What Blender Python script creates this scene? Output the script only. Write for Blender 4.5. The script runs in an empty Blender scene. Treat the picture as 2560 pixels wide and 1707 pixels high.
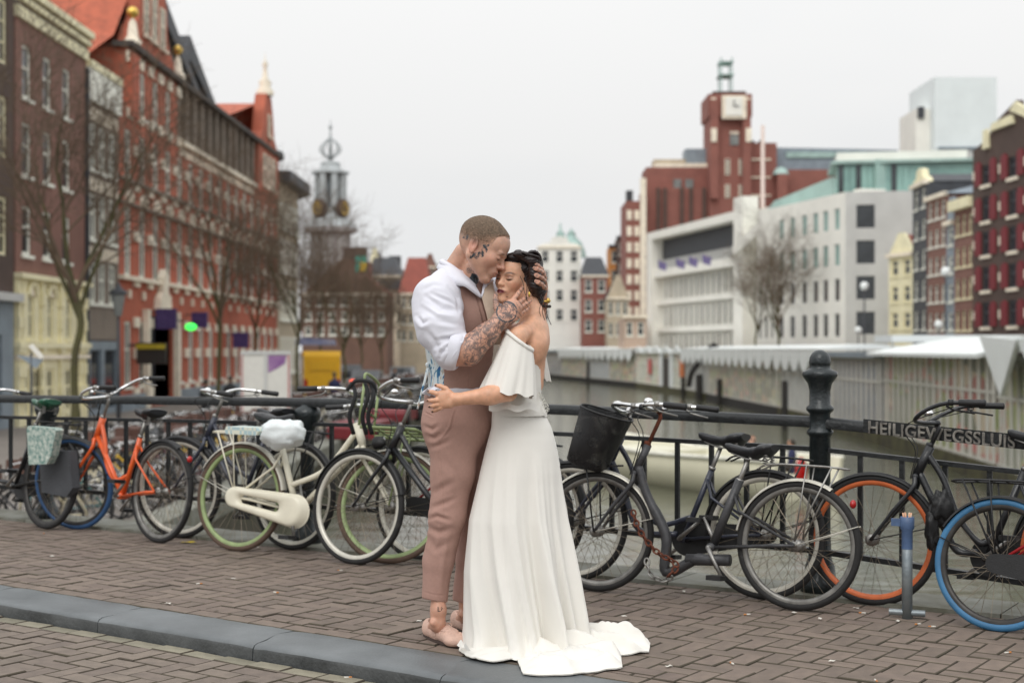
import bpy, math, random
import numpy as np
from mathutils import Vector, Matrix
random.seed(7); np.random.seed(7)
R = math.radians
SC = bpy.context.scene
COL = SC.collection
# ---------------------------------------------------------------- camera
FX = 3556.0; HOR = 873.0; EYE = 1.31
cam = bpy.data.cameras.new('camera'); camo = bpy.data.objects.new('camera', cam); COL.objects.link(camo)
camo.location = (0, 0, EYE); camo.rotation_euler = (R(90), 0, 0)
cam.sensor_width = 36; cam.lens = 50; cam.shift_y = (HOR - 853.5) / 2560
cam.clip_start = .1; cam.clip_end = 3000
cam.dof.use_dof = True; cam.dof.focus_distance = 6.15; cam.dof.aperture_fstop = 2.3
SC.camera = camo
# ---------------------------------------------------------------- sky
SUN_EL, SUN_AZ = 62.0, 200.0
w = bpy.data.worlds.new('World'); SC.world = w; w.use_nodes = True
nt = w.node_tree; nt.nodes.clear()
def wn(t, **k):
    n = nt.nodes.new(t)
    for a, b in k.items(): setattr(n, a, b)
    return n
sky = wn('ShaderNodeTexSky', sky_type='NISHITA', sun_disc=False, sun_elevation=R(SUN_EL), sun_rotation=R(SUN_AZ), dust_density=4, air_density=1.2)
hs = wn('ShaderNodeHueSaturation'); hs.inputs['Saturation'].default_value = .12; hs.inputs['Value'].default_value = .10
nt.links.new(sky.outputs[0], hs.inputs['Color'])
geo = wn('ShaderNodeTexCoord'); mp = wn('ShaderNodeMapping'); mp.inputs['Scale'].default_value = (1, 1, 2.6)
no = wn('ShaderNodeTexNoise'); no.inputs['Scale'].default_value = 1.6; no.inputs['Detail'].default_value = 4
nt.links.new(geo.outputs['Generated'], mp.inputs[0]); nt.links.new(mp.outputs[0], no.inputs['Vector'])
rp = wn('ShaderNodeValToRGB'); rp.color_ramp.elements[0].position = .35; rp.color_ramp.elements[0].color = (.795, .818, .835, 1)
rp.color_ramp.elements[1].position = .62; rp.color_ramp.elements[1].color = (.885, .886, .884, 1)
nt.links.new(no.outputs[0], rp.inputs[0])
# overcast luminance: brighter towards the zenith
sep = wn('ShaderNodeSeparateXYZ'); nt.links.new(geo.outputs['Generated'], sep.inputs[0])
ma = wn('ShaderNodeMapRange'); ma.inputs[1].default_value = .12; ma.inputs[2].default_value = 1; ma.inputs[3].default_value = 1.0; ma.inputs[4].default_value = 1.75
nt.links.new(sep.outputs[2], ma.inputs[0])
mu = wn('ShaderNodeVectorMath', operation='SCALE'); nt.links.new(rp.outputs[0], mu.inputs[0]); nt.links.new(ma.outputs[0], mu.inputs['Scale'])
mx = wn('ShaderNodeMix', data_type='RGBA'); mx.inputs[0].default_value = .94
nt.links.new(hs.outputs[0], mx.inputs[6]); nt.links.new(mu.outputs[0], mx.inputs[7])
bg = wn('ShaderNodeBackground'); bg.inputs[1].default_value = 1.0
nt.links.new(mx.outputs[2], bg.inputs[0]); ow = wn('ShaderNodeOutputWorld'); nt.links.new(bg.outputs[0], ow.inputs[0])
# ---------------------------------------------------------------- sun behind cloud
sl = bpy.data.lights.new('sun', 'SUN'); sl.energy = 1.1; sl.angle = R(35); sl.color = (1, .97, .93)
so = bpy.data.objects.new('sun', sl); COL.objects.link(so); so.rotation_euler = (R(40), R(-18), 0)
SC.view_settings.view_transform = 'Standard'; SC.view_settings.look = 'None'
SC.view_settings.exposure = 0; SC.view_settings.gamma = 1
SC.cycles.max_bounces = 6; SC.cycles.transparent_max_bounces = 8

# ---------------------------------------------------------------- helpers
def P(px, py, d):
    "photograph pixel + distance -> world point"
    return Vector(((px - 1280) / FX * d, d, EYE - (py - HOR) / FX * d))
def G(px, py, z=0.0):
    "photograph pixel -> point on the level z"
    return P(px, py, (EYE - z) * FX / (py - HOR))
def srgb(r, g, b):
    f = lambda c: (c / 255) / 12.92 if c / 255 <= .04045 else ((c / 255 + .055) / 1.055) ** 2.4
    return (f(r), f(g), f(b))
MATS = {}
def M(name, col=(.5, .5, .5), rough=.6, metal=0., var=.18, scale=6., bump=0., bscale=60., col2=None, rnd=0., spec=.5, sheen=0., coat=0.):
    "procedural material: noise-broken colour, optional per-piece random tone and fine bump"
    if name in MATS: return MATS[name]
    m = bpy.data.materials.new(name); m.use_nodes = True; MATS[name] = m
    t = m.node_tree; b = t.nodes['Principled BSDF']
    b.inputs['Roughness'].default_value = rough; b.inputs['Metallic'].default_value = metal
    b.inputs['Specular IOR Level'].default_value = spec
    if sheen: b.inputs['Sheen Weight'].default_value = sheen
    if coat: b.inputs['Coat Weight'].default_value = coat
    tc = t.nodes.new('ShaderNodeTexCoord'); n = t.nodes.new('ShaderNodeTexNoise')
    n.inputs['Scale'].default_value = scale; n.inputs['Detail'].default_value = 5; n.inputs['Roughness'].default_value = .6
    t.links.new(tc.outputs['Object'], n.inputs['Vector'])
    r = t.nodes.new('ShaderNodeValToRGB'); r.color_ramp.elements[0].position = .32; r.color_ramp.elements[1].position = .68
    c2 = col2 if col2 else tuple(min(1, c * (1 + var)) for c in col)
    c1 = col if col2 else tuple(c * (1 - var) for c in col)
    r.color_ramp.elements[0].color = (*c1, 1); r.color_ramp.elements[1].color = (*c2, 1)
    t.links.new(n.outputs[0], r.inputs[0]); out = r.outputs[0]
    if rnd:
        oi = t.nodes.new('ShaderNodeObjectInfo'); ge = t.nodes.new('ShaderNodeNewGeometry')
        ad = t.nodes.new('ShaderNodeMath'); ad.operation = 'ADD'; t.links.new(oi.outputs['Random'], ad.inputs[0]); t.links.new(ge.outputs['Random Per Island'], ad.inputs[1])
        fr = t.nodes.new('ShaderNodeMath'); fr.operation = 'FRACT'; t.links.new(ad.outputs[0], fr.inputs[0])
        mr = t.nodes.new('ShaderNodeMapRange'); mr.inputs[3].default_value = 1 - rnd; mr.inputs[4].default_value = 1 + rnd
        t.links.new(fr.outputs[0], mr.inputs[0])
        h = t.nodes.new('ShaderNodeHueSaturation'); t.links.new(mr.outputs[0], h.inputs['Value']); t.links.new(out, h.inputs['Color'])
        mh = t.nodes.new('ShaderNodeMapRange'); mh.inputs[3].default_value = .5 - rnd * .05; mh.inputs[4].default_value = .5 + rnd * .03
        t.links.new(ad.outputs[0], mh.inputs[0]); t.links.new(mh.outputs[0], h.inputs['Hue'])
        out = h.outputs[0]
    t.links.new(out, b.inputs['Base Color'])
    rr = t.nodes.new('ShaderNodeMapRange'); rr.inputs[3].default_value = max(.02, rough - .1); rr.inputs[4].default_value = min(1, rough + .12)
    t.links.new(n.outputs[0], rr.inputs[0]); t.links.new(rr.outputs[0], b.inputs['Roughness'])
    if bump:
        n2 = t.nodes.new('ShaderNodeTexNoise'); n2.inputs['Scale'].default_value = bscale; n2.inputs['Detail'].default_value = 3
        t.links.new(tc.outputs['Object'], n2.inputs['Vector'])
        bp = t.nodes.new('ShaderNodeBump'); bp.inputs['Strength'].default_value = bump; bp.inputs['Distance'].default_value = .01
        t.links.new(n2.outputs[0], bp.inputs['Height']); t.links.new(bp.outputs[0], b.inputs['Normal'])
    return m
def glow(name, col, s):
    if name in MATS: return MATS[name]
    m = M(name, col, .4); b = m.node_tree.nodes['Principled BSDF']
    b.inputs['Emission Color'].default_value = (*col, 1); b.inputs['Emission Strength'].default_value = s
    return m
def link(o, parent=None):
    COL.objects.link(o)
    if parent is not None: o.parent = parent
    return o
def tag(o, label=None, cat=None, group=None, kind=None):
    if label: o['label'] = label
    if cat: o['category'] = cat
    if group: o['group'] = group
    if kind: o['kind'] = kind
    return o
def empty(name, loc=(0, 0, 0), rz=0., label=None, cat=None, group=None, kind=None):
    o = bpy.data.objects.new(name, None); o.location = loc; o.rotation_euler = (0, 0, rz); o.empty_display_size = .1
    COL.objects.link(o); return tag(o, label, cat, group, kind)
def copy_tree(o, parent=None):
    c = o.copy(); COL.objects.link(c)
    if parent is not None: c.parent = parent
    for ch in o.children: copy_tree(ch, c)
    return c
def catmull(pts, n=6):
    pts = [Vector(p) for p in pts]
    if len(pts) < 3: return pts
    q = [pts[0] * 2 - pts[1]] + pts + [pts[-1] * 2 - pts[-2]]; out = []
    for i in range(1, len(q) - 2):
        a, b, c, d = q[i - 1:i + 3]
        for k in range(n):
            t = k / n
            out.append(.5 * ((2 * b) + (c - a) * t + (2 * a - 5 * b + 4 * c - d) * t * t + (3 * b - 3 * c + d - a) * t ** 3))
    out.append(pts[-1]); return out
class MB:
    "mesh builder"
    def __init__(s, xf=None): s.v = []; s.f = []; s.sm = []; s.mi = []; s.xf = xf; s.m = 0
    def add(s, vs, fs, smooth=False):
        o = len(s.v)
        if s.xf is not None: vs = [s.xf @ Vector(p) for p in vs]
        s.v += [tuple(p) for p in vs]
        for f in fs: s.f.append(tuple(i + o for i in f)); s.sm.append(smooth); s.mi.append(s.m)
    def box(s, x0, x1, y0, y1, z0, z1):
        v = [(x, y, z) for z in (z0, z1) for y in (y0, y1) for x in (x0, x1)]
        s.add(v, [(0, 2, 3, 1), (4, 5, 7, 6), (0, 1, 5, 4), (2, 6, 7, 3), (0, 4, 6, 2), (1, 3, 7, 5)]); return s
    def prism(s, poly, z0, z1, axis='z', bev=0):
        "extrude a convex or simple polygon; axis z: poly=(x,y); axis y: poly=(x,z) extruded y0..y1"
        n = len(poly)
        mk = (lambda a, b, c: (a, b, c)) if axis == 'z' else ((lambda a, b, c: (a, c, b)) if axis == 'y' else (lambda a, b, c: (c, a, b)))
        v = [mk(p[0], p[1], z0) for p in poly] + [mk(p[0], p[1], z1) for p in poly]
        f = [tuple(range(n))[::-1], tuple(range(n, 2 * n))] + [(i, (i + 1) % n, (i + 1) % n + n, i + n) for i in range(n)]
        if axis == 'y': f = [q[::-1] for q in f]
        s.add(v, f); return s
    def tube(s, pts, r, n=8, cap=True, smooth=True, closed=False, flat=1.):
        pts = [Vector(p) for p in pts]; N = len(pts)
        rs = r if isinstance(r, (list, tuple)) else [r] * N
        T = []
        for i in range(N):
            a = pts[(i - 1) % N] if (closed or i > 0) else pts[0]; b = pts[(i + 1) % N] if (closed or i < N - 1) else pts[-1]
            d = b - a; T.append(d.normalized() if d.length > 1e-9 else Vector((0, 0, 1)))
        up = Vector((0, 0, 1)) if abs(T[0].z) < .9 else Vector((0, 1, 0))
        u = T[0].cross(up).normalized(); vs = []
        for i in range(N):
            u = (u - T[i] * u.dot(T[i]))
            u = u.normalized() if u.length > 1e-6 else T[i].orthogonal().normalized()
            w_ = T[i].cross(u)
            for k in range(n):
                a = 2 * math.pi * k / n
                vs.append(pts[i] + (u * math.cos(a) + w_ * math.sin(a) * flat) * rs[i])
        fs = []
        for i in range(N if closed else N - 1):
            j = (i + 1) % N
            for k in range(n): fs.append((i * n + k, i * n + (k + 1) % n, j * n + (k + 1) % n, j * n + k))
        if cap and not closed: fs.append(tuple(range(n))[::-1]); fs.append(tuple(range((N - 1) * n, N * n)))
        s.add(vs, fs, smooth); return s
    def lathe(s, prof, n=16, c=(0, 0, 0), axis='z', smooth=True, ang=2 * math.pi):
        "prof = [(r, h)]"
        vs = []; full = abs(ang - 2 * math.pi) < 1e-6; nn = n if full else n + 1
        for r, h in prof:
            for k in range(nn):
                a = ang * k / n; p = (r * math.cos(a), r * math.sin(a), h)
                if axis == 'y': p = (p[0], p[2], p[1])
                if axis == 'x': p = (p[2], p[0], p[1])
                vs.append((p[0] + c[0], p[1] + c[1], p[2] + c[2]))
        fs = []
        for i in range(len(prof) - 1):
            for k in range(n):
                k2 = (k + 1) % nn if full else k + 1
                q = (i * nn + k, i * nn + k2, (i + 1) * nn + k2, (i + 1) * nn + k)
                fs.append(q if axis != 'y' else q[::-1])
        s.add(vs, fs, smooth); return s
    def ellipsoid(s, c, r, n=12, m=8, rot=None):
        vs = []; 
        for i in range(m + 1):
            th = math.pi * i / m
            for k in range(n):
                a = 2 * math.pi * k / n; p = Vector((r[0] * math.sin(th) * math.cos(a), r[1] * math.sin(th) * math.sin(a), -r[2] * math.cos(th)))
                if rot is not None: p = rot @ p
                vs.append(p + Vector(c))
        s.add(vs, [(i * n + k, i * n + (k + 1) % n, (i + 1) * n + (k + 1) % n, (i + 1) * n + k) for i in range(m) for k in range(n)], True); return s
    def grid(s, rows, smooth=True, closed=False):
        n = len(rows[0]); vs = [p for r in rows for p in r]
        s.add(vs, [(i * n + k, i * n + (k + 1) % n, (i + 1) * n + (k + 1) % n, (i + 1) * n + k) for i in range(len(rows) - 1) for k in range(n if closed else n - 1)], smooth); return s
    def mesh(s, name, mat):
        me = bpy.data.meshes.new(name); me.from_pydata(s.v, [], s.f)
        me.polygons.foreach_set('use_smooth', s.sm)
        for m in (mat if isinstance(mat, (list, tuple)) else [mat]): me.materials.append(m)
        if any(s.mi): me.polygons.foreach_set('material_index', s.mi)
        me.update(); return me
    def build(s, name, mat, parent=None, loc=None):
        o = bpy.data.objects.new(name, s.mesh(name, mat))
        if loc is not None: o.location = loc
        return link(o, parent)
def inst(name, me, parent=None, loc=(0, 0, 0), rot=None, scale=None):
    o = bpy.data.objects.new(name, me); o.location = loc
    if rot is not None: o.rotation_euler = rot
    if scale is not None: o.scale = scale
    return link(o, parent)
# ================================================================ THE BRIDGE DECK
KD = Vector((.819, -.574)); KD.normalize(); KN = Vector((-KD.y, KD.x))          # along / away from the camera
K0 = Vector((-2.85, 7.92))                                                       # point on the back edge of the kerb
RA = Vector((-4.03, 11.2)); RD = Vector((5.68, -3.6)).normalized(); RN = Vector((-RD.y, RD.x))
def kv(s, t, z=0): p = K0 + KD * s + KN * t; return Vector((p.x, p.y, z))
def rv(s, t, z=0): p = RA + RD * s + RN * t; return Vector((p.x, p.y, z))
m_brick = M('paving_brick', srgb(116, 102, 92), .72, rnd=.13, var=.16, scale=14, bump=.35, bscale=180)
m_brickr = M('road_brick', srgb(117, 105, 95), .72, rnd=.13, var=.18, scale=14, bump=.35, bscale=180)
m_pale = M('pale_brick', srgb(130, 124, 108), .75, rnd=.18, var=.16, scale=14, bump=.35, bscale=160)
m_sand_shade = M('sand_and_joint_shade', srgb(70, 61, 54), .95, var=.4, scale=3, col2=srgb(84, 78, 64))  # sand bed; on brick sides and chamfers it paints the joint shadow
m_blue = M('bluestone', srgb(88, 92, 94), .5, var=.2, scale=2.5, bump=.25, bscale=90, col2=srgb(112, 116, 118), rnd=.1)
m_bluef = M('grimy_shaded_bluestone', srgb(48, 50, 50), .6, var=.3, scale=4, bump=.4, bscale=60, col2=srgb(84, 86, 86), rnd=.1)  # kerb front face: road grime plus shade put into the colour
m_gran = M('edge_stone', srgb(92, 90, 74), .75, var=.2, scale=4, bump=.3, bscale=60, col2=srgb(134, 135, 128), rnd=.1)
def scuff(mat, amt=.5, sc=7., thr=.64, col=(.42, .44, .45)):
    "pale scratches and drips worn into the stone"
    t = mat.node_tree; b = t.nodes['Principled BSDF']; src = b.inputs['Base Color'].links[0].from_socket
    tc = t.nodes.new('ShaderNodeTexCoord'); n = t.nodes.new('ShaderNodeTexNoise'); n.inputs['Scale'].default_value = sc; n.inputs['Detail'].default_value = 9; n.inputs['Distortion'].default_value = 1.5; n.inputs['Roughness'].default_value = .75
    t.links.new(tc.outputs['Object'], n.inputs['Vector'])
    r = t.nodes.new('ShaderNodeMapRange'); r.inputs[1].default_value = thr; r.inputs[2].default_value = thr + .08; r.inputs[3].default_value = 0; r.inputs[4].default_value = amt
    t.links.new(n.outputs[0], r.inputs[0]); x = t.nodes.new('ShaderNodeMix'); x.data_type = 'RGBA'
    t.links.new(r.outputs[0], x.inputs[0]); t.links.new(src, x.inputs[6]); x.inputs[7].default_value = (*col, 1); t.links.new(x.outputs[2], b.inputs['Base Color'])
scuff(m_blue, .6, 11, .66); scuff(m_bluef, .35, 9, .64); scuff(m_brick, .45, 2.2, .6, (.09, .085, .06)); scuff(m_brick, .28, 34, .7, (.36, .34, .31)); scuff(m_brickr, .3, 4, .66, (.1, .1, .07))

deck = MB(); deck.prism([kv(-60, 0)[:2], kv(-60, -14)[:2], kv(60, -14)[:2], kv(60, 0)[:2]], -.7, -.105); 
road = deck.build('road', m_sand_shade); tag(road, kind='structure')
pv = MB(); pv.prism([kv(-25, -.02)[:2], kv(16, -.02)[:2], rv(16, -.02)[:2], rv(-25, -.02)[:2]], -.75, -.018)
pav = pv.build('pavement', m_sand_shade); tag(pav, kind='structure')

# brick mesh: chamfered block, x along 0.2, y along 0.1
def brick_mesh(name, L, W, mat, seed=0, H=.06):
    rr = random.Random(seed); g = .003; c = .004; b = MB(); b.m = 1
    j = lambda a: a + rr.uniform(-.0014, .0014)
    x, y = L / 2 - g, W / 2 - g
    v = [(j(a * x), j(bb * y), -H) for a, bb in ((-1, -1), (1, -1), (1, 1), (-1, 1))]
    v += [(p[0], p[1], -c) for p in v[:4]]
    v += [(p[0] * (1 - .0042 / x), p[1] * (1 - .0042 / y), rr.uniform(-.0007, .0007)) for p in v[:4]]
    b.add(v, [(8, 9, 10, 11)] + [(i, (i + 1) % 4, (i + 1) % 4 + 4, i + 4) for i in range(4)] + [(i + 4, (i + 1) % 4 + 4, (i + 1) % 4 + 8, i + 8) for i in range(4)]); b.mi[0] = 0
    return b.mesh(name, [mat, m_sand_shade])
def clip(poly, n, d):
    out = []
    for i in range(len(poly)):
        a, b = poly[i], poly[(i + 1) % len(poly)]; da, db = a.dot(n) - d, b.dot(n) - d
        if da >= 0: out.append(a)
        if (da >= 0) != (db >= 0): out.append(a + (b - a) * (da / (da - db)))
    return out
def prism_brick(mb, poly, z, c=.004):
    ctr = sum(poly, Vector((0, 0))) / len(poly); n = len(poly)
    pl = [p + (ctr - p).normalized() * .0045 for p in poly]
    v = [(p.x, p.y, z - .05) for p in pl] + [(p.x, p.y, z - c) for p in pl] + [(*(p + (ctr - p).normalized() * .005), z) for p in pl]
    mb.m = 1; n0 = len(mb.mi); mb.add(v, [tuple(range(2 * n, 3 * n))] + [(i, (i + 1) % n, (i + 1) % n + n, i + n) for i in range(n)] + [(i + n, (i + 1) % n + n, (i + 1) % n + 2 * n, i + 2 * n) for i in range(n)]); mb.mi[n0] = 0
def visible(p, z=0, m=150):
    if p.y < 3.6: return False
    x = 1280 + FX * p.x / p.y; y = HOR + (EYE - z) * FX / p.y
    return -m - 900 < x < 2560 + m + 700 and y < 1707 + m + 500
def pave(root, mat, halfplanes, zt, ang, nmax, name, bounds):
    "45 degree herringbone of 20x10 cm bricks"
    ex = Vector((math.cos(ang), math.sin(ang))); ey = Vector((-ex.y, ex.x)); u = .1
    meshes = [brick_mesh(name, .2, .1, mat, k) for k in range(5)]
    full = []; cut = []
    X0, X1, Y0, Y1 = bounds
    for i in range(int(X0 / u), int(X1 / u)):
        for j in range(int(Y0 / u), int(Y1 / u)):
            c = (i - j) % 4
            if c == 0: ctr = ex * ((i + 1) * u) + ey * ((j + .5) * u); a = ang; hx, hy = .1, .05
            elif c == 3: ctr = ex * ((i + .5) * u) + ey * ((j + 1) * u); a = ang + math.pi / 2; hx, hy = .1, .05
            else: continue
            if not visible(ctr, zt): continue
            ds = [ctr.dot(n) - d for n, d in halfplanes]
            if min(ds) < -.12: continue
            if min(ds) > .115: full.append((ctr.y, ctr, a))
            else:
                ax = Vector((math.cos(a), math.sin(a))); ay = Vector((-ax.y, ax.x))
                pl = [ctr + ax * sx * hx + ay * sy * hy for sx, sy in ((-1, -1), (1, -1), (1, 1), (-1, 1))]
                for n, d in halfplanes:
                    pl = clip(pl, n, d)
                    if len(pl) < 3: break
                if len(pl) >= 3:
                    ar = abs(sum(pl[k].x * pl[(k + 1) % len(pl)].y - pl[(k + 1) % len(pl)].x * pl[k].y for k in range(len(pl)))) / 2
                    if ar > .0012: cut.append(pl)
    full.sort(key=lambda t: t[0]); rest = MB(); rr = random.Random(5)
    for k, (_, c, a) in enumerate(full):
        dz = rr.gauss(0, .0018) + .003 * math.sin(c.x * 2.1 + c.y * 1.3); tx, ty = rr.gauss(0, .006), rr.gauss(0, .009); az = a + rr.gauss(0, .008)
        if k < nmax: inst(name, meshes[k % 5], root, (c.x, c.y, zt + dz), (tx, ty, az))
        else:
            me = meshes[k % 5]; mt = Matrix.Translation((c.x, c.y, zt + dz)) @ Matrix.Rotation(az, 4, 'Z') @ Matrix.Rotation(ty, 4, 'Y') @ Matrix.Rotation(tx, 4, 'X')
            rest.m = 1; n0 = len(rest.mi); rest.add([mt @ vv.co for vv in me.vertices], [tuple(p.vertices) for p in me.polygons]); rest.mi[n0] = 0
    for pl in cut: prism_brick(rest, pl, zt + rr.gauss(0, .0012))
    o = rest.build('distant_' + name, [mat, m_sand_shade], root); o['kind'] = 'stuff'
    return len(full), len(cut)
hk = (KN, (K0 + KN * .115).dot(KN)); hr = (-RN, (RA - RN * .172).dot(-RN))
pave(pav, m_brick, [hk, hr], 0, math.atan2(KD.y, KD.x), 270, 'brick', (-16, 5, 0, 16))
hk2 = (-KN, (K0 - KN * .44).dot(-KN))
pave(road, m_brickr, [hk2], -.068, math.atan2(KD.y, KD.x), 250, 'brick', (-16, 5, 0, 13))
# stretcher rows along the kerb: pavement side and pale gutter row
rows = brick_mesh('border_brick', .215, .105, m_brick, 21); rr = random.Random(2)
for i in range(-20, 44):
    c = kv(i * .215 + .1, .058); 
    if visible(c): inst('border_brick', rows, pav, (c.x, c.y, rr.gauss(0, .0012)), (rr.gauss(0, .006), rr.gauss(0, .006), math.atan2(KD.y, KD.x) + rr.gauss(0, .01)))
rowg = brick_mesh('gutter_brick', .205, .1, m_pale, 22)
for i in range(-20, 44):
    for q in range(1):
        c = kv(i * .205 + q * .1, -.385 - .103 * q)
        if visible(c, -.06): inst('gutter_brick', rowg, road, (c.x, c.y, -.070 + rr.gauss(0, .002)), (rr.gauss(0, .01), rr.gauss(0, .01), math.atan2(KD.y, KD.x) + rr.gauss(0, .012)))
# kerb stones
kerb = empty('kerb', (0, 0, 0), 0, kind='structure')
W = .325
prof = [(0, -.12), (0, -.004), (-.006, 0), (-.10, .001), (-.22, 0), (-W + .035, -.002), (-W + .014, -.008), (-W + .003, -.02), (-W, -.034), (-W - .003, -.07), (-W - .003, -.13)]
def zig(t, ph):  # wavy interlocking joint
    u = -t / W; return .03 * math.tanh((u - .45 - .04 * math.sin(ph)) * 14) + .012 * math.sin(u * 5 + ph)
L = 1.05
for k in range(-6, 9):
    b = MB(); rws = []; rk = random.Random(k); n = 15; len_ = len(prof) - 1
    for i in range(n):
        f = i / (n - 1); row = []
        for (t, z) in prof:
            s0 = k * L + .16 + zig(t, k) + .003; s1 = (k + 1) * L + .16 + zig(t, k + 1) - .003
            e = .0035 if i in (0, n - 1) else 0
            p = kv(s0 + (s1 - s0) * f, t + rk.gauss(0, .0012), z + .001 - e + rk.gauss(0, .0008)); row.append(p)
        rws.append(row)
    b.grid(rws); b.add(rws[0], [tuple(range(len(prof)))[::-1]]); b.add(rws[-1], [tuple(range(len(prof)))])
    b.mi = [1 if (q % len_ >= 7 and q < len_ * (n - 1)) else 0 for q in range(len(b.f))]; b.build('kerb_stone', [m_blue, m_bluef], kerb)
kb = MB(); kb.prism([kv(-6, -.02)[:2], kv(-6, -.31)[:2], kv(12, -.31)[:2], kv(12, -.02)[:2]], -.11, -.03); kb.build('kerb_bed', m_sand_shade, kerb)
# granite edge stones under the railing, bridge fascia
edge = empty('bridge_edge', (0, 0, 0), 0, kind='structure')
for k in range(-6, 14):
    b = MB(); b.xf = Matrix.Translation(rv(k * .9 - .4, 0, 0)) @ Matrix.Rotation(math.atan2(RD.y, RD.x), 4, 'Z')
    b.box(.004, .896, -.17, .22, -.25, .02); b.build('edge_stone', m_gran, edge)
fa = MB(); fa.xf = Matrix.Translation(rv(0, 0, 0)) @ Matrix.Rotation(math.atan2(RD.y, RD.x), 4, 'Z'); fa.box(-30, 30, -.3, .12, -1.1, -.255); fa.build('fascia', M('fascia_stone', (.08, .075, .07), .8), edge)

# ================================================================ RAILING
m_iron = M('black_iron', srgb(38, 40, 41), .42, .3, var=.35, scale=20, bump=.4, bscale=70); scuff(m_iron, .7, 12, .67, (.16, .07, .035))
m_irong = M('green_black_iron', srgb(33, 40, 42), .38, .3, var=.3, scale=12, bump=.5, bscale=60, coat=.3); scuff(m_irong, .8, 14, .68, (.2, .08, .035))
rail = empty('railing', rv(0, 0, 0), math.atan2(RD.y, RD.x), 'black iron bridge railing with thin balusters and a heavy round handrail', 'railing')
def camber(s):  # top of the handrail above the deck
    pts = [(-30, .55), (-6, .88), (0, .951), (2, .975), (3.6, .99), (5, .985), (6.72, .952), (7.8, .875), (9, .78), (14, .4)]
    for (a, za), (b, zb) in zip(pts, pts[1:]):
        if a <= s <= b: return za + (zb - za) * (s - a) / (b - a)
    return .9
def base(s): return min(.035, (camber(s) - .95) * .9 + .035)
posts_at = [.55, 3.15, 6.72]
segs = [(-9, .55), (.55, 3.15), (3.15, 6.72), (6.72, 9.6)]
for a, b_ in segs:
    n = max(2, int((b_ - a) / .5)); ss = [a + (b_ - a) * i / n for i in range(n + 1)]
    top = MB(); sec = [(-.030, -.042), (-.036, -.012), (-.026, .010), (0, .018), (.026, .010), (.036, -.012), (.030, -.042)]
    rws = [[(s, y, camber(s) - .018 + z) for y, z in sec] for s in ss]; top.grid(rws); top.add(rws[0], [tuple(range(7))]); top.add(rws[-1], [tuple(range(7))[::-1]])
    top.grid([[r[-1], r[0]] for r in rws], False); top.build('handrail', m_iron, rail)
    for nm, dz, hh in (('middle_rail', .175, .012), ('bottom_rail', .72, .014)):
        t2 = MB(); r2 = [[(s, -.022, camber(s) - dz - hh), (s, -.022, camber(s) - dz + hh), (s, .022, camber(s) - dz + hh), (s, .022, camber(s) - dz - hh)] for s in ss]
        t2.grid(r2, False, True); t2.build(nm, m_iron, rail)
    nb = int((b_ - a) / .208)
    for i in range(1, nb):
        s = a + (b_ - a) * i / nb; q = MB(); q.box(s - .0125, s + .0125, -.011, .011, camber(s) - .72, camber(s) - .175); q.build('baluster', m_iron, rail)
def post(s, kind):
    z0 = base(s)
    b = MB()
    if kind == 'big':
        h = camber(s)
        b.lathe([(.0, z0 - .02), (.105, z0 - .02), (.105, z0 + .04), (.085, z0 + .06), (.078, z0 + .12), (.062, z0 + .16), (.056, z0 + .3), (.056, h - .11), (.060, h - .105), (.071, h - .09), (.071, h - .078), (.058, h - .066), (.055, h - .06), (.055, h + .015), (.06, h + .02), (.073, h + .034), (.073, h + .048), (.057, h + .062), (.056, h + .14), (.064, h + .175), (.086, h + .205), (.094, h + .22), (.092, h + .238), (.06, h + .252), (.055, h + .262), (.055, h + .275), (.057, h + .279), (.058, h + .29), (.054, h + .315), (.042, h + .338), (.022, h + .352), (0, h + .356)], 28, (s, 0, 0))
    else:
        h = camber(s) - .045
        b.lathe([(0, z0 - .02), (.1, z0 - .02), (.1, z0 + .04), (.07, z0 + .08), (.048, z0 + .14), (.045, h - .2), (.05, h - .18), (.07, h - .12), (.09, h - .08), (.092, h - .05), (.08, h - .025), (.045, h - .01), (.04, h), (0, h)], 24, (s, 0, 0))
    b.build('post', m_irong, rail)
post(.55, 'small'); post(3.15, 'small'); post(6.72, 'big')
# bridge name in raised letters
cu = bpy.data.curves.new('bridge_name', 'FONT'); cu.body = 'HEILIGEWEGSSLUIS'; cu.size = .092; cu.extrude = .006; cu.bevel_depth = .0015; cu.space_character = 1.06
to = bpy.data.objects.new('tmp', cu); COL.objects.link(to); bpy.context.view_layer.update()
me = bpy.data.meshes.new_from_object(to.evaluated_get(bpy.context.evaluated_depsgraph_get())); bpy.data.objects.remove(to)
xs = [v.co.x for v in me.vertices]; x0, x1 = min(xs), max(xs); sA, sB = 7.0, 7.74
for v in me.vertices:
    s = sA + (v.co.x - x0) / (x1 - x0) * (sB - sA); zz = v.co.y; yy = v.co.z
    v.co = (s, -.043 - yy, camber(s) - .058 + zz * .98)
me.materials.clear(); me.materials.append(M('worn_letter_paint', srgb(74, 70, 66), .6, var=.5, scale=26, col2=srgb(142, 138, 130)))
tag(link(bpy.data.objects.new('raised_lettering', me), rail), 'raised letters HEILIGEWEGSSLUIS')
pb = MB(); nn = 9; pb.grid([[(s, -.037, camber(s) - .058), (s, -.037, camber(s) + .012)] for s in [sA - .03 + (sB - sA + .06) * i / nn for i in range(nn + 1)]], False)
pb.grid([[(s, -.034, camber(s) + .012), (s, -.034, camber(s) - .058)] for s in [sA - .03 + (sB - sA + .06) * i / nn for i in range(nn + 1)]], False); pb.build('name_plate', m_iron, rail)

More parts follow.
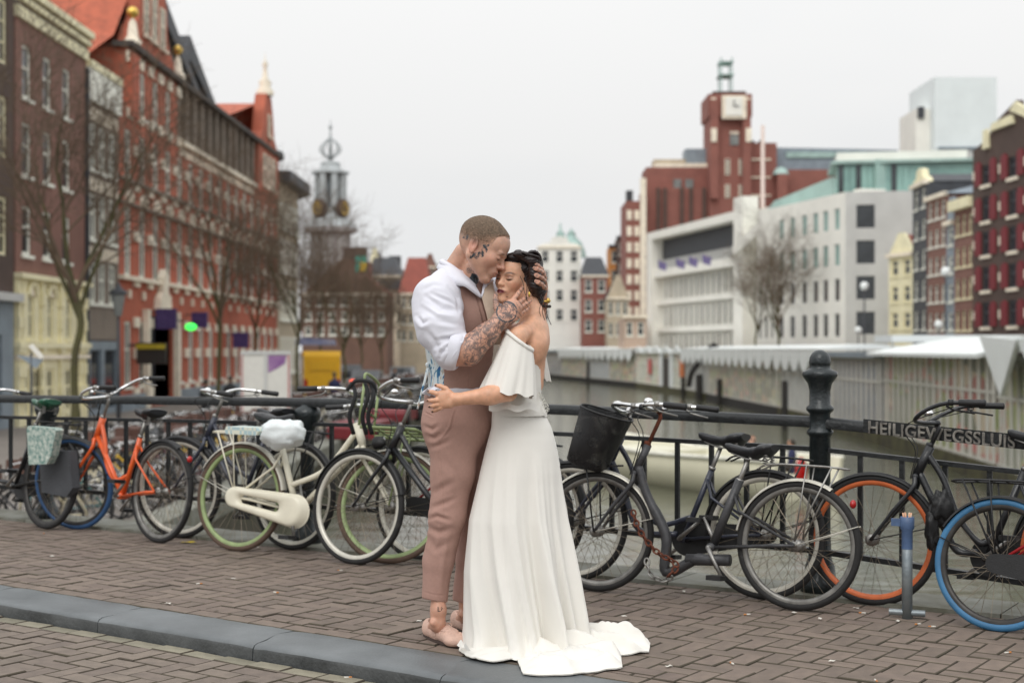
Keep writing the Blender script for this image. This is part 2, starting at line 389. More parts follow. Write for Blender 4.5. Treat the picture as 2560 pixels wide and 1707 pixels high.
# ================================================================ CANAL, QUAYS, STREETS
WZ = -2.6; SZ = -1.4
mw = bpy.data.materials.new('canal_water'); mw.use_nodes = True; t = mw.node_tree; b = t.nodes['Principled BSDF']
b.inputs['Base Color'].default_value = (*srgb(86, 87, 72), 1); b.inputs['Roughness'].default_value = .08; b.inputs['IOR'].default_value = 1.33
tc = t.nodes.new('ShaderNodeTexCoord'); mpn = t.nodes.new('ShaderNodeMapping'); mpn.inputs['Scale'].default_value = (.55, 1.4, 1)
n1 = t.nodes.new('ShaderNodeTexNoise'); n1.inputs['Scale'].default_value = 1.5; n1.inputs['Detail'].default_value = 4; n1.inputs['Distortion'].default_value = .6
bp = t.nodes.new('ShaderNodeBump'); bp.inputs['Strength'].default_value = .4; bp.inputs['Distance'].default_value = .1
t.links.new(tc.outputs['Object'], mpn.inputs[0]); t.links.new(mpn.outputs[0], n1.inputs['Vector']); t.links.new(n1.outputs[0], bp.inputs['Height']); t.links.new(bp.outputs[0], b.inputs['Normal'])
wt = MB(); wt.add([(-80, -30, WZ), (120, -30, WZ), (120, 700, WZ), (-80, 700, WZ)], [(0, 1, 2, 3)]); tag(wt.build('canal_water', mw), kind='structure')
gb = MB(); gb.add([(-1500, -300, -4.2), (1500, -300, -4.2), (1500, 2500, -4.2), (-1500, 2500, -4.2)], [(0, 1, 2, 3)]); tag(gb.build('ground', M('earth', (.12, .11, .1), .9)), kind='structure')
m_street = M('street_paving', srgb(120, 113, 106), .8, var=.15, scale=.8, bump=.3, bscale=8)
m_quay = M('quay_masonry', srgb(84, 77, 66), .85, var=.35, scale=2, bump=.6, bscale=6, col2=srgb(58, 60, 40))
def slab(name, poly, z1, mat, z0=-4.0):
    q = MB(); q.prism(poly, z0, z1); return tag(q.build(name, mat), kind='structure')
QL = [(-7.6, 9.5), (-5.4, 14), (-4.6, 60), (-3.2, 120), (.5, 200)]
slab('left_street', [(-60, 9.5)] + QL + [(2, 260), (-60, 260)], SZ, m_street)
slab('far_street', [(2.0, 215), (60, 215), (60, 400), (-60, 400), (-60, 260), (2, 260)], SZ + .004, m_street)
slab('right_street', [(18.5, 9), (60, 9), (60, 214.9), (8, 214.9), (13, 170), (19, 110), (21, 70)], SZ, m_street)
# coping along the left quay
cp = empty('quay_coping', (0, 0, 0), kind='structure')
for (xa, ya), (xb, yb) in zip(QL[1:], QL[2:]):
    nseg = max(1, int((yb - ya) / 4))
    for i in range(nseg):
        ya_, yb_ = ya + (yb - ya) * i / nseg, ya + (yb - ya) * (i + 1) / nseg - .03; xa_ = xa + (xb - xa) * i / nseg; xb_ = xa + (xb - xa) * (i + 1) / nseg
        q = MB(); q.prism([(xa_ - .5, ya_), (xa_ + .06, ya_), (xb_ + .06, yb_), (xb_ - .5, yb_)], SZ - .25, SZ + .12); q.build('coping_stone', m_gran, cp)
    q = MB(); q.add([(xa + .02, ya, -3), (xb + .02, yb, -3), (xb + .02, yb, SZ - .2), (xa + .02, ya, SZ - .2)], [(0, 1, 2, 3)]); q.build('quay_wall', m_quay, cp)
# ================================================================ BICYCLES
m_tyre = M('tyre_rubber', srgb(30, 29, 29), .75, var=.3, scale=12, bump=.3, bscale=200)
m_tyreblue = M('blue_tyre', srgb(44, 78, 118), .55, var=.2, scale=9, bump=.3, bscale=200)
m_tyreblue2 = M('bright_blue_tyre', srgb(58, 112, 152), .5, var=.15, scale=9, bump=.3, bscale=200)
m_tyrebrown = M('brown_tyre', srgb(88, 70, 58), .75, var=.2, scale=9, bump=.3, bscale=200)
m_rimgrey = M('grey_rim', srgb(120, 118, 114), .35, .6, var=.3, scale=20)
m_rimdark = M('dark_rim', srgb(62, 60, 58), .4, .5, var=.3, scale=20)
m_rimwhite = M('pale_rim', srgb(200, 196, 184), .35, .3, var=.12, scale=14)
m_rimgreen = M('green_rim', srgb(140, 156, 108), .45, .1, var=.15, scale=14)
m_rimorange = M('orange_rim', srgb(198, 102, 56), .45, .1, var=.15, scale=14)
m_spoke = M('spoke_steel', srgb(128, 118, 104), .4, .7, var=.3, scale=30)
m_chrome = M('chrome', (.78, .78, .77), .14, 1., var=.12, scale=14)
m_steel = M('dull_steel', srgb(150, 148, 144), .38, .8, var=.3, scale=18)
m_blackp = M('black_frame_paint', srgb(27, 28, 31), .34, 0, var=.35, scale=16, bump=.15, bscale=90, coat=.25)
m_navy = M('navy_frame_paint', srgb(42, 46, 60), .36, 0, var=.3, scale=16, coat=.25)
m_greyp = M('grey_frame_paint', srgb(66, 66, 68), .42, .3, var=.3, scale=14, bump=.2, bscale=90); scuff(m_greyp, .9, 5, .62, (.13, .065, .03))
m_orangep = M('orange_frame_paint', srgb(222, 92, 34), .34, 0, var=.12, scale=12, coat=.3); scuff(m_orangep, .5, 12, .68, (.25, .1, .04))
m_creamp = M('cream_frame_paint', srgb(222, 216, 196), .38, 0, var=.07, scale=7, coat=.2); scuff(m_creamp, .8, 9, .68, (.22, .13, .07))
m_greenp = M('sage_green_paint', srgb(134, 148, 100), .4, 0, var=.1, scale=12); scuff(m_greenp, .8, 14, .66, (.2, .12, .07))
m_redp = M('red_frame_paint', srgb(160, 22, 30), .35, 0, var=.15, scale=12, coat=.3)
scuff(m_tyre, .5, 7, .58, (.09, .085, .075)); scuff(m_tyreblue, .4, 6, .6, (.08, .09, .1)); scuff(m_tyreblue2, .4, 6, .6, (.1, .12, .13)); scuff(m_blackp, .6, 18, .66, (.12, .1, .085)); scuff(m_rimorange, .5, 9, .62, (.2, .1, .05))
m_plastic = M('black_plastic', srgb(24, 24, 25), .5, var=.3, scale=25, bump=.15, bscale=120)
m_saddle = M('black_saddle_vinyl', srgb(30, 31, 34), .36, var=.25, scale=18, bump=.25, bscale=160)
m_rust = M('rust', srgb(98, 52, 34), .85, .1, var=.35, scale=40, bump=.6, bscale=120)
m_redl = M('red_reflector', srgb(170, 14, 14), .2, var=.2, coat=.5)
m_redg = glow('red_tail_lamp', (1., .08, .02), 2.5)
WC = {}
def wheel_meshes(Rw, tyre, rim, tw=.019):
    k = (Rw, tyre.name, rim.name, tw)
    if k in WC: return WC[k]
    t = MB(); n = 64
    t.tube([((Rw - tw) * math.cos(2 * math.pi * i / n), 0, (Rw - tw) * math.sin(2 * math.pi * i / n)) for i in range(n)], tw, 10, closed=True)
    r0 = Rw - 2 * tw
    rm = MB(); sec = [(r0 + .006, -.013), (r0 - .004, -.0135), (r0 - .016, -.009), (r0 - .019, 0), (r0 - .016, .009), (r0 - .004, .0135), (r0 + .006, .013)]
    rm.grid([[(r * math.cos(2 * math.pi * i / n), y, r * math.sin(2 * math.pi * i / n)) for r, y in sec] for i in range(n + 1)])
    sp = MB(); ns = 32
    for i in range(ns):
        a = 2 * math.pi * i / ns; side = 1 if i % 2 else -1; off = (1 if (i // 2) % 2 else -1) * 1.15
        sp.tube([(.026 * math.cos(a + off), side * .03, .026 * math.sin(a + off)), ((r0 - .016) * math.cos(a), 0, (r0 - .016) * math.sin(a))], .0014, 3, cap=False, smooth=False)
    sp.tube([((r0 - .05) * math.cos(1), 0, (r0 - .05) * math.sin(1)), ((r0) * math.cos(1), 0, r0 * math.sin(1))], .003, 5)
    hb = MB(); hb.lathe([(0, -.055), (.007, -.055), (.007, -.04), (.016, -.038), (.031, -.034), (.031, -.028), (.017, -.022), (.015, 0), (.017, .022), (.031, .028), (.031, .034), (.016, .038), (.007, .04), (.007, .055), (0, .055)], 14, axis='y')
    WC[k] = (t.mesh('tyre', tyre), rm.mesh('rim', rim), sp.mesh('spokes', m_spoke), hb.mesh('hub', m_steel)); return WC[k]
def add_wheel(root, mt, Rw, tyre, rim, tw=.019):
    t, r, s, h = wheel_meshes(Rw, tyre, rim, tw)
    w_ = inst('wheel', r, root); w_.matrix_local = mt
    inst('tyre', t, w_); o = inst('spokes', s, w_); o['kind'] = 'stuff'; inst('hub', h, w_); return w_
def fender(mb, c, Rf, a0, a1, wd=.026, n=26):
    rws = []
    for i in range(n + 1):
        a = R(a0 + (a1 - a0) * i / n)
        rws.append([(c[0] + (Rf - dr) * math.cos(a), y, c[2] + (Rf - dr) * math.sin(a)) for y, dr in ((-wd, .014), (-wd * .8, .004), (0, 0), (wd * .8, .004), (wd, .014))])
    mb.grid(rws); mb.grid([[(p[0] - .0015 * math.cos(0), p[1], p[2] - .0015) for p in r_] for r_ in rws])
def saddle_mesh(name, mat, L=.27, W=.1, nose=.022):
    b = MB(); rws = []
    for i in range(13):
        u = i / 12; x = -L * .42 + L * u
        hw = nose + (W - nose) * (1 / (1 + math.exp((u - .42) * 11))) * (1 if u > .12 else (.62 + .38 * math.sqrt(max(0, u / .12))))
        if i == 12: hw *= .6
        zt = .018 - .03 * math.sin(u * math.pi) * .6 + (.012 if u < .3 else 0); dp = .05 if u < .45 else .036
        rws.append([(x, hw * math.cos(a), zt + (.5 * dp * math.sin(a) if math.sin(a) > 0 else dp * math.sin(a)) * (.9 if i not in (0, 12) else .5)) for a in [2 * math.pi * k / 14 for k in range(14)]])
    b.grid(rws, True, True); b.add(rws[0], [tuple(range(14))]); b.add(rws[-1], [tuple(range(14))[::-1]]); return b.mesh(name, mat)
SM = {}
BARS = {'city': [(0, 0, 0), (.03, .07, .012), (.04, .15, .035), (.0, .225, .05), (-.09, .26, .045), (-.17, .275, .035), (-.27, .285, .025)],
        'high': [(0, 0, 0), (.05, .10, .0), (.07, .2, .01), (.02, .27, .05), (-.07, .295, .09), (-.16, .30, .10), (-.27, .30, .10)],
        'flat': [(0, 0, 0), (.02, .1, .01), (.02, .2, .02), (-.03, .26, .03), (-.1, .28, .03), (-.17, .285, .025), (-.23, .29, .02)]}
def bike(label, rear, front, Rw=.35, steer=0, lean=8, fr='twin', paint=None, tyre=None, rim=None, bars='city', barm=None, seat=.95, seatm=None, fend=None, ffend=None,
         case='half', rack=None, frack=None, stem=.14, stemm=None, group='city bicycles leaning on the bridge railing', flamp=False, rlamp=False, bell=True, rtyre=None, rrim=None, crank=40, tube=.0145, stand=False, Rr=None, forkm=None, lvr=True):
    tyre = tyre or m_tyre; rim = rim or m_rimgrey; barm = barm or m_chrome; fend = fend or m_plastic; ffend = ffend or fend; rtyre = rtyre or tyre; rrim = rrim or rim; stemm = stemm or m_steel; forkm = forkm or paint; Rr = Rr or Rw
    gr, gf = G(*rear), G(*front); d = gf - gr; wb = d.length; h = math.atan2(d.y, d.x)
    root = empty('bicycle', gr, 0, label, 'bicycle', group)
    L = R(lean); th = -L if math.cos(h) > 0 else L
    root.matrix_world = Matrix.Translation(gr) @ Matrix.Rotation(h, 4, 'Z') @ Matrix.Rotation(th, 4, 'X')
    rh = Vector((0, 0, Rr)); fh = Vector((wb, 0, Rw)); bb = Vector((.46, 0, .285))
    ax = Vector((-math.cos(R(66)), 0, math.sin(R(66)))); px_ = Vector((math.sin(R(66)), 0, math.cos(R(66))))
    crown = fh + ax * (Rw + .055) - px_ * .06; hbot = crown + ax * .01; htop = hbot + ax * .15
    S = Matrix.Translation(hbot) @ Matrix.Rotation(R(steer), 4, ax) @ Matrix.Translation(-hbot)
    add_wheel(root, Matrix.Translation(rh) @ Matrix.Rotation(R(random.uniform(0, 40)), 4, 'Y'), Rr, rtyre, rrim)
    add_wheel(root, S @ Matrix.Translation(fh), Rw, tyre, rim)
    # frame
    f = MB(); sdir = Vector((-.36, 0, .933)).normalized(); stt = bb + sdir * (seat - .42); T = tube
    f.tube([hbot - ax * .012, htop + ax * .01], T * 1.45, 12)
    if fr == 'twin':
        lo = bb + sdir * .03; f.tube([hbot + ax * .02, bb + Vector((.01, 0, .0))], T * 1.15, 10)
        f.tube(catmull([htop - ax * .03, htop + (lo - htop) * .5 + Vector((-.0, 0, -.02)), bb + sdir * .17], 6), T, 10)
    elif fr == 'swan':
        f.tube(catmull([htop - ax * .03, htop + Vector((-.05, 0, -.16)), htop + Vector((-.10, 0, -.32)), htop + Vector((-.22, 0, -.42)), bb + sdir * .16], 6), T, 10)
        f.tube([hbot + ax * .02, bb], T * 1.15, 10)
    elif fr == 'loop':
        f.tube(catmull([hbot + ax * .02, hbot + Vector((-.10, 0, -.16)), hbot + Vector((-.2, 0, -.36)), bb + Vector((.04, 0, .02))], 6), T * 1.15, 10)
        f.tube(catmull([htop - ax * .03, htop + Vector((-.07, 0, -.15)), htop + Vector((-.15, 0, -.34)), htop + Vector((-.26, 0, -.46)), bb + sdir * .13], 6), T, 10)
    elif fr == 'fat':
        f.tube(catmull([hbot + ax * .03, hbot + Vector((-.07, 0, -.12)), hbot + Vector((-.19, 0, -.33)), hbot + Vector((-.20, 0, -.52)), bb + Vector((.09, 0, -.07)), bb + Vector((.02, 0, -.07))], 7), [.024] * 10 + [.028] * 26, 12)
        f.tube([bb + Vector((.14, 0, -.075)), bb + Vector((-.1, 0, -.06))], .03, 12)
    f.tube([bb, stt], T * 1.1 if fr != 'fat' else .024, 10)
    f.lathe([(0, -.036), (.022, -.036), (.022, .036), (0, .036)], 14, bb, 'y')
    for y in (-1, 1):
        f.tube([bb + Vector((-.02, y * .02, 0)), Vector((.12, y * .055, rh.z - .01)), rh + Vector((0, y * .06, 0))], .009, 8)
        f.tube([stt - sdir * .07 + Vector((0, y * .012, 0)), stt - sdir * .12 + Vector((-.06, y * .04, -.05)), rh + Vector((0, y * .06, 0))], .008, 8)
    f.build('frame', paint, root)
    fk = MB(S)
    for y in (-1, 1):
        fk.tube(catmull([crown + Vector((0, y * .022, .0)), crown + Vector((.008, y * .045, -.06)), crown + (fh - crown) * .55 + Vector((-.012, y * .05, 0)), fh + Vector((0, y * .052, 0))], 5), [.014] * 6 + [.012] * 5 + [.009] * 5, 8)
    fk.tube([crown + Vector((0, -.03, 0)), crown + Vector((0, .03, 0))], .016, 8); fk.build('fork', forkm, root)
    clamp = htop + ax * stem + px_ * .02
    st = MB(S); st.tube([htop, htop + ax * (stem * .85), clamp], .0115, 10); st.lathe([(.0, 0), (.019, 0), (.019, .02), (.016, .03), (0, .03)], 12, htop + Vector((0, 0, 0))); st.tube([clamp + Vector((0, -.02, 0)), clamp + Vector((0, .02, 0))], .017, 10); st.build('stem', stemm, root)
    hp = BARS[bars]; pr = [clamp + Vector((a, b, c)) for a, b, c in hp]; pl = [clamp + Vector((a, -b, c)) for a, b, c in hp[1:]][::-1]
    pts = catmull(pl + pr, 5); hb = MB(S); hb.tube(pts, .0112, 10); hb.build('handlebar', barm, root)
    for y in (-1, 1):
        e = clamp + Vector((hp[-1][0], y * hp[-1][1], hp[-1][2])); q = clamp + Vector((hp[-2][0], y * hp[-2][1], hp[-2][2])); dd = (e - q).normalized()
        g = MB(S); g.tube([e - dd * .115, e - dd * .11, e - dd * .05, e, e + dd * .008, e + dd * .012], [.0135, .017, .0165, .0175, .018, .012], 12); g.build('grip', m_plastic, root)
        if lvr:
            lv = MB(S); a = e - dd * .15; lv.tube([a + Vector((0, 0, -.0)), a + Vector((.02, 0, -.02)) - dd * .0, a + dd * .03 + Vector((.02, -y * .012, -.035)), a + dd * .12 + Vector((.012, -y * .02, -.05))], [.009, .008, .0055, .005], 8); lv.tube([a - Vector((.01, 0, 0)), a + Vector((.014, 0, 0))], .016, 8); lv.build('brake_lever', m_steel if barm is m_chrome else m_plastic, root)
    if lvr:
        cbl = MB(S)
        for y in (-1, 1):
            a = clamp + Vector((hp[-2][0], y * hp[-2][1], hp[-2][2]))
            cbl.tube(catmull([a + Vector((.03, 0, -.02)), clamp + Vector((.14, y * .1, -.02)), clamp + Vector((.10, y * .03, -.14)), hbot + Vector((.03, y * .015, -.02))], 6), .0028, 5, cap=False)
        cbl.build('brake_cable', m_plastic, root)
    if bell:
        be = MB(S); c = clamp + Vector((.02, .13 if math.cos(h) < 0 else -.13, .045)); be.lathe([(.0, -.012), (.018, -.01), (.026, 0), (.026, .006), (.018, .018), (0, .023)], 14, c); be.build('bell', m_chrome, root)
    # saddle
    sb = stt + sdir * .0; sp = MB(); sp.tube([stt - sdir * .05, stt + sdir * .115], .0125, 10); sp.tube([stt - sdir * .012, stt + sdir * .004], .02, 10); sp.build('seatpost', m_steel if seatm is not m_plastic else m_plastic, root)
    sm = seatm or m_saddle
    if sm.name not in SM: SM[sm.name] = saddle_mesh('saddle', sm)
    top = stt + sdir * .14; sa = inst('saddle', SM[sm.name], root, top + Vector((-.02, 0, .02)), (0, R(-3), 0))
    ss = MB(); 
    for y in (-1, 1):
        ss.tube([Vector((.12, y * .01, -.02)), Vector((.03, y * .02, -.045)), Vector((-.06, y * .035, -.045)), Vector((-.09, y * .045, -.02))], .004, 6)
        ss.tube([Vector((-.085 + .012 * math.cos(k * 1.1), y * .05 + .012 * math.sin(k * 1.1), -.07 + k * .0022)) for k in range(26)], .003, 4)
    ss.build('saddle_spring', m_steel, sa)
    # crank and chain
    cr = MB(); cs = -1; ang = R(crank); cl = .17
    for y, sg in ((-1, 1), (1, -1)):
        e = bb + Vector((sg * cl * math.cos(ang), y * .075, -sg * cl * math.sin(ang)))
        cr.tube([bb + Vector((0, y * .065, 0)), e], [.013, .009], 8); cr.tube([e, e + Vector((0, y * .03, 0))], .006, 6)
        pd = MB(); c = e + Vector((0, y * .07, 0)); pd.box(c.x - .04, c.x + .04, c.y - .042, c.y + .042, c.z - .012, c.z + .012); pd.build('pedal', m_plastic, root)
    cr.tube([bb + Vector((0, -.07, 0)), bb + Vector((0, .07, 0))], .01, 8); cr.build('crank', m_steel, root)
    if case == 'full':  # long hollow chain case
        cc = MB(); n = 40; out = []; inn = []
        hr = Vector((rh.x, rh.z)); br = Vector((bb.x, bb.z)); dv = (br - hr).normalized(); nv = Vector((-dv.y, dv.x)); dl = (br - hr).length
        def loop(r1, r2, e1, e2):
            p = []
            for k in range(20): a = math.pi / 2 + math.pi * k / 19; p.append(hr + dv * (e1 + r1 * math.cos(a)) + nv * (r1 * math.sin(a)))
            for k in range(20): a = -math.pi / 2 + math.pi * k / 19; p.append(hr + dv * (dl + e2 + r2 * math.cos(a)) + nv * (r2 * math.sin(a)))
            return p
        o = loop(.068, .108, -.01, .02); i_ = loop(.026, .030, .085, -.13)
        rws = []
        for y, k1, k2 in ((-.045, 0, 0), (-.048, .06, 0), (-.082, .14, 0), (-.09, .3, 0), (-.09, .72, 0), (-.082, .92, 0), (-.06, 1, 0)):
            rws.append([(a.x + (c.x - a.x) * k1, y, a.y + (c.y - a.y) * k1) for a, c in zip(o, i_)])
        cc.grid(rws, True, True); cc.build('chain_case', paint, root)
    elif case:
        cc = MB(); hr = Vector((rh.x, rh.z)); br = Vector((bb.x, bb.z)); poly = []
        for k in range(12): a = math.pi * .5 + math.pi * k / 11; poly.append((hr.x + .045 * math.cos(a), hr.y + .045 * math.sin(a)))
        for k in range(14): a = -math.pi * .5 + math.pi * k / 13; poly.append((br.x + .095 * math.cos(a), br.y + .095 * math.sin(a)))
        cc.prism(poly, -.07, -.05, 'y'); cc.build('chain_case', m_plastic, root)
    # fenders, racks, lamps
    fb = MB(); fender(fb, rh, Rr + .012, 10, 150 if case else 120); 
    for y in (-1, 1): fb.tube([rh + Vector((0, y * .058, 0)), rh + Vector(((Rr + .005) * math.cos(R(160)), y * .02, (Rr + .005) * math.sin(R(160))))], .0028, 5)
    fo = fb.build('fender', fend, root)
    if ffend:
        ff = MB(S); fender(ff, fh, Rw + .012, 15, 165)
        for y in (-1, 1): ff.tube([fh + Vector((0, y * .055, 0)), fh + Vector(((Rw + .005) * math.cos(R(165)), y * .02, (Rw + .005) * math.sin(R(165))))], .0028, 5)
        ff.build('fender', ffend, root)
    if rack:
        rk = MB(); z = 2 * Rr + .075
        for y in (-.055, .055): rk.tube(catmull([(.22, y * .6, z - .03), (.14, y, z), (-.1, y, z), (-.20, y, z - .005), (-.24, y * .5, z - .01)], 4), .0055, 7)
        rk.tube([(-.24, -.03, z - .01), (-.24, .03, z - .01)], .0055, 6)
        for x in (.1, .02, -.06, -.14): rk.tube([(x, -.055, z), (x, .055, z)], .004, 5)
        for y in (-.062, .062):
            rk.tube([(-.18, y, z), (0, y, rh.z + .02)], .005, 6); rk.tube([(-.05, y, z), (0, y, rh.z + .02)], .004, 6)
        rk.build('luggage_rack', rack, root)
    if rlamp:
        rl = MB(); rl.ellipsoid((-Rr * .75 - .03, 0, Rr * 1.68), (.016, .02, .022)); rl.build('rear_lamp', m_redl, root)
    if flamp:
        fl = MB(S); c = hbot + Vector((.10, 0, .04)); fl.lathe([(0, -.05), (.02, -.045), (.036, -.015), (.04, .02), (.036, .028)], 16, c, 'x'); fl.tube([hbot, c], .006, 6); fl.build('front_lamp', m_plastic, root)
        fl = MB(S); fl.lathe([(.036, .026), (.02, .034), (0, .036)], 16, c, 'x'); fl.build('lamp_lens', M('lamp_glass', (.8, .82, .82), .08), root)
    if frack:  # big tubular carrier in front
        q = MB(S); z0 = hbot.z + .10; c = fh.x - .05
        rect = lambda x, w_, z, r=.04: [(x - r, -w_, z), (x + .22 - r, -w_, z), (x + .26, -w_ + r, z), (x + .26, w_ - r, z), (x + .22 - r, w_, z), (x - r, w_, z)]
        q.tube(catmull([(c - .16, -.16, z0), (c + .14, -.19, z0), (c + .20, -.15, z0), (c + .2, .15, z0), (c + .14, .19, z0), (c - .16, .16, z0)], 5), .011, 8)
        for x in (c - .06, c + .04, c + .12): q.tube([(x, -.18, z0), (x, .18, z0)], .007, 6)
        for y in (-.05, .05): q.tube([(c - .1, y, z0), (c + .19, y, z0)], .006, 6)
        for y in (-.16, .16): q.tube([(c - .17, y, z0 + .01), (c - .17, y, z0 + .30)], .009, 8)
        q.tube(catmull([(c - .17, -.16, z0 + .28), (c - .17, -.14, z0 + .34), (c - .17, .14, z0 + .34), (c - .17, .16, z0 + .28)], 4), .009, 8)
        q.tube([(c - .17, -.16, z0 + .12), (c - .17, .16, z0 + .12)], .007, 6)
        for y in (-.07, .07):
            q.tube([(c + .1, y, z0), fh + Vector((0, y * .85, .0))], .006, 6)
        q.build('front_carrier', frack, root)
    if stand:
        q = MB(); q.tube([(.1, .05, rh.z - .05), (.02, .17, .01)], .008, 6); q.build('kickstand', m_plastic, root)
    return root, S, dict(clamp=clamp, hbot=hbot, htop=htop, fh=fh, rh=rh, bb=bb, top=top, wb=wb, stt=stt)

# --- left of the couple
b1, S1, k1 = bike('black bicycle with a green saddle cover and floral pannier at the left picture edge', (112, 1322), (-150, 1285), steer=0, fr='loop', paint=m_blackp, rack=m_plastic, seat=.93, bars='city', seatm=M('green_saddle_cover', srgb(24, 84, 60), .25, var=.3, scale=10, coat=.5, bump=.5, bscale=30), rim=m_rimdark)
b2, S2, k2 = bike('orange step-through bicycle with a blue front tyre and wide chrome handlebar', (395, 1357), (182, 1324), Rw=.335, Rr=.345, steer=24, lean=5, fr='swan', paint=m_orangep, tyre=m_tyreblue, rtyre=m_tyre, rim=m_rimdark, rrim=m_rimgrey, bars='high', seat=.88, stem=.17, rlamp=True, tube=.0165, case=None)
# small front rack over the blue wheel
q = MB(S2); z = .77; f_ = k2['fh']
for y in (-.09, .09): q.tube(catmull([(f_.x - .16, y, z + .02), (f_.x + .12, y, z), (f_.x + .2, y, z - .02), (f_.x + .2, y * .6, z - .07)], 4), .005, 6)
for x in (-.1, -.02, .06, .14): q.tube([(f_.x + x, -.09, z), (f_.x + x, .09, z)], .004, 5)
q.tube([(f_.x - .16, -.09, z + .02), (f_.x - .22, -.09, z + .2)], .006, 6)
for y in (-.07, .07): q.tube([(f_.x + .19, y, z - .05), (f_.x, y * .8, f_.z)], .005, 6)
q.build('front_rack', m_plastic, b2)
b3, S3, k3 = bike('dark blue bicycle standing behind the cream one with chrome swept handlebar', (726, 1374), (440, 1345), steer=12, lean=6, fr='twin', paint=m_navy, rack=m_plastic, rim=m_rimwhite, bars='city', seat=.90, stem=.15, flamp=False)
b4, S4, k4 = bike('cream bicycle with sage green rims, brown tyres and a green front carrier', (590, 1378), (966, 1409), steer=18, lean=7, fr='twin', paint=m_creamp, tyre=m_tyrebrown, rim=m_rimgreen, fend=m_rimwhite, rack=m_creamp, frack=m_greenp, case='full', seat=.88, stem=.13, flamp=True, crank=75, tube=.018)
b5, S5, k5 = bike('matt black bicycle with bare front wheel directly left of the man', (1290, 1447), (885, 1411), steer=-4, lean=6, fr='twin', paint=m_blackp, rim=m_rimwhite, rack=m_plastic, seat=.93, stem=.16, flamp=True, crank=20, tube=.0165, bars='high')
b6, S6, k6 = bike('red bicycle with a brown saddle mostly hidden behind the man', (1040, 1400), (1330, 1432), steer=0, lean=5, fr='loop', paint=m_redp, rim=m_rimwhite, seat=.90, seatm=M('worn_brown_saddle', srgb(96, 76, 68), .5, var=.3, scale=10, bump=.4, bscale=50), ffend=None, rack=None, tyre=m_tyre)
# --- right of the couple
b8, S8, k8 = bike('dark blue bicycle with white rims standing behind the grey one with basket', (1905, 1498), (1425, 1452), Rw=.335, steer=8, lean=6, fr='loop', paint=m_navy, rim=m_rimwhite, rack=m_plastic, seat=.84, bars='city', stem=.15)
b7, S7, k7 = bike('worn grey bicycle with one fat curved tube and a black mesh basket', (1990, 1526), (1487, 1478), Rw=.325, steer=6, lean=6, fr='fat', paint=m_greyp, rim=m_rimgrey, fend=m_rimwhite, rack=m_steel, seat=.80, bars='flat', stem=.20, stemm=m_rust, rlamp=True, case=None, crank=-60, stand=False)
b9, S9, k9 = bike('black bicycle with orange rims chained to the rail beside the heavy post', (2715, 1563), (2178, 1513), Rw=.335, steer=4, lean=5, fr='loop', paint=m_blackp, rim=m_rimorange, rack=m_plastic, barm=m_blackp, stemm=m_blackp, seat=.9, bars='high', stem=.13, tube=.0165)
b10, S10, k10 = bike('red and black bicycle with a bright blue rear tyre at the right picture edge', (2490, 1578), (3010, 1640), Rw=.31, steer=0, lean=10, fr='loop', paint=m_redp, rtyre=m_tyreblue2, tyre=m_tyreblue2, rim=m_rimdark, rack=m_plastic, seat=.85, group='city bicycles leaning on the bridge railing')

# basket on the grey bicycle
bk = MB(S7); c = k7['hbot'] + Vector((.23, 0, .17))
def bk_ring(z, a, b_, n=24): return [(c.x + a * math.cos(2 * math.pi * i / n) * (1 if abs(math.cos(2 * math.pi * i / n)) < .8 else .93) - .38 * z, b_ * math.sin(2 * math.pi * i / n), c.z + z + .3 * a * math.cos(2 * math.pi * i / n)) for i in range(n)]
mbk = bpy.data.materials.new('basket_mesh'); mbk.use_nodes = True; t = mbk.node_tree; bs = t.nodes['Principled BSDF']; bs.inputs['Base Color'].default_value = (.012, .012, .013, 1); bs.inputs['Roughness'].default_value = .5
tc = t.nodes.new('ShaderNodeTexCoord'); nn_ = t.nodes.new('ShaderNodeTexNoise'); nn_.inputs['Scale'].default_value = 9; nn_.inputs['Detail'].default_value = 6; t.links.new(tc.outputs['Object'], nn_.inputs[0])
gt = t.nodes.new('ShaderNodeMapRange'); gt.inputs[1].default_value = .4; gt.inputs[2].default_value = .56; gt.inputs[3].default_value = .72; gt.inputs[4].default_value = 1; t.links.new(nn_.outputs[0], gt.inputs[0]); t.links.new(gt.outputs[0], bs.inputs['Alpha'])
bk.grid([bk_ring(z, a, b_) for z, a, b_ in ((-.15, .10, .12), (-.14, .115, .14), (0, .13, .16), (.14, .145, .18))], True, True)

bk.build('basket', mbk, b7)
q = MB(S7); q.tube(bk_ring(.14, .147, .182), .005, 6, closed=True); q.tube(bk_ring(-.15, .10, .12), .004, 6, closed=True); q.add(bk_ring(-.15, .10, .12), [tuple(range(24))]); q.build('basket_rim', m_plastic, b7)
q = MB(S7); q.tube([(c.x - .02, 0, c.z - .15), (k7['fh'].x - .14, 0, k7['fh'].z + .36)], .006, 6)
q.tube([(c.x + .02, .1, c.z - .15), k7['fh'] + Vector((0, .055, 0))], .005, 6); q.tube([(c.x + .02, -.1, c.z - .15), k7['fh'] + Vector((0, -.055, 0))], .005, 6); q.build('basket_stay', m_plastic, b7)
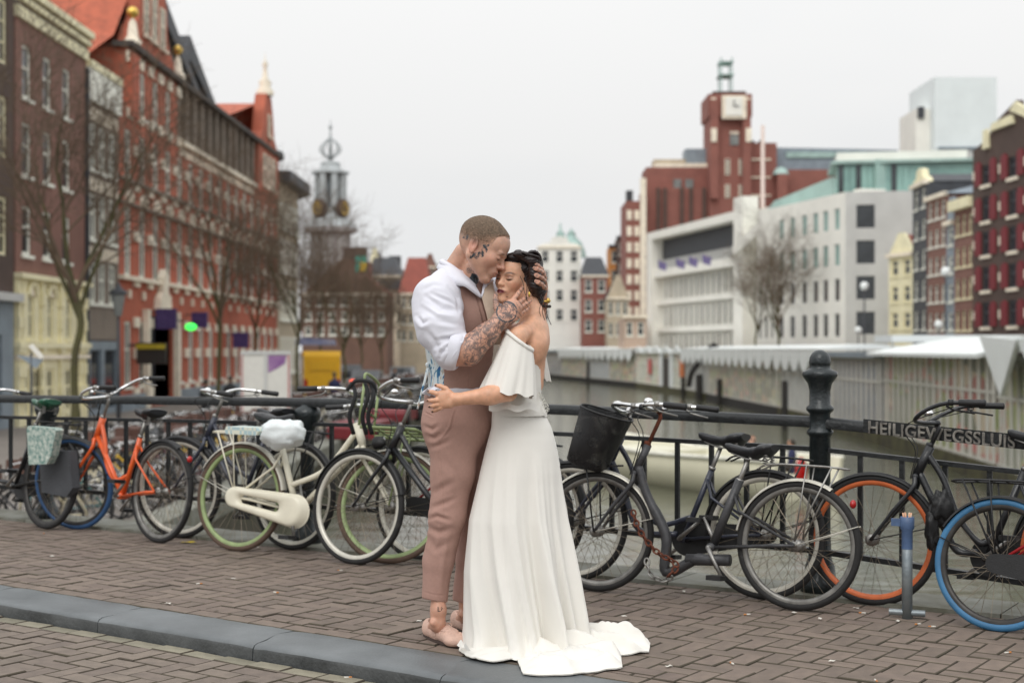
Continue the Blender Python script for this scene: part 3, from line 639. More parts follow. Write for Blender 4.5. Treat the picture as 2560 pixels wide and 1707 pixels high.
# white bag tied round the cream bicycle's saddle post
def lump(name, c, r, mat, amp=.12, seed=0, n=26, m=18, label=None, cat=None, rot=None, group=None):
    from mathutils import noise
    b = MB(); vs = []
    for i in range(m + 1):
        th = math.pi * i / m
        for k in range(n):
            a = 2 * math.pi * k / n; p = Vector((math.sin(th) * math.cos(a), math.sin(th) * math.sin(a), -math.cos(th)))
            p = Vector([math.copysign(abs(u) ** .75, u) for u in p])
            dsp = 1 + amp * (noise.noise(p * 2.2 + Vector((seed, 0, 0))) + .6 * abs(noise.noise(Vector((p.x * 3, p.y * 3, p.z * 7)) + Vector((0, seed, 0)))))
            v = Vector((p.x * r[0], p.y * r[1], p.z * r[2])) * dsp
            if rot is not None: v = rot @ v
            vs.append(v)
    b.add(vs, [(i * n + k, i * n + (k + 1) % n, (i + 1) * n + (k + 1) % n, (i + 1) * n + k) for i in range(m) for k in range(n)], True)
    o = b.build(name, mat, None, c); return tag(o, label, cat, group)
m_bag = M('white_plastic_bag', srgb(222, 228, 228), .35, var=.04, scale=6, bump=.6, bscale=16)
lump('saddle_bag', P(708, 1086, 8.97), (.13, .10, .085), m_bag, .3, 3, label='crumpled white plastic bag wrapped over the cream bicycle saddle', cat='bag')
q = MB(); pc = P(622, 1075, 9.12); q.xf = Matrix.Translation(pc) @ Matrix.Rotation(math.atan2(KD.y, KD.x), 4, 'Z')
q.prism([(-.14, -.025), (-.145, 0), (-.135, .022), (.135, .022), (.15, 0), (.14, -.025)], -.07, .07, 'y')
mc = bpy.data.materials.new('checked_cloth'); mc.use_nodes = True; t = mc.node_tree; ck = t.nodes.new('ShaderNodeTexChecker'); ck.inputs['Scale'].default_value = 34; ck.inputs['Color1'].default_value = (*srgb(168, 192, 196), 1); ck.inputs['Color2'].default_value = (*srgb(214, 216, 200), 1)
tc = t.nodes.new('ShaderNodeTexCoord'); t.links.new(tc.outputs['Object'], ck.inputs[0]); t.links.new(ck.outputs[0], t.nodes['Principled BSDF'].inputs['Base Color']); t.nodes['Principled BSDF'].inputs['Roughness'].default_value = .7
tag(q.build('rack_cushion', mc), 'pale blue checked cushion on the cream bicycle rear rack', 'cushion')
# floral pannier on the leftmost bicycle
mf = M('floral_fabric', srgb(200, 206, 196), .7, var=.1, scale=40, col2=srgb(72, 118, 112)); t = mf.node_tree
q = MB(); pc = P(112, 1116, 10.15); q.xf = Matrix.Translation(pc) @ Matrix.Rotation(math.atan2(KD.y, KD.x) + .15, 4, 'Z')
q.prism([(-.11, -.13), (-.13, .125), (-.12, .145), (.13, .135), (.15, .12), (.10, -.06), (.06, -.12)], -.045, .03, 'y'); tag(q.build('pannier_bag', mf), 'floral white and green pannier hanging on the leftmost bicycle', 'pannier bag')
q = MB(); q.xf = Matrix.Translation(P(150, 1180, 10.25)) @ Matrix.Rotation(math.atan2(KD.y, KD.x), 4, 'Z'); q.prism([(-.16, -.15), (-.19, .15), (.15, .16), (.19, -.10), (.12, -.17)], -.04, .03, 'y'); tag(q.build('pannier_bag', M('grey_canvas', srgb(70, 72, 76), .8, bump=.3)), 'dark grey canvas pannier behind the blue front tyre', 'pannier bag')
# rusty chain lock on the grey bicycle
def chain(pts, label, mat, rl=.021, rt=.0052):
    pts = catmull([P(*p) for p in pts], 14); acc = [0]
    for a, b_ in zip(pts, pts[1:]): acc.append(acc[-1] + (b_ - a).length)
    n = int(acc[-1] / (rl * 1.55)); ln = MB(); m_ = 14
    ln.tube([(rl * 1.0 * math.cos(2 * math.pi * k / m_) , rl * .62 * math.sin(2 * math.pi * k / m_), 0) for k in range(m_)], rt, 6, closed=True); me_ = ln.mesh('chain_link', mat)
    root = empty('chain_lock', pts[0], 0, label, 'chain')
    for i in range(n):
        s = acc[-1] * (i + .5) / n; j = max(k for k in range(len(acc)) if acc[k] <= s); j = min(j, len(pts) - 2); u = (s - acc[j]) / max(1e-6, acc[j + 1] - acc[j]); p = pts[j].lerp(pts[j + 1], u); d = (pts[j + 1] - pts[j]).normalized()
        o = inst('chain_link', me_, root); rot = d.to_track_quat('X', 'Z').to_matrix().to_4x4() @ Matrix.Rotation(R(90 * (i % 2) + 35), 4, 'X'); o.matrix_local = Matrix.Translation(p - pts[0]) @ rot
chain([(1582, 1276, 7.60), (1596, 1320, 7.52), (1622, 1358, 7.46), (1650, 1385, 7.40), (1684, 1404, 7.34), (1690, 1420, 7.32), (1670, 1440, 7.3)], 'rusty steel chain hanging round the grey bicycle fat tube', m_rust)
chain([(1616, 1396, 7.48), (1622, 1425, 7.46), (1634, 1442, 7.45), (1660, 1450, 7.43), (1680, 1440, 7.4)], 'grey chain loop hanging low under the rusty chain', m_steel)
# black cloth wrapped lock on the orange rimmed bicycle
lump('wrapped_lock', P(2352, 1272, 7.02), (.05, .04, .075), m_plastic, .5, 9, label='black cloth wrapped lock knotted round the orange rimmed bicycle frame', cat='lock')
lump('wrapped_lock', P(2330, 1320, 7.02), (.03, .03, .09), m_plastic, .5, 12, label='black lock sleeve hanging beside the galvanised pole', cat='lock')
# strap bundle on the green carrier
q = MB()
for x in (880, 912, 926): q.tube(catmull([P(x, 955, 8.62), P(x + 8, 990, 8.56), P(x - 6, 1040, 8.56), P(x + 4, 1085, 8.6)], 5), .013, 8, flat=.6)
q.tube(catmull([P(868, 975, 8.6), P(890, 952, 8.58), P(930, 956, 8.58), P(940, 980, 8.6)], 5), .012, 8)
tag(q.build('strap', M('black_webbing', srgb(30, 30, 31), .7, bump=.6, bscale=200)), 'black elastic straps hung over the green front carrier', 'straps')

# --- bicycle rack pole with blue top
pp = G(2268, 1546); bo = empty('bollard_pole', pp, R(-20), 'galvanised steel pole with chipped blue top standing on the pavement', 'pole')
m_galv = M('galvanised_steel', srgb(142, 148, 150), .45, .55, var=.25, scale=8, bump=.2, bscale=60, col2=srgb(112, 122, 128))
q = MB(); q.tube([(0, 0, -.02), (0, 0, .44)], .0255, 20); q.tube([(-.085, 0, .03), (.085, 0, .03)], .016, 14, cap=False); q.tube([(-.085, 0, .03), (.085, 0, .03)], .012, 14, cap=False); q.build('tube', m_galv, bo)
q = MB(); m_bl = M('chipped_blue_paint', srgb(74, 96, 130), .45, var=.25, scale=14); scuff(m_bl, .9, 8, .6, (.4, .42, .43)); q.lathe([(.0262, .34), (.0264, .43), (.034, .44), (.034, .495), (.030, .497), (.028, .46)], 20); q.box(-.075, -.03, -.012, .012, .45, .485); q.build('blue_cap', m_bl, bo)
q = MB()
for k in range(6): a = k * 1.1; q.tube([(.012 * math.cos(a), .012 * math.sin(a), .46), (.02 * math.cos(a), .02 * math.sin(a), .515)], .004, 5)
q.build('cigarette_ends', M('cigarette_paper', srgb(226, 214, 196), .8, col2=srgb(214, 130, 66), scale=30), bo)
# --- litter
rl = random.Random(11)
mp1 = M('litter_paper', srgb(214, 210, 200), .8); mo = M('filter_orange', srgb(196, 128, 70), .8)
def where(x, y):
    a = 'on the road bricks below the kerb' if (x, y) == (870, 1692) else ('on the pavement at the far left' if x < 300 else 'near the orange bicycle' if x < 560 else 'between the kerb and the cream bicycle' if x < 800 else 'left of the man' if x < 1060 else 'just right of the dress train' if x < 1760 else 'under the grey bicycle rear wheel' if x < 2050 else 'near the galvanised pole' if x < 2310 else 'under the blue tyre')
    k = [q for q in spots if q[1] != 0]; same = sorted([q for q in spots if zone(q[0]) == zone(x)]); n = same.index((x, y)); return a + ', %s from left' % ['first', 'second', 'third', 'fourth', 'fifth', 'sixth', 'seventh'][n]
def zone(x): return sum(x >= q for q in (300, 560, 800, 1060, 1760, 2050, 2310))
spots = [(1560, 1540), (1868, 1535), (2140, 1520), (2156, 1531), (1985, 1531), (2295, 1559), (2050, 1546), (2330, 1565), (2080, 1652), (2190, 1700), (1672, 1665), (1830, 1657), (640, 1368), (110, 1332), (584, 1446), (498, 1458), (420, 1508), (690, 1480), (1048, 1552), (850, 1425), (2245, 1552), (870, 1692), (130, 1390), (2520, 1630), (1710, 1478)]
for i, (x, y) in enumerate(spots):
    z = -.066 if (x, y) == (870, 1692) else .004
    p = G(x, y, z); q = MB()
    if i % 2: q.tube([(-.017, 0, 0), (.004, 0, 0)], .0038, 6); q.m = 1; q.tube([(.004, 0, 0), (.017, 0, 0)], .0039, 6); o = q.build('cigarette_butt', [mp1, mo])
    else: q.grid([[(-.016, -.009, .001), (-.015, .008, .004)], [(0, -.01, .005), (.002, .009, .001)], [(.017, -.006, .001), (.014, .01, .005)]]); o = q.build('paper_scrap', mp1)
    o.location = p; o.rotation_euler = (0, 0, rl.uniform(0, 6))
    tag(o, ('cigarette butt' if i % 2 else 'tiny white paper scrap') + ' lying ' + where(x, y), 'cigarette butt' if i % 2 else 'litter', 'cigarette butts on the paving' if i % 2 else 'paper scraps on the paving')
q = MB(); q.grid([[(-.05, -.01, .002), (-.05, .012, .004)], [(-.02, -.022, .008), (-.02, .022, .004)], [(.02, -.018, .003), (.02, .02, .01)], [(.055, -.004, .006), (.05, .008, .003)]]); o = q.build('fallen_leaf', M('yellow_leaf', srgb(206, 180, 40), .6)); o.location = G(472, 1356, .004); tag(o, 'yellow fallen leaf beside the orange bicycle rear wheel', 'leaf')
# ================================================================ BUILDINGS
def S_(r, g, b): return srgb(*[min(240, c * 1.13 + 6) for c in (r, g, b)])
m_glass = M('window_glass', (.035, .04, .045), .07, var=.6, scale=.35, spec=.7)
m_glassb = M('curtained_glass', (.20, .21, .20), .25, var=.4, scale=.5)
m_green_glass = M('green_glass', S_(126, 158, 150), .12, var=.2, scale=.4, col2=S_(92, 120, 116))
m_white = M('white_window_paint', S_(214, 210, 196), .6, var=.1, scale=2)
m_cream = M('cream_paint', S_(206, 199, 166), .7, var=.1, scale=1.2)
m_stone = M('pale_sandstone', S_(206, 196, 178), .8, var=.15, scale=1.5)
m_redb = M('orange_red_brick', S_(150, 80, 60), .85, var=.16, scale=.9, bump=.3, bscale=12)
m_brownb = M('brown_brick', S_(112, 80, 70), .85, var=.15, scale=.7, bump=.3, bscale=12)
m_greyb = M('grey_brown_brick', S_(112, 102, 92), .85, var=.15, scale=.8)
m_darkb = M('dark_brick', S_(70, 56, 50), .85, var=.2, scale=.8)
m_maroonb = M('maroon_brick', S_(120, 76, 67), .85, var=.12, scale=.6)
m_tile = M('orange_roof_tile', S_(150, 78, 56), .8, var=.22, scale=2.2, bump=.6, bscale=3)
m_tiler = M('red_roof_tile', S_(118, 62, 52), .8, var=.15, scale=1.5, bump=.5, bscale=3)
m_slate = M('dark_slate', S_(52, 54, 58), .6, var=.2, scale=1.5)
m_lead = M('lead_grey', S_(112, 122, 130), .5, var=.15, scale=1)
m_beige = M('beige_stone', S_(158, 146, 126), .8, var=.14, scale=.8)
m_pwhite = M('white_concrete', S_(206, 204, 196), .7, var=.06, scale=.5)
m_pgrey = M('grey_concrete', S_(168, 168, 165), .75, var=.08, scale=.6)
m_copper = M('green_copper', S_(138, 160, 154), .6, var=.18, scale=1)
m_gold = M('gilding', (.75, .5, .12), .3, .9, var=.2)
m_steelw = M('pale_cladding', S_(196, 202, 202), .5, var=.05, scale=.3)
m_shut = M('dark_red_shutter', S_(98, 18, 26), .6, var=.15, scale=1)
m_wood = M('dark_timber', S_(50, 44, 40), .7, var=.2)
class Fac:
    "a facade seen from the canal: local x runs left to right, -y faces the water, z is height above the street"
    def __init__(s, label, A, B, group=None, name='canal_house', cat='building', base=SZ):
        A = Vector(A[:2]); B = Vector(B[:2]); s.A = A; s.d = (B - A).normalized(); s.L = (B - A).length; s.b = base
        s.root = empty(name, (A.x, A.y, base), math.atan2(s.d.y, s.d.x), label, cat, group)
    def u(s, px):
        k = (px - 1280) / FX; return (k * s.A.y - s.A.x) / (s.d.x - k * s.d.y)
    def z(s, px, py): return EYE - (py - HOR) / FX * (s.A.y + s.d.y * s.u(px)) - s.b
    def wall(s, u0, u1, z0, z1, mat, holes=(), depth=8., rev=.18, y=0., name='wall', back=True):
        b = MB(); us = sorted({u0, u1, *[h for q in holes for h in (q[0], q[0] + q[2])]}); zs = sorted({z0, z1, *[h for q in holes for h in (q[1], q[1] + q[3])]})
        us = [a for a in us if u0 - 1e-6 <= a <= u1 + 1e-6]; zs = [a for a in zs if z0 - 1e-6 <= a <= z1 + 1e-6]
        for a, c in zip(us, us[1:]):
            run = None
            for e, f in zip(zs, zs[1:]):
                um, zm = (a + c) / 2, (e + f) / 2; hole = any(q[0] < um < q[0] + q[2] and q[1] < zm < q[1] + q[3] for q in holes)
                if hole:
                    if run is not None: b.add([(a, y, run), (c, y, run), (c, y, e), (a, y, e)], [(0, 1, 2, 3)]); run = None
                elif run is None: run = e
            if run is not None: b.add([(a, y, run), (c, y, run), (c, y, z1), (a, y, z1)], [(0, 1, 2, 3)])
        for (hu, hz, hw, hh) in [q[:4] for q in holes]:
            v = [(hu, y, hz), (hu + hw, y, hz), (hu + hw, y, hz + hh), (hu, y, hz + hh)]; v += [(p[0], y + rev, p[2]) for p in v]
            b.add(v, [(i, (i + 1) % 4, (i + 1) % 4 + 4, i + 4) for i in range(4)])
        if back:
            v = [(u0, y, z0), (u1, y, z0), (u1, depth, z0), (u0, depth, z0), (u0, y, z1), (u1, y, z1), (u1, depth, z1), (u0, depth, z1)]
            b.add(v, [(1, 2, 6, 5), (3, 0, 4, 7), (2, 3, 7, 6), (4, 5, 6, 7)])
        return b.build(name, mat, s.root)
    def box(s, name, u0, u1, y0, y1, z0, z1, mat, parent=None):
        b = MB(); b.box(u0, u1, y0, y1, z0, z1); return b.build(name, mat, parent or s.root)
    def poly(s, name, pts, y0, y1, mat): b = MB(); b.prism(pts, y0, y1, 'y'); return b.build(name, mat, s.root)
WM = {}
def win_mesh(w_, h_, style, fm, gm):
    k = (round(w_, 2), round(h_, 2), style, fm.name, gm.name)
    if k in WM: return WM[k]
    b = MB(); t = min(.12, w_ * .14) if style != 'plain' else .05; y0, y1 = .07, .15
    b.box(0, w_, y0, y1, 0, t); b.box(0, w_, y0, y1, h_ - t, h_); b.box(0, t, y0, y1, t, h_ - t); b.box(w_ - t, w_, y0, y1, t, h_ - t)
    if style in ('sash', 'cross', 'tall'): b.box(t, w_ - t, y0 + .01, y1 - .01, h_ * .55, h_ * .55 + t * .8)
    if style in ('cross', 'tall', 'grid'): b.box(w_ / 2 - t * .35, w_ / 2 + t * .35, y0 + .015, y1 - .015, t, h_ - t)
    if style == 'grid':
        for q in (.33, .66): b.box(t, w_ - t, y0 + .01, y1 - .01, h_ * q, h_ * q + .05)
    if style in ('sash', 'cross', 'tall'): b.box(-.1, w_ + .1, -.09, .06, -.12, 0)
    g = MB(); g.add([(t, .12, t), (w_ - t, .12, t), (w_ - t, .12, h_ - t), (t, .12, h_ - t)], [(0, 1, 2, 3)])
    WM[k] = (b.mesh('window', fm), g.mesh('pane', gm)); return WM[k]
def windows(f, lst, style='sash', fm=None, gm=None, mix=.25):
    for i, q in enumerate(lst):
        g = gm or (m_glassb if random.random() < mix else m_glass)
        a, p = win_mesh(q[2], q[3], style, fm or m_white, g); o = inst('window', a, f.root, (q[0], q[4] if len(q) > 4 else 0, q[1])); inst('pane', p, o)
def gridw(us, rows, w_): return [(u - w_ / 2, z, w_, h) for z, h in rows for u in us]
LX = lambda Y: -18 + .0149 * Y
LY = lambda px: 64008 / (1333 - px)
def left(label, p0, p1, **k):
    return Fac(label, (LX(LY(p0)), LY(p0)), (LX(LY(p1)), LY(p1)), **k)
# -- dark house at the left edge
f = left('almost black brick house cut by the left picture edge', -260, 34); us = [f.u(p) for p in (-150, -75, 3)]
rw = [(2.6, 2.2), (5.9, 2.0), (9.2, 2.1), (12.4, 2.2), (15.6, 1.6)]; hs_ = gridw(us, rw[1:], 1.1); f.wall(0, f.L, 4.352, 19.5, m_darkb, hs_); windows(f, hs_, 'grid', m_cream)
gh = [(f.L - 2.6, .3, 1.5, 2.9), (f.L - 6, .3, 2.2, 2.9)]; f.wall(0, f.L, 0, 4.35, m_lead, gh, 7.9, name='shopfront'); windows(f, gh, 'plain', m_lead); f.box('cornice', -.1, f.L + .05, -.35, .2, 4.35, 4.62, m_pgrey); f.box('cornice', -.1, f.L, -.5, .3, 19.5, 20.1, m_wood)
# -- brown house with ornate cream ground floor
f = left('brown brick house with broad cream cornice and ornate cream ground floor', 38, 215); us = [f.u(p) for p in (67, 118, 166)]
rw = [(6.05, 1.75), (8.85, 1.9), (11.6, 1.9)]; hs_ = gridw(us, rw, .95); f.wall(0, f.L, 5.3, 14.3, m_brownb, hs_); windows(f, hs_, 'sash', m_white, mix=0)
f.box('cornice', 0, f.L, -.12, .3, 14.3, 14.7, m_cream); f.box('cornice', 0, f.L, -.24, .3, 14.85, 15.05, m_cream); f.box('cornice', -.05, f.L + .02, -.36, .3, 15.15, 15.4, m_cream); f.box('frieze', 0, f.L, -.08, .25, 14.7, 14.85, m_greyb); f.box('frieze', 0, f.L, -.18, .25, 15.05, 15.15, m_greyb)
ah = [(f.u(p) - .33, 3.1, .66, 1.55) for p in (78, 126, 172)] + [(f.u(p) - .45, .3, .9, 1.7) for p in (64, 92, 126, 172)]
f.wall(0, f.L, 0, 5.25, m_cream, ah, 7.9, name='ground_floor'); windows(f, ah, 'cross', m_cream)
for p in (78, 126, 172):
    u0 = f.u(p); b = MB(); b.tube([(u0 + .42 * math.cos(a), -.06, 4.62 + .42 * math.sin(a)) for a in [math.pi * k / 12 for k in range(13)]], .1, 6); b.build('arch', m_cream, f.root)
    b = MB(); b.prism([(u0 + .34 * math.cos(a), 4.62 + .34 * math.sin(a)) for a in [math.pi * k / 12 for k in range(13)]], -.02, .02, 'y'); b.build('arch_panel', m_stone, f.root)
for p in (42, 52, 101, 148, 196, 207):
    u0 = f.u(p); 
    for k in range(6): f.box('pilaster_block', u0 - .14 - .03 * (k % 2), u0 + .14 + .03 * (k % 2), -.16 - .03 * (k % 2), -.005, .0 + k * .86, .42 + k * .86, m_cream); f.box('pilaster_block', u0 - .11, u0 + .11, -.12, -.005, .42 + k * .86, .86 + k * .86, m_cream)
f.box('string_course', -.05, f.L + .05, -.22, .05, 2.75, 2.95, m_cream); f.box('string_course', -.05, f.L + .05, -.28, .1, 5.2, 5.38, m_cream); f.box('string_course', 0, f.L, -.18, .05, 2.35, 2.5, m_stone)
# -- narrow grey house with white gable panel
f = left('narrow grey brick house with plain white panel under its roof', 217, 297); us = [f.u(p) for p in (232, 256, 281)]
rw = [(4.6, 1.7), (7.2, 1.9), (10.05, 1.9)]; hs_ = gridw(us, rw, .95); f.wall(0, f.L, 3.1, 12.8, m_greyb, hs_); windows(f, hs_, 'cross', m_white, m_glass)
f.box('white_panel', -.02, f.L + .02, -.14, .3, 12.8, 14.1, m_white); f.box('cornice', -.0, f.L + .0, -.2, .3, 14.1, 14.4, m_cream); f.box('downpipe', -.25, -.1, -.15, 0, 0, 14, m_slate)
for z_ in (12.05, 9.2, 6.4):
    for k in range(9): f.box('lintel_stone', .15 + k * (f.L - .3) / 9, .15 + (k + .55) * (f.L - .3) / 9, -.06, -.01, z_, z_ + .5, m_stone)
gh = [(.5, .2, 1.5, 2.5), (2.4, .2, 1.8, 2.5)]; f.wall(0, f.L, 0, 3.05, m_lead, gh, 7.9, name='shopfront'); windows(f, gh, 'plain', m_lead, m_glass)
# -- the long red building
f = left('long orange red brick building with white stone blocks, stepped gables and dark gallery', 298, 692, name='red_brick_building'); RT = f.root
cols = [f.u(320) + 2.33 * i for i in range(16)]
cols = [c for c in cols if c < f.L - .8]
rA = (f.z(298, 444) + .1, 2.2); rB = (5.98, 3.1)
holes = gridw(cols, [rA, rB], 1.1); gcol = [c for i, c in enumerate(cols) if i not in (2, 3)]
gh = gridw(gcol, [(1.05, 2.9)], 1.1); ent = (f.u(362), .05, f.u(432) - f.u(362), f.z(400, 793))
f.wall(0, f.L, 0, 13.05, m_redb, holes + gh + [ent], 10); windows(f, holes + gh, 'tall', m_white)
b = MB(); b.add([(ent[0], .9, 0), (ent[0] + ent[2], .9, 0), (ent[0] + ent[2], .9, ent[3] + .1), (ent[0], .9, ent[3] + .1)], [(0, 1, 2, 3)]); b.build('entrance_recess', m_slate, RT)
blk = MB(); blk.box(-.42, .42, -.12, -.005, 0, .46); bm_ = blk.mesh('stone_block', m_stone)
arc = MB(); arc.tube([(.5 * math.cos(a), -.05, .5 * math.sin(a)) for a in [math.pi * k / 10 for k in range(11)]], .13, 6); arc.prism([(.42 * math.cos(a), .42 * math.sin(a)) for a in [math.pi * k / 10 for k in range(11)]], -.06, -.01, 'y'); am_ = arc.mesh('stone_arch', m_stone)
for c in cols:
    for z_ in (rA[0] - .45, rA[0] + 1.15, rB[0] - .45, rB[0] + 1.6): inst('stone_block', bm_, RT, (c + 1.165, 0, z_))
    inst('stone_arch', am_, RT, (c, 0, rB[0] + rB[1] + .12)); inst('stone_block', bm_, RT, (c, -.003, rA[0] - .95), scale=(.35, 1, .8)); inst('stone_block', bm_, RT, (c, -.003, rB[0] - 1.0), scale=(.35, 1, .8))
for c in gcol: inst('stone_block', bm_, RT, (c + 1.165, 0, 2.3)); inst('stone_block', bm_, RT, (c + 1.165, 0, 3.7)); inst('stone_block', bm_, RT, (c + 1.165, 0, .5))
f.box('string_course', -.1, f.L, -.2, .05, rA[0] - .16, rA[0] - .02, m_greyb); f.box('string_course', -.1, f.L, -.25, .05, rB[0] - .2, rB[0] - .02, m_stone); f.box('string_course', -.1, f.L, -.2, .05, rB[0] + rB[1] + .02, rB[0] + rB[1] + .13, m_greyb)
f.box('plinth', -.1, ent[0] - .1, -.18, .05, 0, .7, m_lead); f.box('plinth', ent[0] + ent[2] + .1, f.L, -.18, .05, 0, .7, m_lead)
f.box('door_surround', ent[0] - .45, ent[0] - .05, -.3, -.01, 0, ent[3] + .3, m_stone); f.box('door_surround', ent[0] + ent[2] + .05, ent[0] + ent[2] + .4, -.3, -.01, 0, ent[3] + .3, m_stone)
cx = ent[0] + ent[2] / 2; f.poly('door_crest', [(cx - 1.1, ent[3] + .35), (cx + 1.1, ent[3] + .35), (cx + .9, ent[3] + .9), (cx + .45, ent[3] + 1.2), (cx + .4, ent[3] + 1.9), (cx, ent[3] + 2.3), (cx - .4, ent[3] + 1.9), (cx - .45, ent[3] + 1.2), (cx - .9, ent[3] + .9)], -.35, -.01, m_stone)
# big gable
ga, gb_ = f.u(318), f.u(444); gm = (ga + gb_) / 2; zt = 16.1
f.wall(ga, gb_, 13.05, zt, m_redb, gridw([c for c in cols if ga + .7 < c < gb_ - .7], [(13.3, 2.1)], 1.0), 4, name='gable_wall'); windows(f, gridw([c for c in cols if ga + .7 < c < gb_ - .7], [(13.3, 2.1)], 1.0), 'tall', m_white, m_glass)
f.box('gable_wall', ga - .02, cols[1] - 1.3, -.25, .2, 13.05, zt - .2, m_redb)
f.poly('gable', [(ga + .4, zt + .25), (gb_ - .4, zt + .25), (gb_ - .9, 17.0), (gb_ - 1.9, 17.9), (gb_ - 2.1, 19.4), (gm + 1.6, 20.3), (gm + 1.2, 21.6), (gm + .4, 22.4), (gm - .4, 22.4), (gm - 1.2, 21.6), (gm - 1.6, 20.3), (ga + 2.1, 19.4), (ga + 1.9, 17.9), (ga + .9, 17.0)], .0, .6, m_redb)
f.box('gallery_cornice', ga - .3, f.L, -.35, .6, zt, zt + .24, m_wood)
hh = [(gm - 1.9, 17.2, .9, 2.0), (gm - .45, 17.2, .9, 2.4), (gm + 1.0, 17.2, .9, 2.0), (gm - .4, 20.1, .8, 1.2)]; windows(f, [(a, z_, w_, h_, -.13) for a, z_, w_, h_ in hh], 'tall', m_stone, m_glassb)
for u0, z_ in ((ga + .5, zt + .2), (gb_ - .4, zt + .2)):
    b = MB(); b.lathe([(.38, 0), (.38, .2), (.25, .35), (.16, 1.0), (.0, 1.25)], 10, (u0, -.1, z_)); b.build('finial', m_stone, RT); b = MB(); b.ellipsoid((u0, -.1, z_ + 1.45), (.26, .26, .26), 12, 8); b.build('gilded_ball', m_gold, RT)
for k in range(6): inst('stone_block', bm_, RT, (ga + .2 + k * (gb_ - ga - .3) / 5, -.01, 15.45)); inst('stone_block', bm_, RT, (ga + .2 + k * (gb_ - ga - .3) / 5, -.01, 12.95))
b = MB(); zb = 13.2; rk_ = 21.2; b.add([(gm, .55, rk_), (gm, 16, rk_), (ga - 5.5, 16, zb), (ga - 5.5, 2.0, zb), (ga - .2, .55, zb + 3.4), (gb_ + .4, .55, zb + 2.6), (gb_ + .4, 16, zb + 2.6)], [(0, 1, 2, 3, 4), (0, 5, 6, 1)]); b.build('roof', m_tile, RT)
# gallery
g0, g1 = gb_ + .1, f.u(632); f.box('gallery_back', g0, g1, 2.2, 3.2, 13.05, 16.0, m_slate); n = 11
for k in range(n + 1): u0 = g0 + (g1 - g0) * k / n; f.box('gallery_column', u0 - .2, u0 + .2, -.05, .3, 13.35, zt, m_greyb)
for k in range(n): u0 = g0 + (g1 - g0) * (k + .2) / n; windows(f, [(u0, 13.5, (g1 - g0) / n * .6, 2.3, .5)], 'tall', m_wood, m_redb if k > 5 and k % 2 else (m_glassb if k in (1, 2) else m_glass))
f.box('gallery_ledge', g0, g1 + .3, -.3, .4, 13.06, 13.3, m_stone)
for k in range(34): f.box('dentil', g0 + .1 + k * (g1 - g0) / 34, g0 + .1 + (k + .5) * (g1 - g0) / 34, -.12, -.01, 12.55, 12.95, m_stone)
for apx, half, zz in ((f.u(424), 10.8, 21.0), (f.u(512), 8.1, 19.6)):
    y0 = 1.15 if half > 9 else 1.3
    b = MB(); th = .5; ze = 16.4
    b.prism([(apx - 1.6, zz - 2.2), (apx - 1.2, zz - 2.5), (apx, zz - 1.0), (apx + half - .9, ze), (apx + half, ze), (apx, zz + .3)], y0 - .5, y0 + 9, 'y'); b.build('dark_roof', m_slate, RT)
    b = MB(); b.prism([(apx - 1.2, ze), (apx + half - 1, ze), (apx, zz - 1.1), (apx - 1.2, zz - 2.4)], y0, y0 + .3, 'y'); b.build('gable_glazing', m_glassb, RT)
    for k in range(0, 4): b = MB(); hgt = (zz - 1.1 - ze) * (1 - abs(k) / 4.5); b.box(apx + k * half / 4.5 - .07, apx + k * half / 4.5 + .07, y0 - .1, y0 - .01, ze, ze + hgt); b.build('glazing_bar', m_pgrey, RT)
# small gable
sa, sb_ = f.u(640), f.u(691); sm_ = (sa + sb_) / 2
f.poly('small_gable', [(sa, 13.05), (sb_, 13.05), (sb_, 16.2), (sm_ + 2, 17.2), (sm_ + 1.6, 18.6), (sm_ + .9, 19.8), (sm_ - .9, 19.8), (sm_ - 1.6, 18.6), (sm_ - 2, 17.2), (sa, 16.2)], -.15, .6, m_redb)
windows(f, [(sm_ - 2.1, 13.5, 1, 2.2, -.29), (sm_ - .5, 13.5, 1, 2.2, -.29), (sm_ + 1.1, 13.5, 1, 2.2, -.29), (sm_ - .45, 17.0, .9, 1.5, -.29)], 'tall', m_stone)
b = MB(); b.lathe([(.55, 0), (.6, .3), (.35, .6), (.45, .9), (.2, 1.2), (.12, 1.9), (.22, 2.1), (.05, 2.4), (0, 3.0)], 10, (sm_, .1, 19.8)); b.build('finial', m_stone, RT)
b = MB(); b.add([(sm_, .6, 19.3), (sm_, 14, 19.3), (sa - 9, 14, 16.1), (sa - 9, .6, 16.1), (sb_, .6, 15.8), (sb_, 14, 15.8)], [(0, 1, 2, 3), (0, 4, 5, 1)]); b.build('roof', m_tile, RT)
# signs, green lamp
def wsign(px, py, w_, h_, lab, mat, cat='sign', extra=None):
    Y = LY(px); o = empty('hanging_sign', (LX(Y) + .35, Y, EYE - (py - HOR) / FX * Y), 0, lab, cat); b = MB(); b.box(0, w_, -.12, .12, -h_ / 2, h_ / 2); b.build('sign_box', mat, o); b = MB(); b.box(-.35, 0, -.03, .03, h_ * .3, h_ * .3 + .06); b.build('bracket', m_slate, o); return o
m_purple = M('purple_sign', srgb(60, 44, 96), .4, var=.15, col2=srgb(84, 66, 120))
wsign(372, 797, .95, .95, 'purple projecting sign left of the dark entrance', m_purple); wsign(463, 800, .8, .8, 'purple projecting sign above the green lamp', m_purple); wsign(568, 850, .9, .9, 'small purple sign on the red building beyond the second tree', m_purple)
wsign(323, 883, 1.3, .95, 'dark shop sign with a yellow stripe', M('dark_sign', srgb(48, 42, 38), .5)); o = wsign(321.5, 866, 1.3, .22, 'yellow strip sign over the dark shop sign', M('yellow_sign', srgb(178, 160, 40), .5))
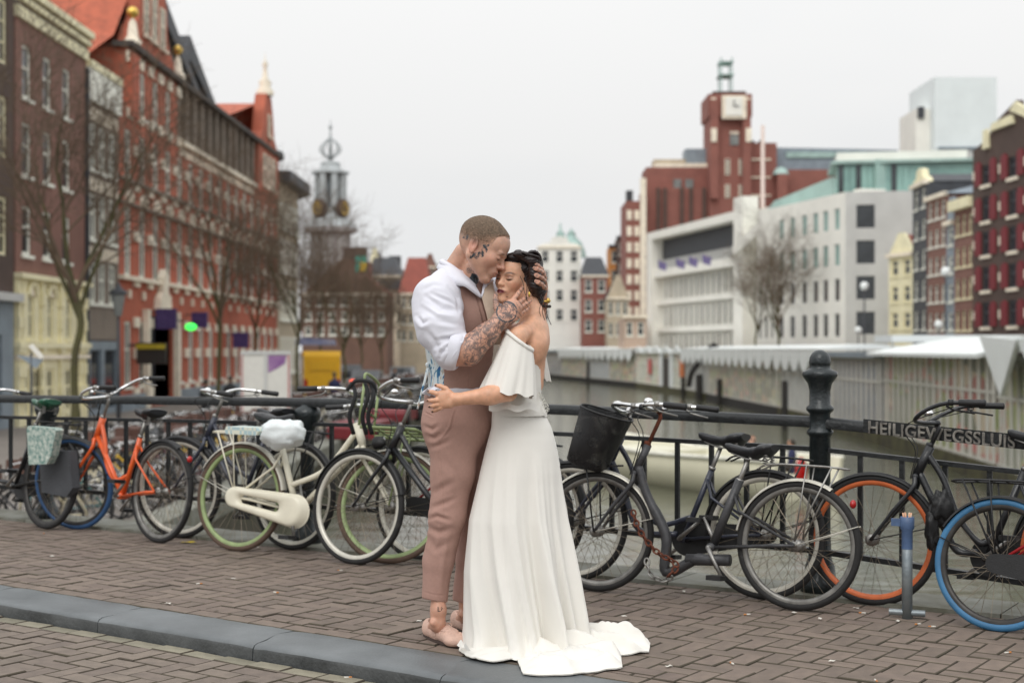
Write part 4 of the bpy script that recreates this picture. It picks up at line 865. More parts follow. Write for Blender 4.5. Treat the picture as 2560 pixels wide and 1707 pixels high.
o = empty('pharmacy_lamp', P(477, 817, 66), 0, 'glowing green lamp sign hanging on the red facade', 'lamp'); b = MB(); b.ellipsoid((0, 0, 0), (.27, .14, .17), 14, 10); b.build('lamp', glow('green_glow', (.05, 1, .1), 1.6), o); b = MB(); b.box(-.6, -.3, -.04, .04, .25, .32); b.build('bracket', m_slate, o)
# -- round corner building
f = left('beige stone corner building with dark overhanging round roof', 694, 760, name='corner_building'); Q = f.root
pl = [(0, 0), (8, 0)] + [(8 + 8 * math.sin(a), 8 - 8 * math.cos(a)) for a in [math.pi / 2 * k / 8 for k in range(1, 9)]] + [(16, 22), (0, 22)]
b = MB(); b.prism(pl, 0, 14.6, 'z'); b.build('wall', m_beige, Q)
def ring_at(i, n=22):
    s_ = (i + .5) / n * 18.5
    if s_ < 8: return (s_, 0, 0)
    a = (s_ - 8) / 8; return (8 + 8 * math.sin(a), 8 - 8 * math.cos(a), a)
for rrow, (z_, hh) in enumerate(((1.0, 2.6), (4.8, 2.2), (8.2, 2.4), (11.3, 2.0))):
    for i in range(1, 16):
        x, y, a = ring_at(i); me_, pm = win_mesh(.8, hh, 'tall', m_white if rrow != 2 else m_pwhite, m_glassb if rrow == 2 else m_glass)
        o = inst('window', me_, Q, (x - .4 * math.cos(a) + .1 * math.sin(a), y - .4 * math.sin(a) - .1 * math.cos(a), z_), (0, 0, a)); inst('pane', pm, o)
b = MB(); ov = [(x + (.9 if x > 4 else 0) * (1 if y > 2 else .3), y - (.9 if y < 8 else 0)) for x, y in pl]; b.prism(ov, 14.6, 15.3, 'z'); b.build('eaves', m_slate, Q)
b = MB(); b.lathe([(3.6, 15.3), (3.6, 16.6), (4.6, 16.8), (4.6, 17.2), (3.0, 17.8), (0, 18)], 28, (4.5, 5.0, 0)); b.build('roof_drum', m_slate, Q)
for k in range(8): a = R(-90 + k * 22 - 60); b = MB(); b.box(-.45, .45, -.1, 0, 15.5, 16.5); b.xf = None; o = b.build('drum_window', m_pwhite, Q, (4.5 + 3.62 * math.cos(a), 5 + 3.62 * math.sin(a), 0)); o.rotation_euler = (0, 0, a + math.pi / 2)
# -- old mint-like clock tower with open spire
m_lead2 = M('pale_lead', srgb(176, 181, 182), .5, var=.1, scale=1); TP = P(826, HOR, 178); tw = empty('church_tower', (TP.x, TP.y, SZ), 0, 'grey clock tower with gilded dials and open crown spire beyond the corner building', 'tower'); tw.scale = (.86, .86, 1)
def tz(py): return EYE - (py - HOR) / FX * 178 - SZ
b = MB(); b.lathe([(3.3, 0), (3.3, tz(690)), (3.9, tz(688)), (3.9, tz(675)), (2.95, tz(672)), (2.95, tz(585)), (3.9, tz(582)), (4.0, tz(570))], 8, smooth=False); b.build('shaft', M('tower_stone', srgb(160, 154, 152), .8, var=.15), tw)
b = MB(); b.lathe([(3.9, tz(570)), (3.6, tz(560)), (2.4, tz(545)), (1.9, tz(535)), (1.75, tz(520))], 8); b.build('skirt_roof', m_lead2, tw)
for k in range(8): a = R(22.5 + k * 45); b = MB(); b.box(-.42, .42, -.42, .42, tz(520), tz(436)); o = b.build('lantern_column', m_lead2, tw, (1.9 * math.cos(a), 1.9 * math.sin(a), 0)); o.rotation_euler = (0, 0, a)
b = MB(); b.lathe([(.9, tz(520)), (.9, tz(436))], 8); b.build('bell_core', m_lead, tw)
b = MB(); b.lathe([(2.7, tz(436)), (2.8, tz(430)), (1.6, tz(424)), (1.4, tz(412)), (1.5, tz(408)), (.7, tz(403))], 8); b.build('lantern_cap', m_lead2, tw)
for k in range(8): a = R(k * 45); b = MB(); b.tube(catmull([(.2 * math.cos(a), .2 * math.sin(a), tz(398)), (1.5 * math.cos(a), 1.5 * math.sin(a), tz(378)), (1.2 * math.cos(a), 1.2 * math.sin(a), tz(362)), (.15 * math.cos(a), .15 * math.sin(a), tz(345))], 4), .11, 5); b.build('spire_rib', m_lead2, tw)
b = MB(); b.tube([(0, 0, tz(403)), (0, 0, tz(345)), (0, 0, tz(300))], [.3, .22, .06], 6); b.ellipsoid((0, 0, tz(318)), (.3, .3, .3)); b.build('spire', m_lead2, tw)
for a in (-125, -35): 
    a = R(a); c = (2.5 * math.cos(a), 2.5 * math.sin(a), tz(524)); b = MB(); b.lathe([(0, -.5), (1.2, -.5), (1.2, .15), (1.0, .3), (0, .32)], 20, axis='x'); o = b.build('clock_dial', m_darkb, tw, c); o.rotation_euler = (0, 0, a); b = MB(); b.lathe([(.8, .34), (.6, .36), (.6, .34)], 20, axis='x'); b.box(.3, .37, -.08, .08, 0, .9); b.box(.3, .37, 0, .6, -.08, .08); b.build('gilded_ring', m_gold, o)
for k in range(8):
    a = R(k * 45); c = (2.75 * math.cos(a) , 2.75 * math.sin(a), tz(655)); b = MB(); b.box(-.03, .08, -.55, .55, 0, tz(595) - tz(655)); o = b.build('window', m_pgrey, tw, c); o.rotation_euler = (0, 0, a)
# -- generic distant houses (front faces the camera)
def house(label, p0, p1, py_e, py_top, Y, wall, roof, rows=3, ncol=3, gable='gable', fm=None, base=SZ, dep=8, gm=None, group='houses at the far end of the canal', ww=.9, top=None, sill=860, trim=None, face=0.):
    a, b_ = P(p0, HOR, Y), P(p1, HOR, Y + face); f = Fac(label, (a.x, a.y), (b_.x, b_.y), group)
    ze = EYE - (py_e - HOR) / FX * Y - base; zt_ = EYE - (py_top - HOR) / FX * Y - base; Lw = f.L
    us = [Lw * (i + .5) / ncol for i in range(ncol)]; z0 = max(1.2, EYE - (sill - HOR) / FX * Y - base); rh_ = (ze - z0) / rows; w_ = min(ww, Lw / ncol * .55)
    hs = gridw(us, [(z0 + rh_ * (k + .2), rh_ * .62) for k in range(rows)], w_); f.wall(0, Lw, 0, ze, wall, hs, dep); windows(f, hs, 'sash', fm or m_white, gm, mix=.15)
    if gable == 'gable':
        f.poly('roof', [(-.2, ze), (Lw + .2, ze), (Lw / 2, zt_)], .35, dep, roof); f.poly('gable', [(0, ze), (Lw, ze), (Lw / 2 + .3, zt_ + .1), (Lw / 2 - .3, zt_ + .1)], 0, .3, wall)
    elif gable == 'bell':
        f.poly('gable', [(0, ze), (Lw, ze), (Lw * .9, ze + (zt_ - ze) * .3), (Lw * .72, ze + (zt_ - ze) * .42), (Lw * .68, ze + (zt_ - ze) * .85), (Lw * .5, zt_), (Lw * .32, ze + (zt_ - ze) * .85), (Lw * .28, ze + (zt_ - ze) * .42), (Lw * .1, ze + (zt_ - ze) * .3)], -.05, .4, trim or m_white); f.poly('roof', [(-.1, ze), (Lw + .1, ze), (Lw / 2, zt_ - .4)], .45, dep, roof)
    elif gable == 'hip':
        b = MB(); b.add([(-.2, -.2, ze), (Lw + .2, -.2, ze), (Lw + .2, dep, ze), (-.2, dep, ze), (Lw * .2, dep * .35, zt_), (Lw * .8, dep * .35, zt_), (Lw * .8, dep * .7, zt_), (Lw * .2, dep * .7, zt_)], [(0, 1, 5, 4), (1, 2, 6, 5), (2, 3, 7, 6), (3, 0, 4, 7), (4, 5, 6, 7)]); b.build('roof', roof, f.root)
    elif gable == 'flat': f.box('cornice', -.15, Lw + .15, -.4, .2, ze, max(ze + .3, zt_), roof)
    if gable != 'flat': f.box('cornice', -.1, Lw + .1, -.25, .1, ze - .15, ze + .12, m_stone)
    return f
# left background, seen between the tower and the man
house('brown brick gabled house behind bare trees left of centre', 755, 968, 735, 648, 150, M('drab_brick', srgb(112, 86, 74), .85, var=.15, scale=.5), m_tiler, 3, 7, 'gable', sill=845)
house('dull red brick house just right of the clock tower', 862, 915, 650, 618, 172, m_maroonb, m_darkb, 4, 3, 'flat')
house('grey roofed house with pale dormer behind the teal flag', 915, 1000, 690, 640, 185, M('sand_brick', srgb(146, 136, 118), .8), m_slate, 3, 4, 'hip')
house('pale narrow house between the brown gable and the grey shop', 950, 1006, 724, 700, 165, m_stone, m_slate, 3, 3, 'flat', face=0)
house('house with a tall red tiled roof left of the man', 1000, 1075, 735, 640, 160, m_beige, m_tiler, 3, 4, 'hip')
house('dark house front behind the man with cream windows', 1070, 1140, 740, 660, 170, m_darkb, m_slate, 3, 4, 'gable')
house('grey brown house behind the couple left part', 1140, 1250, 700, 640, 205, m_greyb, m_slate, 4, 6, 'flat')
house('low stone house behind the couple', 1250, 1342, 690, 650, 205, m_beige, m_tiler, 4, 5, 'hip')
for i, (p0, p1, e, t_, m1, m2) in enumerate(((880, 905, 640, 628, m_stone, m_slate), (925, 948, 655, 622, m_cream, m_slate), (975, 1000, 668, 640, m_greyb, m_slate), (1060, 1090, 668, 636, m_brownb, m_slate))):
    house(['pale chimney-like house behind the teal flag', 'cream ornamental gable above the grey roofs', 'small grey upper storey near the red roof', 'brown upper storey right of the red roof'][i], p0, p1, e, t_, 215, m1, m2, 5, 2, 'gable' if i % 2 else 'flat')
o = empty('flag', P(890, 640, 150), 0, 'teal flag with yellow patch on a roof left of centre', 'flag'); b = MB(); b.grid([[(x, .15 * math.sin(x * 3 + z_ * .4), z_) for x in (0, .33, .66, 1.0, 1.15)] for z_ in (0, -.6, -1.2, -1.7)]); b.build('flag_cloth', M('teal_cloth', srgb(0, 160, 140), .6), o); b = MB(); b.tube([(-.05, 0, -4), (-.05, 0, .2)], .05, 6); b.build('flag_pole', m_slate, o); b = MB(); b.grid([[(.45, -.2, -.6), (1.2, -.2, -.8)], [(.4, -.2, -1.6), (1.0, -.2, -1.65)]]); b.build('yellow_patch', M('yellow_cloth', srgb(220, 180, 30), .6), o)
# far right end of the canal
f = house('white gabled house with black windows behind the woman', 1345, 1453, 618, 590, 205, m_pwhite, m_copper, 4, 3, 'bell', fm=m_pwhite, gm=m_glass, ww=1.5, sill=812, trim=m_pwhite)
o = f.root
for px, h_ in ((1403, 553), (1431, 566)):
    u0 = f.u(px); zt_ = f.z(px, h_); z0 = f.z(px, 640); b = MB(); b.lathe([(2.2, z0), (2.0, z0 + 1), (1.5, z0 + 2.2), (.7, z0 + 3.0), (.6, z0 + 3.4), (.65, z0 + 3.5), (.2, z0 + 4.0), (.12, zt_)], 10, (u0, 3.5, 0)); b.build('copper_dome', m_copper, o)
house('dark mansard house with red ground floors left of the brick block', 1455, 1520, 690, 640, 200, m_maroonb, m_slate, 3, 2, 'hip', ww=1.2, sill=840, gm=m_glass)
house('beige narrow house with dark gable beside the brick block', 1518, 1572, 745, 690, 195, m_beige, m_slate, 2, 3, 'gable', sill=850)
house('orange rendered block behind the narrow houses', 1523, 1547, 618, 612, 235, M('orange_render', srgb(196, 132, 70), .8), m_slate, 5, 1, 'flat', dep=6)
house('dark brown tower block left of the brick complex', 1543, 1566, 596, 590, 232, m_darkb, m_slate, 5, 1, 'flat', dep=6)
house('pink stone low house at the foot of the brick block', 1560, 1616, 795, 788, 150, M('pink_stone', srgb(190, 166, 148), .8), m_stone, 1, 2, 'flat', sill=850)
# brick complex with clock tower
CY = 215
def cz(py): return EYE - (py - HOR) / FX * CY - SZ
def cxx(px): return (px - 1280) / FX * CY
cb = empty('brick_tower_building', (cxx(1820), CY, SZ), 0, 'huge maroon brick building with square clock tower and open green steel spire', 'building')
def cbox(name, p0, p1, pt, pb, y0, y1, mat, parent=None): b = MB(); b.box(cxx(p0) - cxx(1820), cxx(p1) - cxx(1820), y0, y1, cz(pb) if pb else 0, cz(pt)); return b.build(name, mat, parent or cb)
cbox('shaft', 1772, 1872, 296, 0, -1, 6, m_maroonb); cbox('clock_storey', 1767, 1876, 240, 296, -1.6, 6.6, m_maroonb)
cbox('parapet', 1780, 1862, 232, 240, -1.2, 6, m_darkb); cbox('corner_buttress', 1772, 1792, 255, 500, -2.0, -1.05, m_maroonb); cbox('corner_buttress', 1852, 1872, 255, 500, -2.0, -1.05, m_maroonb)
cbox('clock_frame', 1800, 1860, 246, 303, -2.3, -1.65, m_stone); cbox('clock_face', 1808, 1850, 250, 296, -2.5, -2.32, m_pwhite)
b = MB(); b.box(-.08, .08, -2.6, -2.52, cz(273), cz(258)); b.box(-.1, .8, -2.6, -2.52, cz(273) - .08, cz(273) + .08); o = b.build('clock_hands', m_slate, cb, (cxx(1829) - cxx(1820), 0, 0))
for p in (1780, 1866): cbox('stone_panel', p - 6, p + 6, 250, 300, -1.8, -1.62, m_stone); cbox('stone_panel', p - 7, p + 7, 326, 360, -2.2, -2.02, m_stone)
cbox('small_window', 1822, 1844, 340, 366, -1.15, -1.02, m_glassb); cbox('small_window', 1822, 1844, 332, 338, -1.15, -1.02, m_stone)
for p in (1816, 1850):
    for y0_, y1_ in ((400, 440), (464, 497)):
        cbox('slit_window', p - 6, p + 6, y0_, y1_, -1.16, -1.02, m_stone)
        for k in range(4): cbox('slit_pane', p - 4, p + 4, y0_ + 2 + k * (y1_ - y0_) / 4, y0_ + (k + .7) * (y1_ - y0_) / 4, -1.22, -1.17, m_glass)
for p in (1806, 1833): cbox('spire_post', p - 1.5, p + 1.5, 140, 232, 1, 1.3, m_copper); cbox('spire_post', p - .5, p + 2.5, 140, 232, 4, 4.4, m_copper)
cbox('spire_bar', 1801, 1838, 182, 185, .8, 4.6, m_copper); cbox('spire_bar', 1803, 1837, 150, 152, .8, 4.6, m_copper)
cbox('wing', 1612, 1772, 470, 0, 0, 10, m_maroonb); cbox('upper_block', 1618, 1772, 415, 470, 1.5, 9, m_maroonb); cbox('roof_band', 1640, 1772, 405, 415, 1.6, 8, m_stone); cbox('plant_room', 1720, 1772, 365, 405, 3, 7, m_lead); cbox('roof_band', 1640, 1722, 392, 405, 3, 7, m_beige)
for p in (1645, 1662, 1704, 1727, 1760): cbox('brick_rib', p - 4, p + 4, 470, 0, -.5, -.02, m_darkb)
cbox('window', 1686, 1706, 446, 468, 1.2, 1.45, m_glassb); cbox('window', 1716, 1736, 446, 468, 1.2, 1.45, m_glassb)
cbox('low_wing', 1563, 1612, 505, 0, -1.5, 9, m_maroonb); cbox('chimney', 1568, 1584, 474, 505, 1, 3, m_slate); cbox('stair_bay', 1598, 1612, 450, 0, -2.2, -1.55, m_stone)
for r_ in range(8):
    for p in (1571, 1590): cbox('window', p - 6, p + 6, 528 + r_ * 40, 528 + r_ * 40 + 24, -1.62, -1.52, m_stone)
cbox('east_block', 1872, 1945, 355, 0, 1, 9, m_maroonb); cbox('east_wing', 1945, 2130, 420, 0, 2, 9, m_maroonb)
for y_ in (395, 440, 485): cbox('stone_band', 1876, 1930, y_, y_ + 4, .8, .98, m_stone)
b = MB(); b.prism([(cxx(1935) - cxx(1820), cz(420)), (cxx(2270) - cxx(1820), cz(420)), (cxx(2258) - cxx(1820), cz(368)), (cxx(1950) - cxx(1820), cz(362))], 3, 14, 'y'); b.build('slate_roof', m_lead, cb); cbox('rooflight', 1975, 2180, 374, 388, 2.7, 2.95, m_copper)
for p in (1890, 1915): b = MB(); b.ellipsoid((cxx(p) - cxx(1820), 4, cz(355)), (.7, .7, .9)); b.build('roof_ball', m_slate, cb)
b = MB(); b.lathe([(0, 1.2), (.8, .9), (1.3, 0)], 14, (cxx(1952) - cxx(1820), 0, cz(437))); b.build('copper_cap', m_copper, cb); cbox('cap_turret', 1940, 1964, 437, 0, -1.3, 1.2, m_maroonb)
o = empty('flag_pole', P(1907, HOR, 150), 0, 'pink white mast standing before the brick tower', 'mast'); b = MB(); b.tube([(0, 0, SZ - EYE), (0, 0, EYE - (345 - HOR) / FX * 150)], [.25, .2], 8); b.build('mast', M('mast_paint', srgb(214, 196, 186), .6), o)
# tall pale cladding block on the right
o = empty('tower_block', P(2410, HOR, 190), 0, 'tall windowless pale cladding block above the canal houses', 'building')
def tb(name, p0, p1, pt, pb, y0, y1, mat): b = MB(); b.box((p0 - 2410) / FX * 190, (p1 - 2410) / FX * 190, y0, y1, -(pb - HOR) / FX * 190, -(pt - HOR) / FX * 190); return b.build(name, mat, o)
tb('main_slab', 2336, 2492, 193, 873, 0, 12, m_steelw); tb('side_slab', 2300, 2338, 266, 873, 2, 10, m_pwhite); tb('vent', 2304, 2320, 262, 290, 1.6, 1.98, m_slate); tb('base_storey', 2345, 2450, 368, 374, -.4, -.02, m_lead)
for k in range(5): tb('window', 2356 + k * 20, 2368 + k * 20, 374, 398, -.2, -.02, m_pgrey)
# -- white modern building (frame with balconies)
f = Fac('white modern building with framed window grid and dark top loggia', P(1617, HOR, 158), P(1893, HOR, 127), name='modern_building'); Q = f.root
zt_ = f.z(1617, 584); Lw = f.L; f.wall(.0, Lw, 0, zt_, m_pwhite, [], 12, name='core', y=1.6)
f.box('frame', 0, 1.6, 0, 1.55, 0, zt_, m_pwhite); f.box('frame', Lw * .82, Lw * .82 + 2.2, 0, 1.55, 0, zt_ + 1.2, m_pwhite); f.box('frame', 1.6, Lw * .82, 0, 1.55, zt_ - .8, zt_, m_pwhite); f.box('frame', 1.6, Lw * .82, 0, 1.55, 0, 1.6, m_pwhite)
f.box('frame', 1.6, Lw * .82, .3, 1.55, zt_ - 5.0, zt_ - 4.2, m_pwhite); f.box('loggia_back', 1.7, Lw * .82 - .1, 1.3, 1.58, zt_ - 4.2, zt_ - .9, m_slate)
for k in range(22): u0 = 1.8 + k * (Lw * .82 - 2.1) / 22; f.box('loggia_rail', u0, u0 + .5, .9, 1.1, zt_ - 4.2, zt_ - 3.1, m_pgrey)
rowsz = [zt_ - 8.0, zt_ - 11.0, zt_ - 14.0]; n = 14
for ri, z_ in enumerate([zt_ - 7.4, zt_ - 10.4, zt_ - 13.4]):
    if z_ < 1.6: continue
    f.box('floor_band', 1.6, Lw * .82, .7, 1.55, z_ - .6, z_ - .05, m_pwhite)
    for k in range(n): windows(f, [(3 + k * (Lw * .82 - 3.6) / n, z_, (Lw * .82 - 3.6) / n * .72, 2.2, .9)], 'cross' if False else 'plain', m_pwhite, m_glass if k % 3 == 1 else m_glassb)
    for k in range(2 * n + 1): f.box('mullion', 2.84 + k * (Lw * .82 - 3.6) / n / 2, 2.96 + k * (Lw * .82 - 3.6) / n / 2, .82, .92, z_, z_ + 2.3, m_pwhite)
m_flagb = M('blue_flag', srgb(70, 78, 150), .6, var=.3, col2=srgb(150, 130, 150))
for k, px in enumerate((1645, 1690, 1722, 1755)):
    p = P(px, 650 - k * 5, 140 - k * 3); o = empty('flag', p, .3, 'blue flag on the white modern building, %s from its left end' % ['first', 'second', 'third', 'fourth'][k], 'flag', 'blue flags on the white modern building'); b = MB(); b.grid([[(x, .12 * math.sin(x * 4 + z_), z_ - x * .3) for x in (0, .3, .6, .9)] for z_ in (0, -.4, -.8)]); b.build('flag_cloth', m_flagb, o); b = MB(); b.tube([(-.0, 0, .1), (1.0, 1.6, -.8)], .03, 5); b.build('flag_pole', m_pgrey, o)
# -- large grey stone building
f = Fac('large light grey stone building with tall narrow windows and green glass top floor', P(1893, HOR, 124), P(2114, HOR, 108.6), name='grey_stone_building'); Q = f.root
zt_ = f.z(2114, 480); Lw = f.L; us = [f.u(p) for p in (1957, 1985, 2015, 2043, 2068, 2097)]; us = [u_ - .3 for u_ in us]
rz_ = [(f.z(2060, 843), f.z(2060, 785) - f.z(2060, 843)), (f.z(2060, 755), f.z(2060, 700) - f.z(2060, 755)), (f.z(2060, 668), f.z(2060, 615) - f.z(2060, 668)), (f.z(2060, 580), f.z(2060, 528) - f.z(2060, 580))]
us2 = [f.u(p) for p in (1900, 1915, 1930, 1944)]
hs_ = gridw(us, rz_, .85) + gridw(us2, rz_[:2], .5); f.wall(0, Lw, 0, zt_, m_pwhite, hs_, 14, name='wall', rev=.35); windows(f, hs_[:12], 'plain', m_pgrey, m_glass); windows(f, hs_[12:24], 'plain', m_pgrey, m_green_glass); windows(f, hs_[24:], 'plain', m_pgrey, m_glass)
b = MB(); b.prism([(-8, zt_ - 3.4), (0, zt_ - 1), (Lw, zt_ + .02), (Lw, zt_ + .3), (0, zt_ + .2), (-8, zt_ - 2.4)], 1.2, 9, 'y'); b.build('sloping_roof', m_pwhite, Q)
b = MB(); b.prism([(-6, zt_ - .5), (Lw, zt_ + .3), (Lw, zt_ + 2.6), (-2, zt_ + 1.2)], 2.6, 9, 'y'); b.build('penthouse_glazing', M('pale_green_glass', srgb(160, 190, 182), .2, var=.12, scale=.5), Q)
g = Fac('grey stone end wall with four large dark square windows', P(2114, HOR, 108.55), P(2294, HOR, 107.6), name='grey_stone_end'); zt2 = g.z(2114, 480)
hs_ = [(g.u(2141), g.z(2160, y1_), g.u(2187) - g.u(2141), g.z(2160, y0_) - g.z(2160, y1_)) for y0_, y1_ in ((512, 570), (601, 659), (690, 748), (779, 835))]
g.wall(0, g.L, 0, zt2, m_pgrey, hs_, 13, rev=.4); windows(g, hs_, 'plain', m_slate, m_glass)
for k in range(12): u0 = g.L * k / 12 - .5; g.box('glass_panel', u0 + .05, u0 + g.L / 12 - .05, 1.5, 1.6, zt2, zt2 + 2.2, m_green_glass if k % 3 else m_glass)
g.box('glass_storey', -.6, g.L + 6, 1.62, 9, zt2, zt2 + 2.25, m_green_glass); g.box('roof_slab', -1, g.L + 6, 1.2, 9, zt2 + 2.3, zt2 + 2.55, m_copper); g.box('roof_slab', -.5, g.L + 4, 3, 9, zt2 + 2.56, zt2 + 3.4, m_pwhite)
# -- canal houses on the right, each its own facade
def rh(label, p0, p1, Y0, Y1, pe, pt, wall, roof, rows, ncol, gable, **k): return house(label, p0, p1, pe, pt, Y0, wall, roof, rows, ncol, gable, face=Y1 - Y0, group='canal houses on the right quay', **k)
rh('small cream gabled house beside the grey stone end wall', 2222, 2282, 102, 99, 640, 590, m_cream, m_tiler, 3, 2, 'gable', fm=m_cream, sill=835)
rh('dark blue grey narrow house right of the cream gable', 2282, 2318, 98, 94, 470, 430, m_slate, m_slate, 5, 2, 'bell', sill=840, trim=m_cream)
rh('brown narrow house with white sash windows and grey roof', 2318, 2366, 93.5, 89.5, 500, 470, m_brownb, m_lead, 5, 3, 'hip', sill=840)
rh('slim dark grey house squeezed between two brown houses', 2366, 2386, 89, 87.5, 560, 500, m_lead, m_slate, 4, 1, 'gable', sill=840)
rh('brown house with cream window frames and cream cornice', 2386, 2434, 87, 83.5, 530, 505, m_brownb, m_cream, 4, 3, 'flat', fm=m_cream, sill=842)
o = house('house with orange tiled roof rising behind the narrow houses', 2312, 2430, 478, 432, 112, m_greyb, m_tile, 4, 4, 'hip', group='canal houses on the right quay')
f = Fac('tall dark brick warehouse with dark red shutters and white gable trim', P(2432, HOR, 83), P(2640, HOR, 72.5), 'canal houses on the right quay', 'warehouse'); Lw = f.L; ze = f.z(2432, 430)
cu_ = [f.u(p) for p in (2466, 2533, 2600)]; rz_ = [(f.z(2500, y1_), f.z(2500, y0_) - f.z(2500, y1_)) for y0_, y1_ in ((402, 452), (482, 545), (572, 632), (662, 722), (752, 815))]
hs_ = gridw([c for c in cu_], rz_, 1.1); f.wall(0, Lw, 0, ze + 1.2, m_darkb, hs_, 10); windows(f, hs_, 'cross', m_slate, m_glass)
sh = MB(); hgt = rz_[1][1]; sh.prism([(0, 0), (.85, 0), (.85, hgt * .85), (.6, hgt), (.25, hgt), (0, hgt * .85)], -.09, -.03, 'y'); shm = sh.mesh('shutter', m_shut)
for c in cu_:
    for z_, h_ in rz_: inst('shutter', shm, f.root, (c - 1.45, -.0, z_), (0, 0, 0)); inst('shutter', shm, f.root, (c + .6, -.0, z_), (0, 0, 0)); f.box('sill_stone', c - .7, c + .7, -.12, -.01, z_ - .2, z_ - .02, m_stone); f.box('anchor', c - 1.7, c - 1.55, -.1, -.01, z_ + .4, z_ + .9, m_stone)
gm = f.u(2512); f.poly('gable', [(0, ze + 1.2), (Lw, ze + 1.2), (gm + 2.2, f.z(2512, 320)), (gm + 1.5, f.z(2512, 262)), (gm - 1.5, f.z(2512, 300)), (gm - 2.2, f.z(2480, 340))], 0, .4, m_darkb)
f.poly('gable_trim', [(Lw * .99, ze + 1.2), (Lw * .93, ze + 1.2), (gm + 1.0, f.z(2512, 285)), (gm + 1.7, f.z(2512, 268))], -.2, -.02, m_cream); f.poly('gable_trim', [(gm - 1.6, f.z(2512, 318)), (gm + 1.4, f.z(2512, 318)), (gm + 1.2, f.z(2512, 296)), (gm - 1.3, f.z(2512, 300))], -.2, -.02, m_cream)
f.poly('gable_urn', [(gm - 2.6, f.z(2470, 372)), (gm - 1.9, f.z(2470, 372)), (gm - 2.0, f.z(2470, 325)), (gm - 2.5, f.z(2470, 325))], -.2, -.02, m_cream)
# ================================================================ BARE TREES
m_bark = M('mossy_bark', srgb(70, 64, 48), .9, var=.25, scale=3, bump=.6, bscale=18, col2=srgb(88, 86, 50))
m_twig = M('twig_brown', srgb(104, 88, 72), .9, var=.2, scale=2)
def tree_meshes(seed, H=9.5, fork=.42, r0=.13, spread=.55, n1=7, dens=5):
    rr = random.Random(seed); tk = MB(); cr = MB()
    pts = [Vector((0, 0, 0))]; 
    for i in range(1, 6): pts.append(Vector((rr.gauss(0, .018) * i, rr.gauss(0, .018) * i, H * fork * i / 5)))
    tk.tube(catmull(pts, 4), [r0 * (1.35 - .55 * min(1, k / 6)) if k < 6 else r0 * (.8 - .1 * k / 20) for k in range(21)], 10)
    def branch(p, d, L, r, lev, mb):
        n = 6 if lev < 2 else 4; q = [p]; dd = d.copy(); rad = []
        for i in range(n):
            dd = (dd + Vector((rr.gauss(0, .12), rr.gauss(0, .12), .10 if lev < 3 else .02))).normalized(); q.append(q[-1] + dd * L / n)
        rad = [r * (1 - .72 * i / n) for i in range(n + 1)]
        mb.tube(q, rad, 6 if lev < 2 else (4 if lev < 3 else 3), cap=False)
        if lev >= 4: return
        m = [n1, dens + 3, dens + 1, 3][lev - 1] if lev < 4 else 3
        for k in range(m):
            t_ = .28 + .72 * (k + rr.random() * .7) / m; t_ = min(t_, .98); i = min(int(t_ * n), n - 1); pp = q[i].lerp(q[i + 1], t_ * n - i); ax_ = (q[i + 1] - q[i]).normalized()
            sd = ax_.orthogonal().normalized(); sd.rotate(Matrix.Rotation(rr.uniform(0, 6.28), 3, ax_))
            nd = (ax_ * .8 + sd * rr.uniform(.5, .95)).normalized(); branch(pp, nd, L * rr.uniform(.42, .62), max(.0085, r * (1 - .7 * t_) * .6), lev + 1, cr)
    top = pts[-1]
    for k in range(n1):
        a = 2 * math.pi * k / n1 + rr.uniform(-.4, .4); el = rr.uniform(.45, 1.0) * spread; d = Vector((math.cos(a) * el, math.sin(a) * el, 1)).normalized()
        p = pts[-1 - (k % 2)].lerp(pts[-1], rr.random() * .8); branch(p, d, H * (1 - fork) * rr.uniform(.75, 1.05), r0 * rr.uniform(.42, .6), 1, tk if k < 4 else cr)
    return tk.mesh('trunk', m_bark), cr.mesh('crown', m_twig)
TM = [tree_meshes(3), tree_meshes(8, 9.5, .45, .12, .5), tree_meshes(15, 10, .4, .12, .45, 8)]
def tree(px, Y, k, rz, sc, label, z=SZ, X=None):
    p = P(px, HOR, Y); o = empty('bare_tree', (p.x, Y, z), rz, label, 'tree', 'bare winter trees along the canal'); a, b_ = TM[k]; inst('trunk', a, o, scale=(sc,) * 3); inst('crown', b_, o, scale=(sc,) * 3); return o
tree(189, 41, 0, .4, 1.08, 'bare tree with mossy trunk before the cream ground floor, leftmost of the row')
tree(548, 58, 1, 1.2, .98, 'bare tree in front of the red building beside the white posters')
tree(742, 66, 2, 2.2, .9, 'bare tree between the posters and the yellow van')
tree(862, 80, 0, 3.0, .78, 'bare tree right of the yellow van before the brown gable')
tree(640, 84, 1, 3.9, .9, 'slender bare tree behind the purple poster')
tree(955, 105, 2, 5.0, .7, 'far bare tree left of the man before the pale house')
tree(800, 98, 1, 5.6, .9, 'far bare tree under the clock tower')
tree(905, 120, 0, 1.9, .8, 'farthest bare tree in front of the brown gable')
tree(1945, 112, 0, .8, 1.15, 'bare tree before the grey stone building beyond the market')
tree(1890, 122, 1, 2.5, 1.05, 'thin bare tree between the white and the grey building')

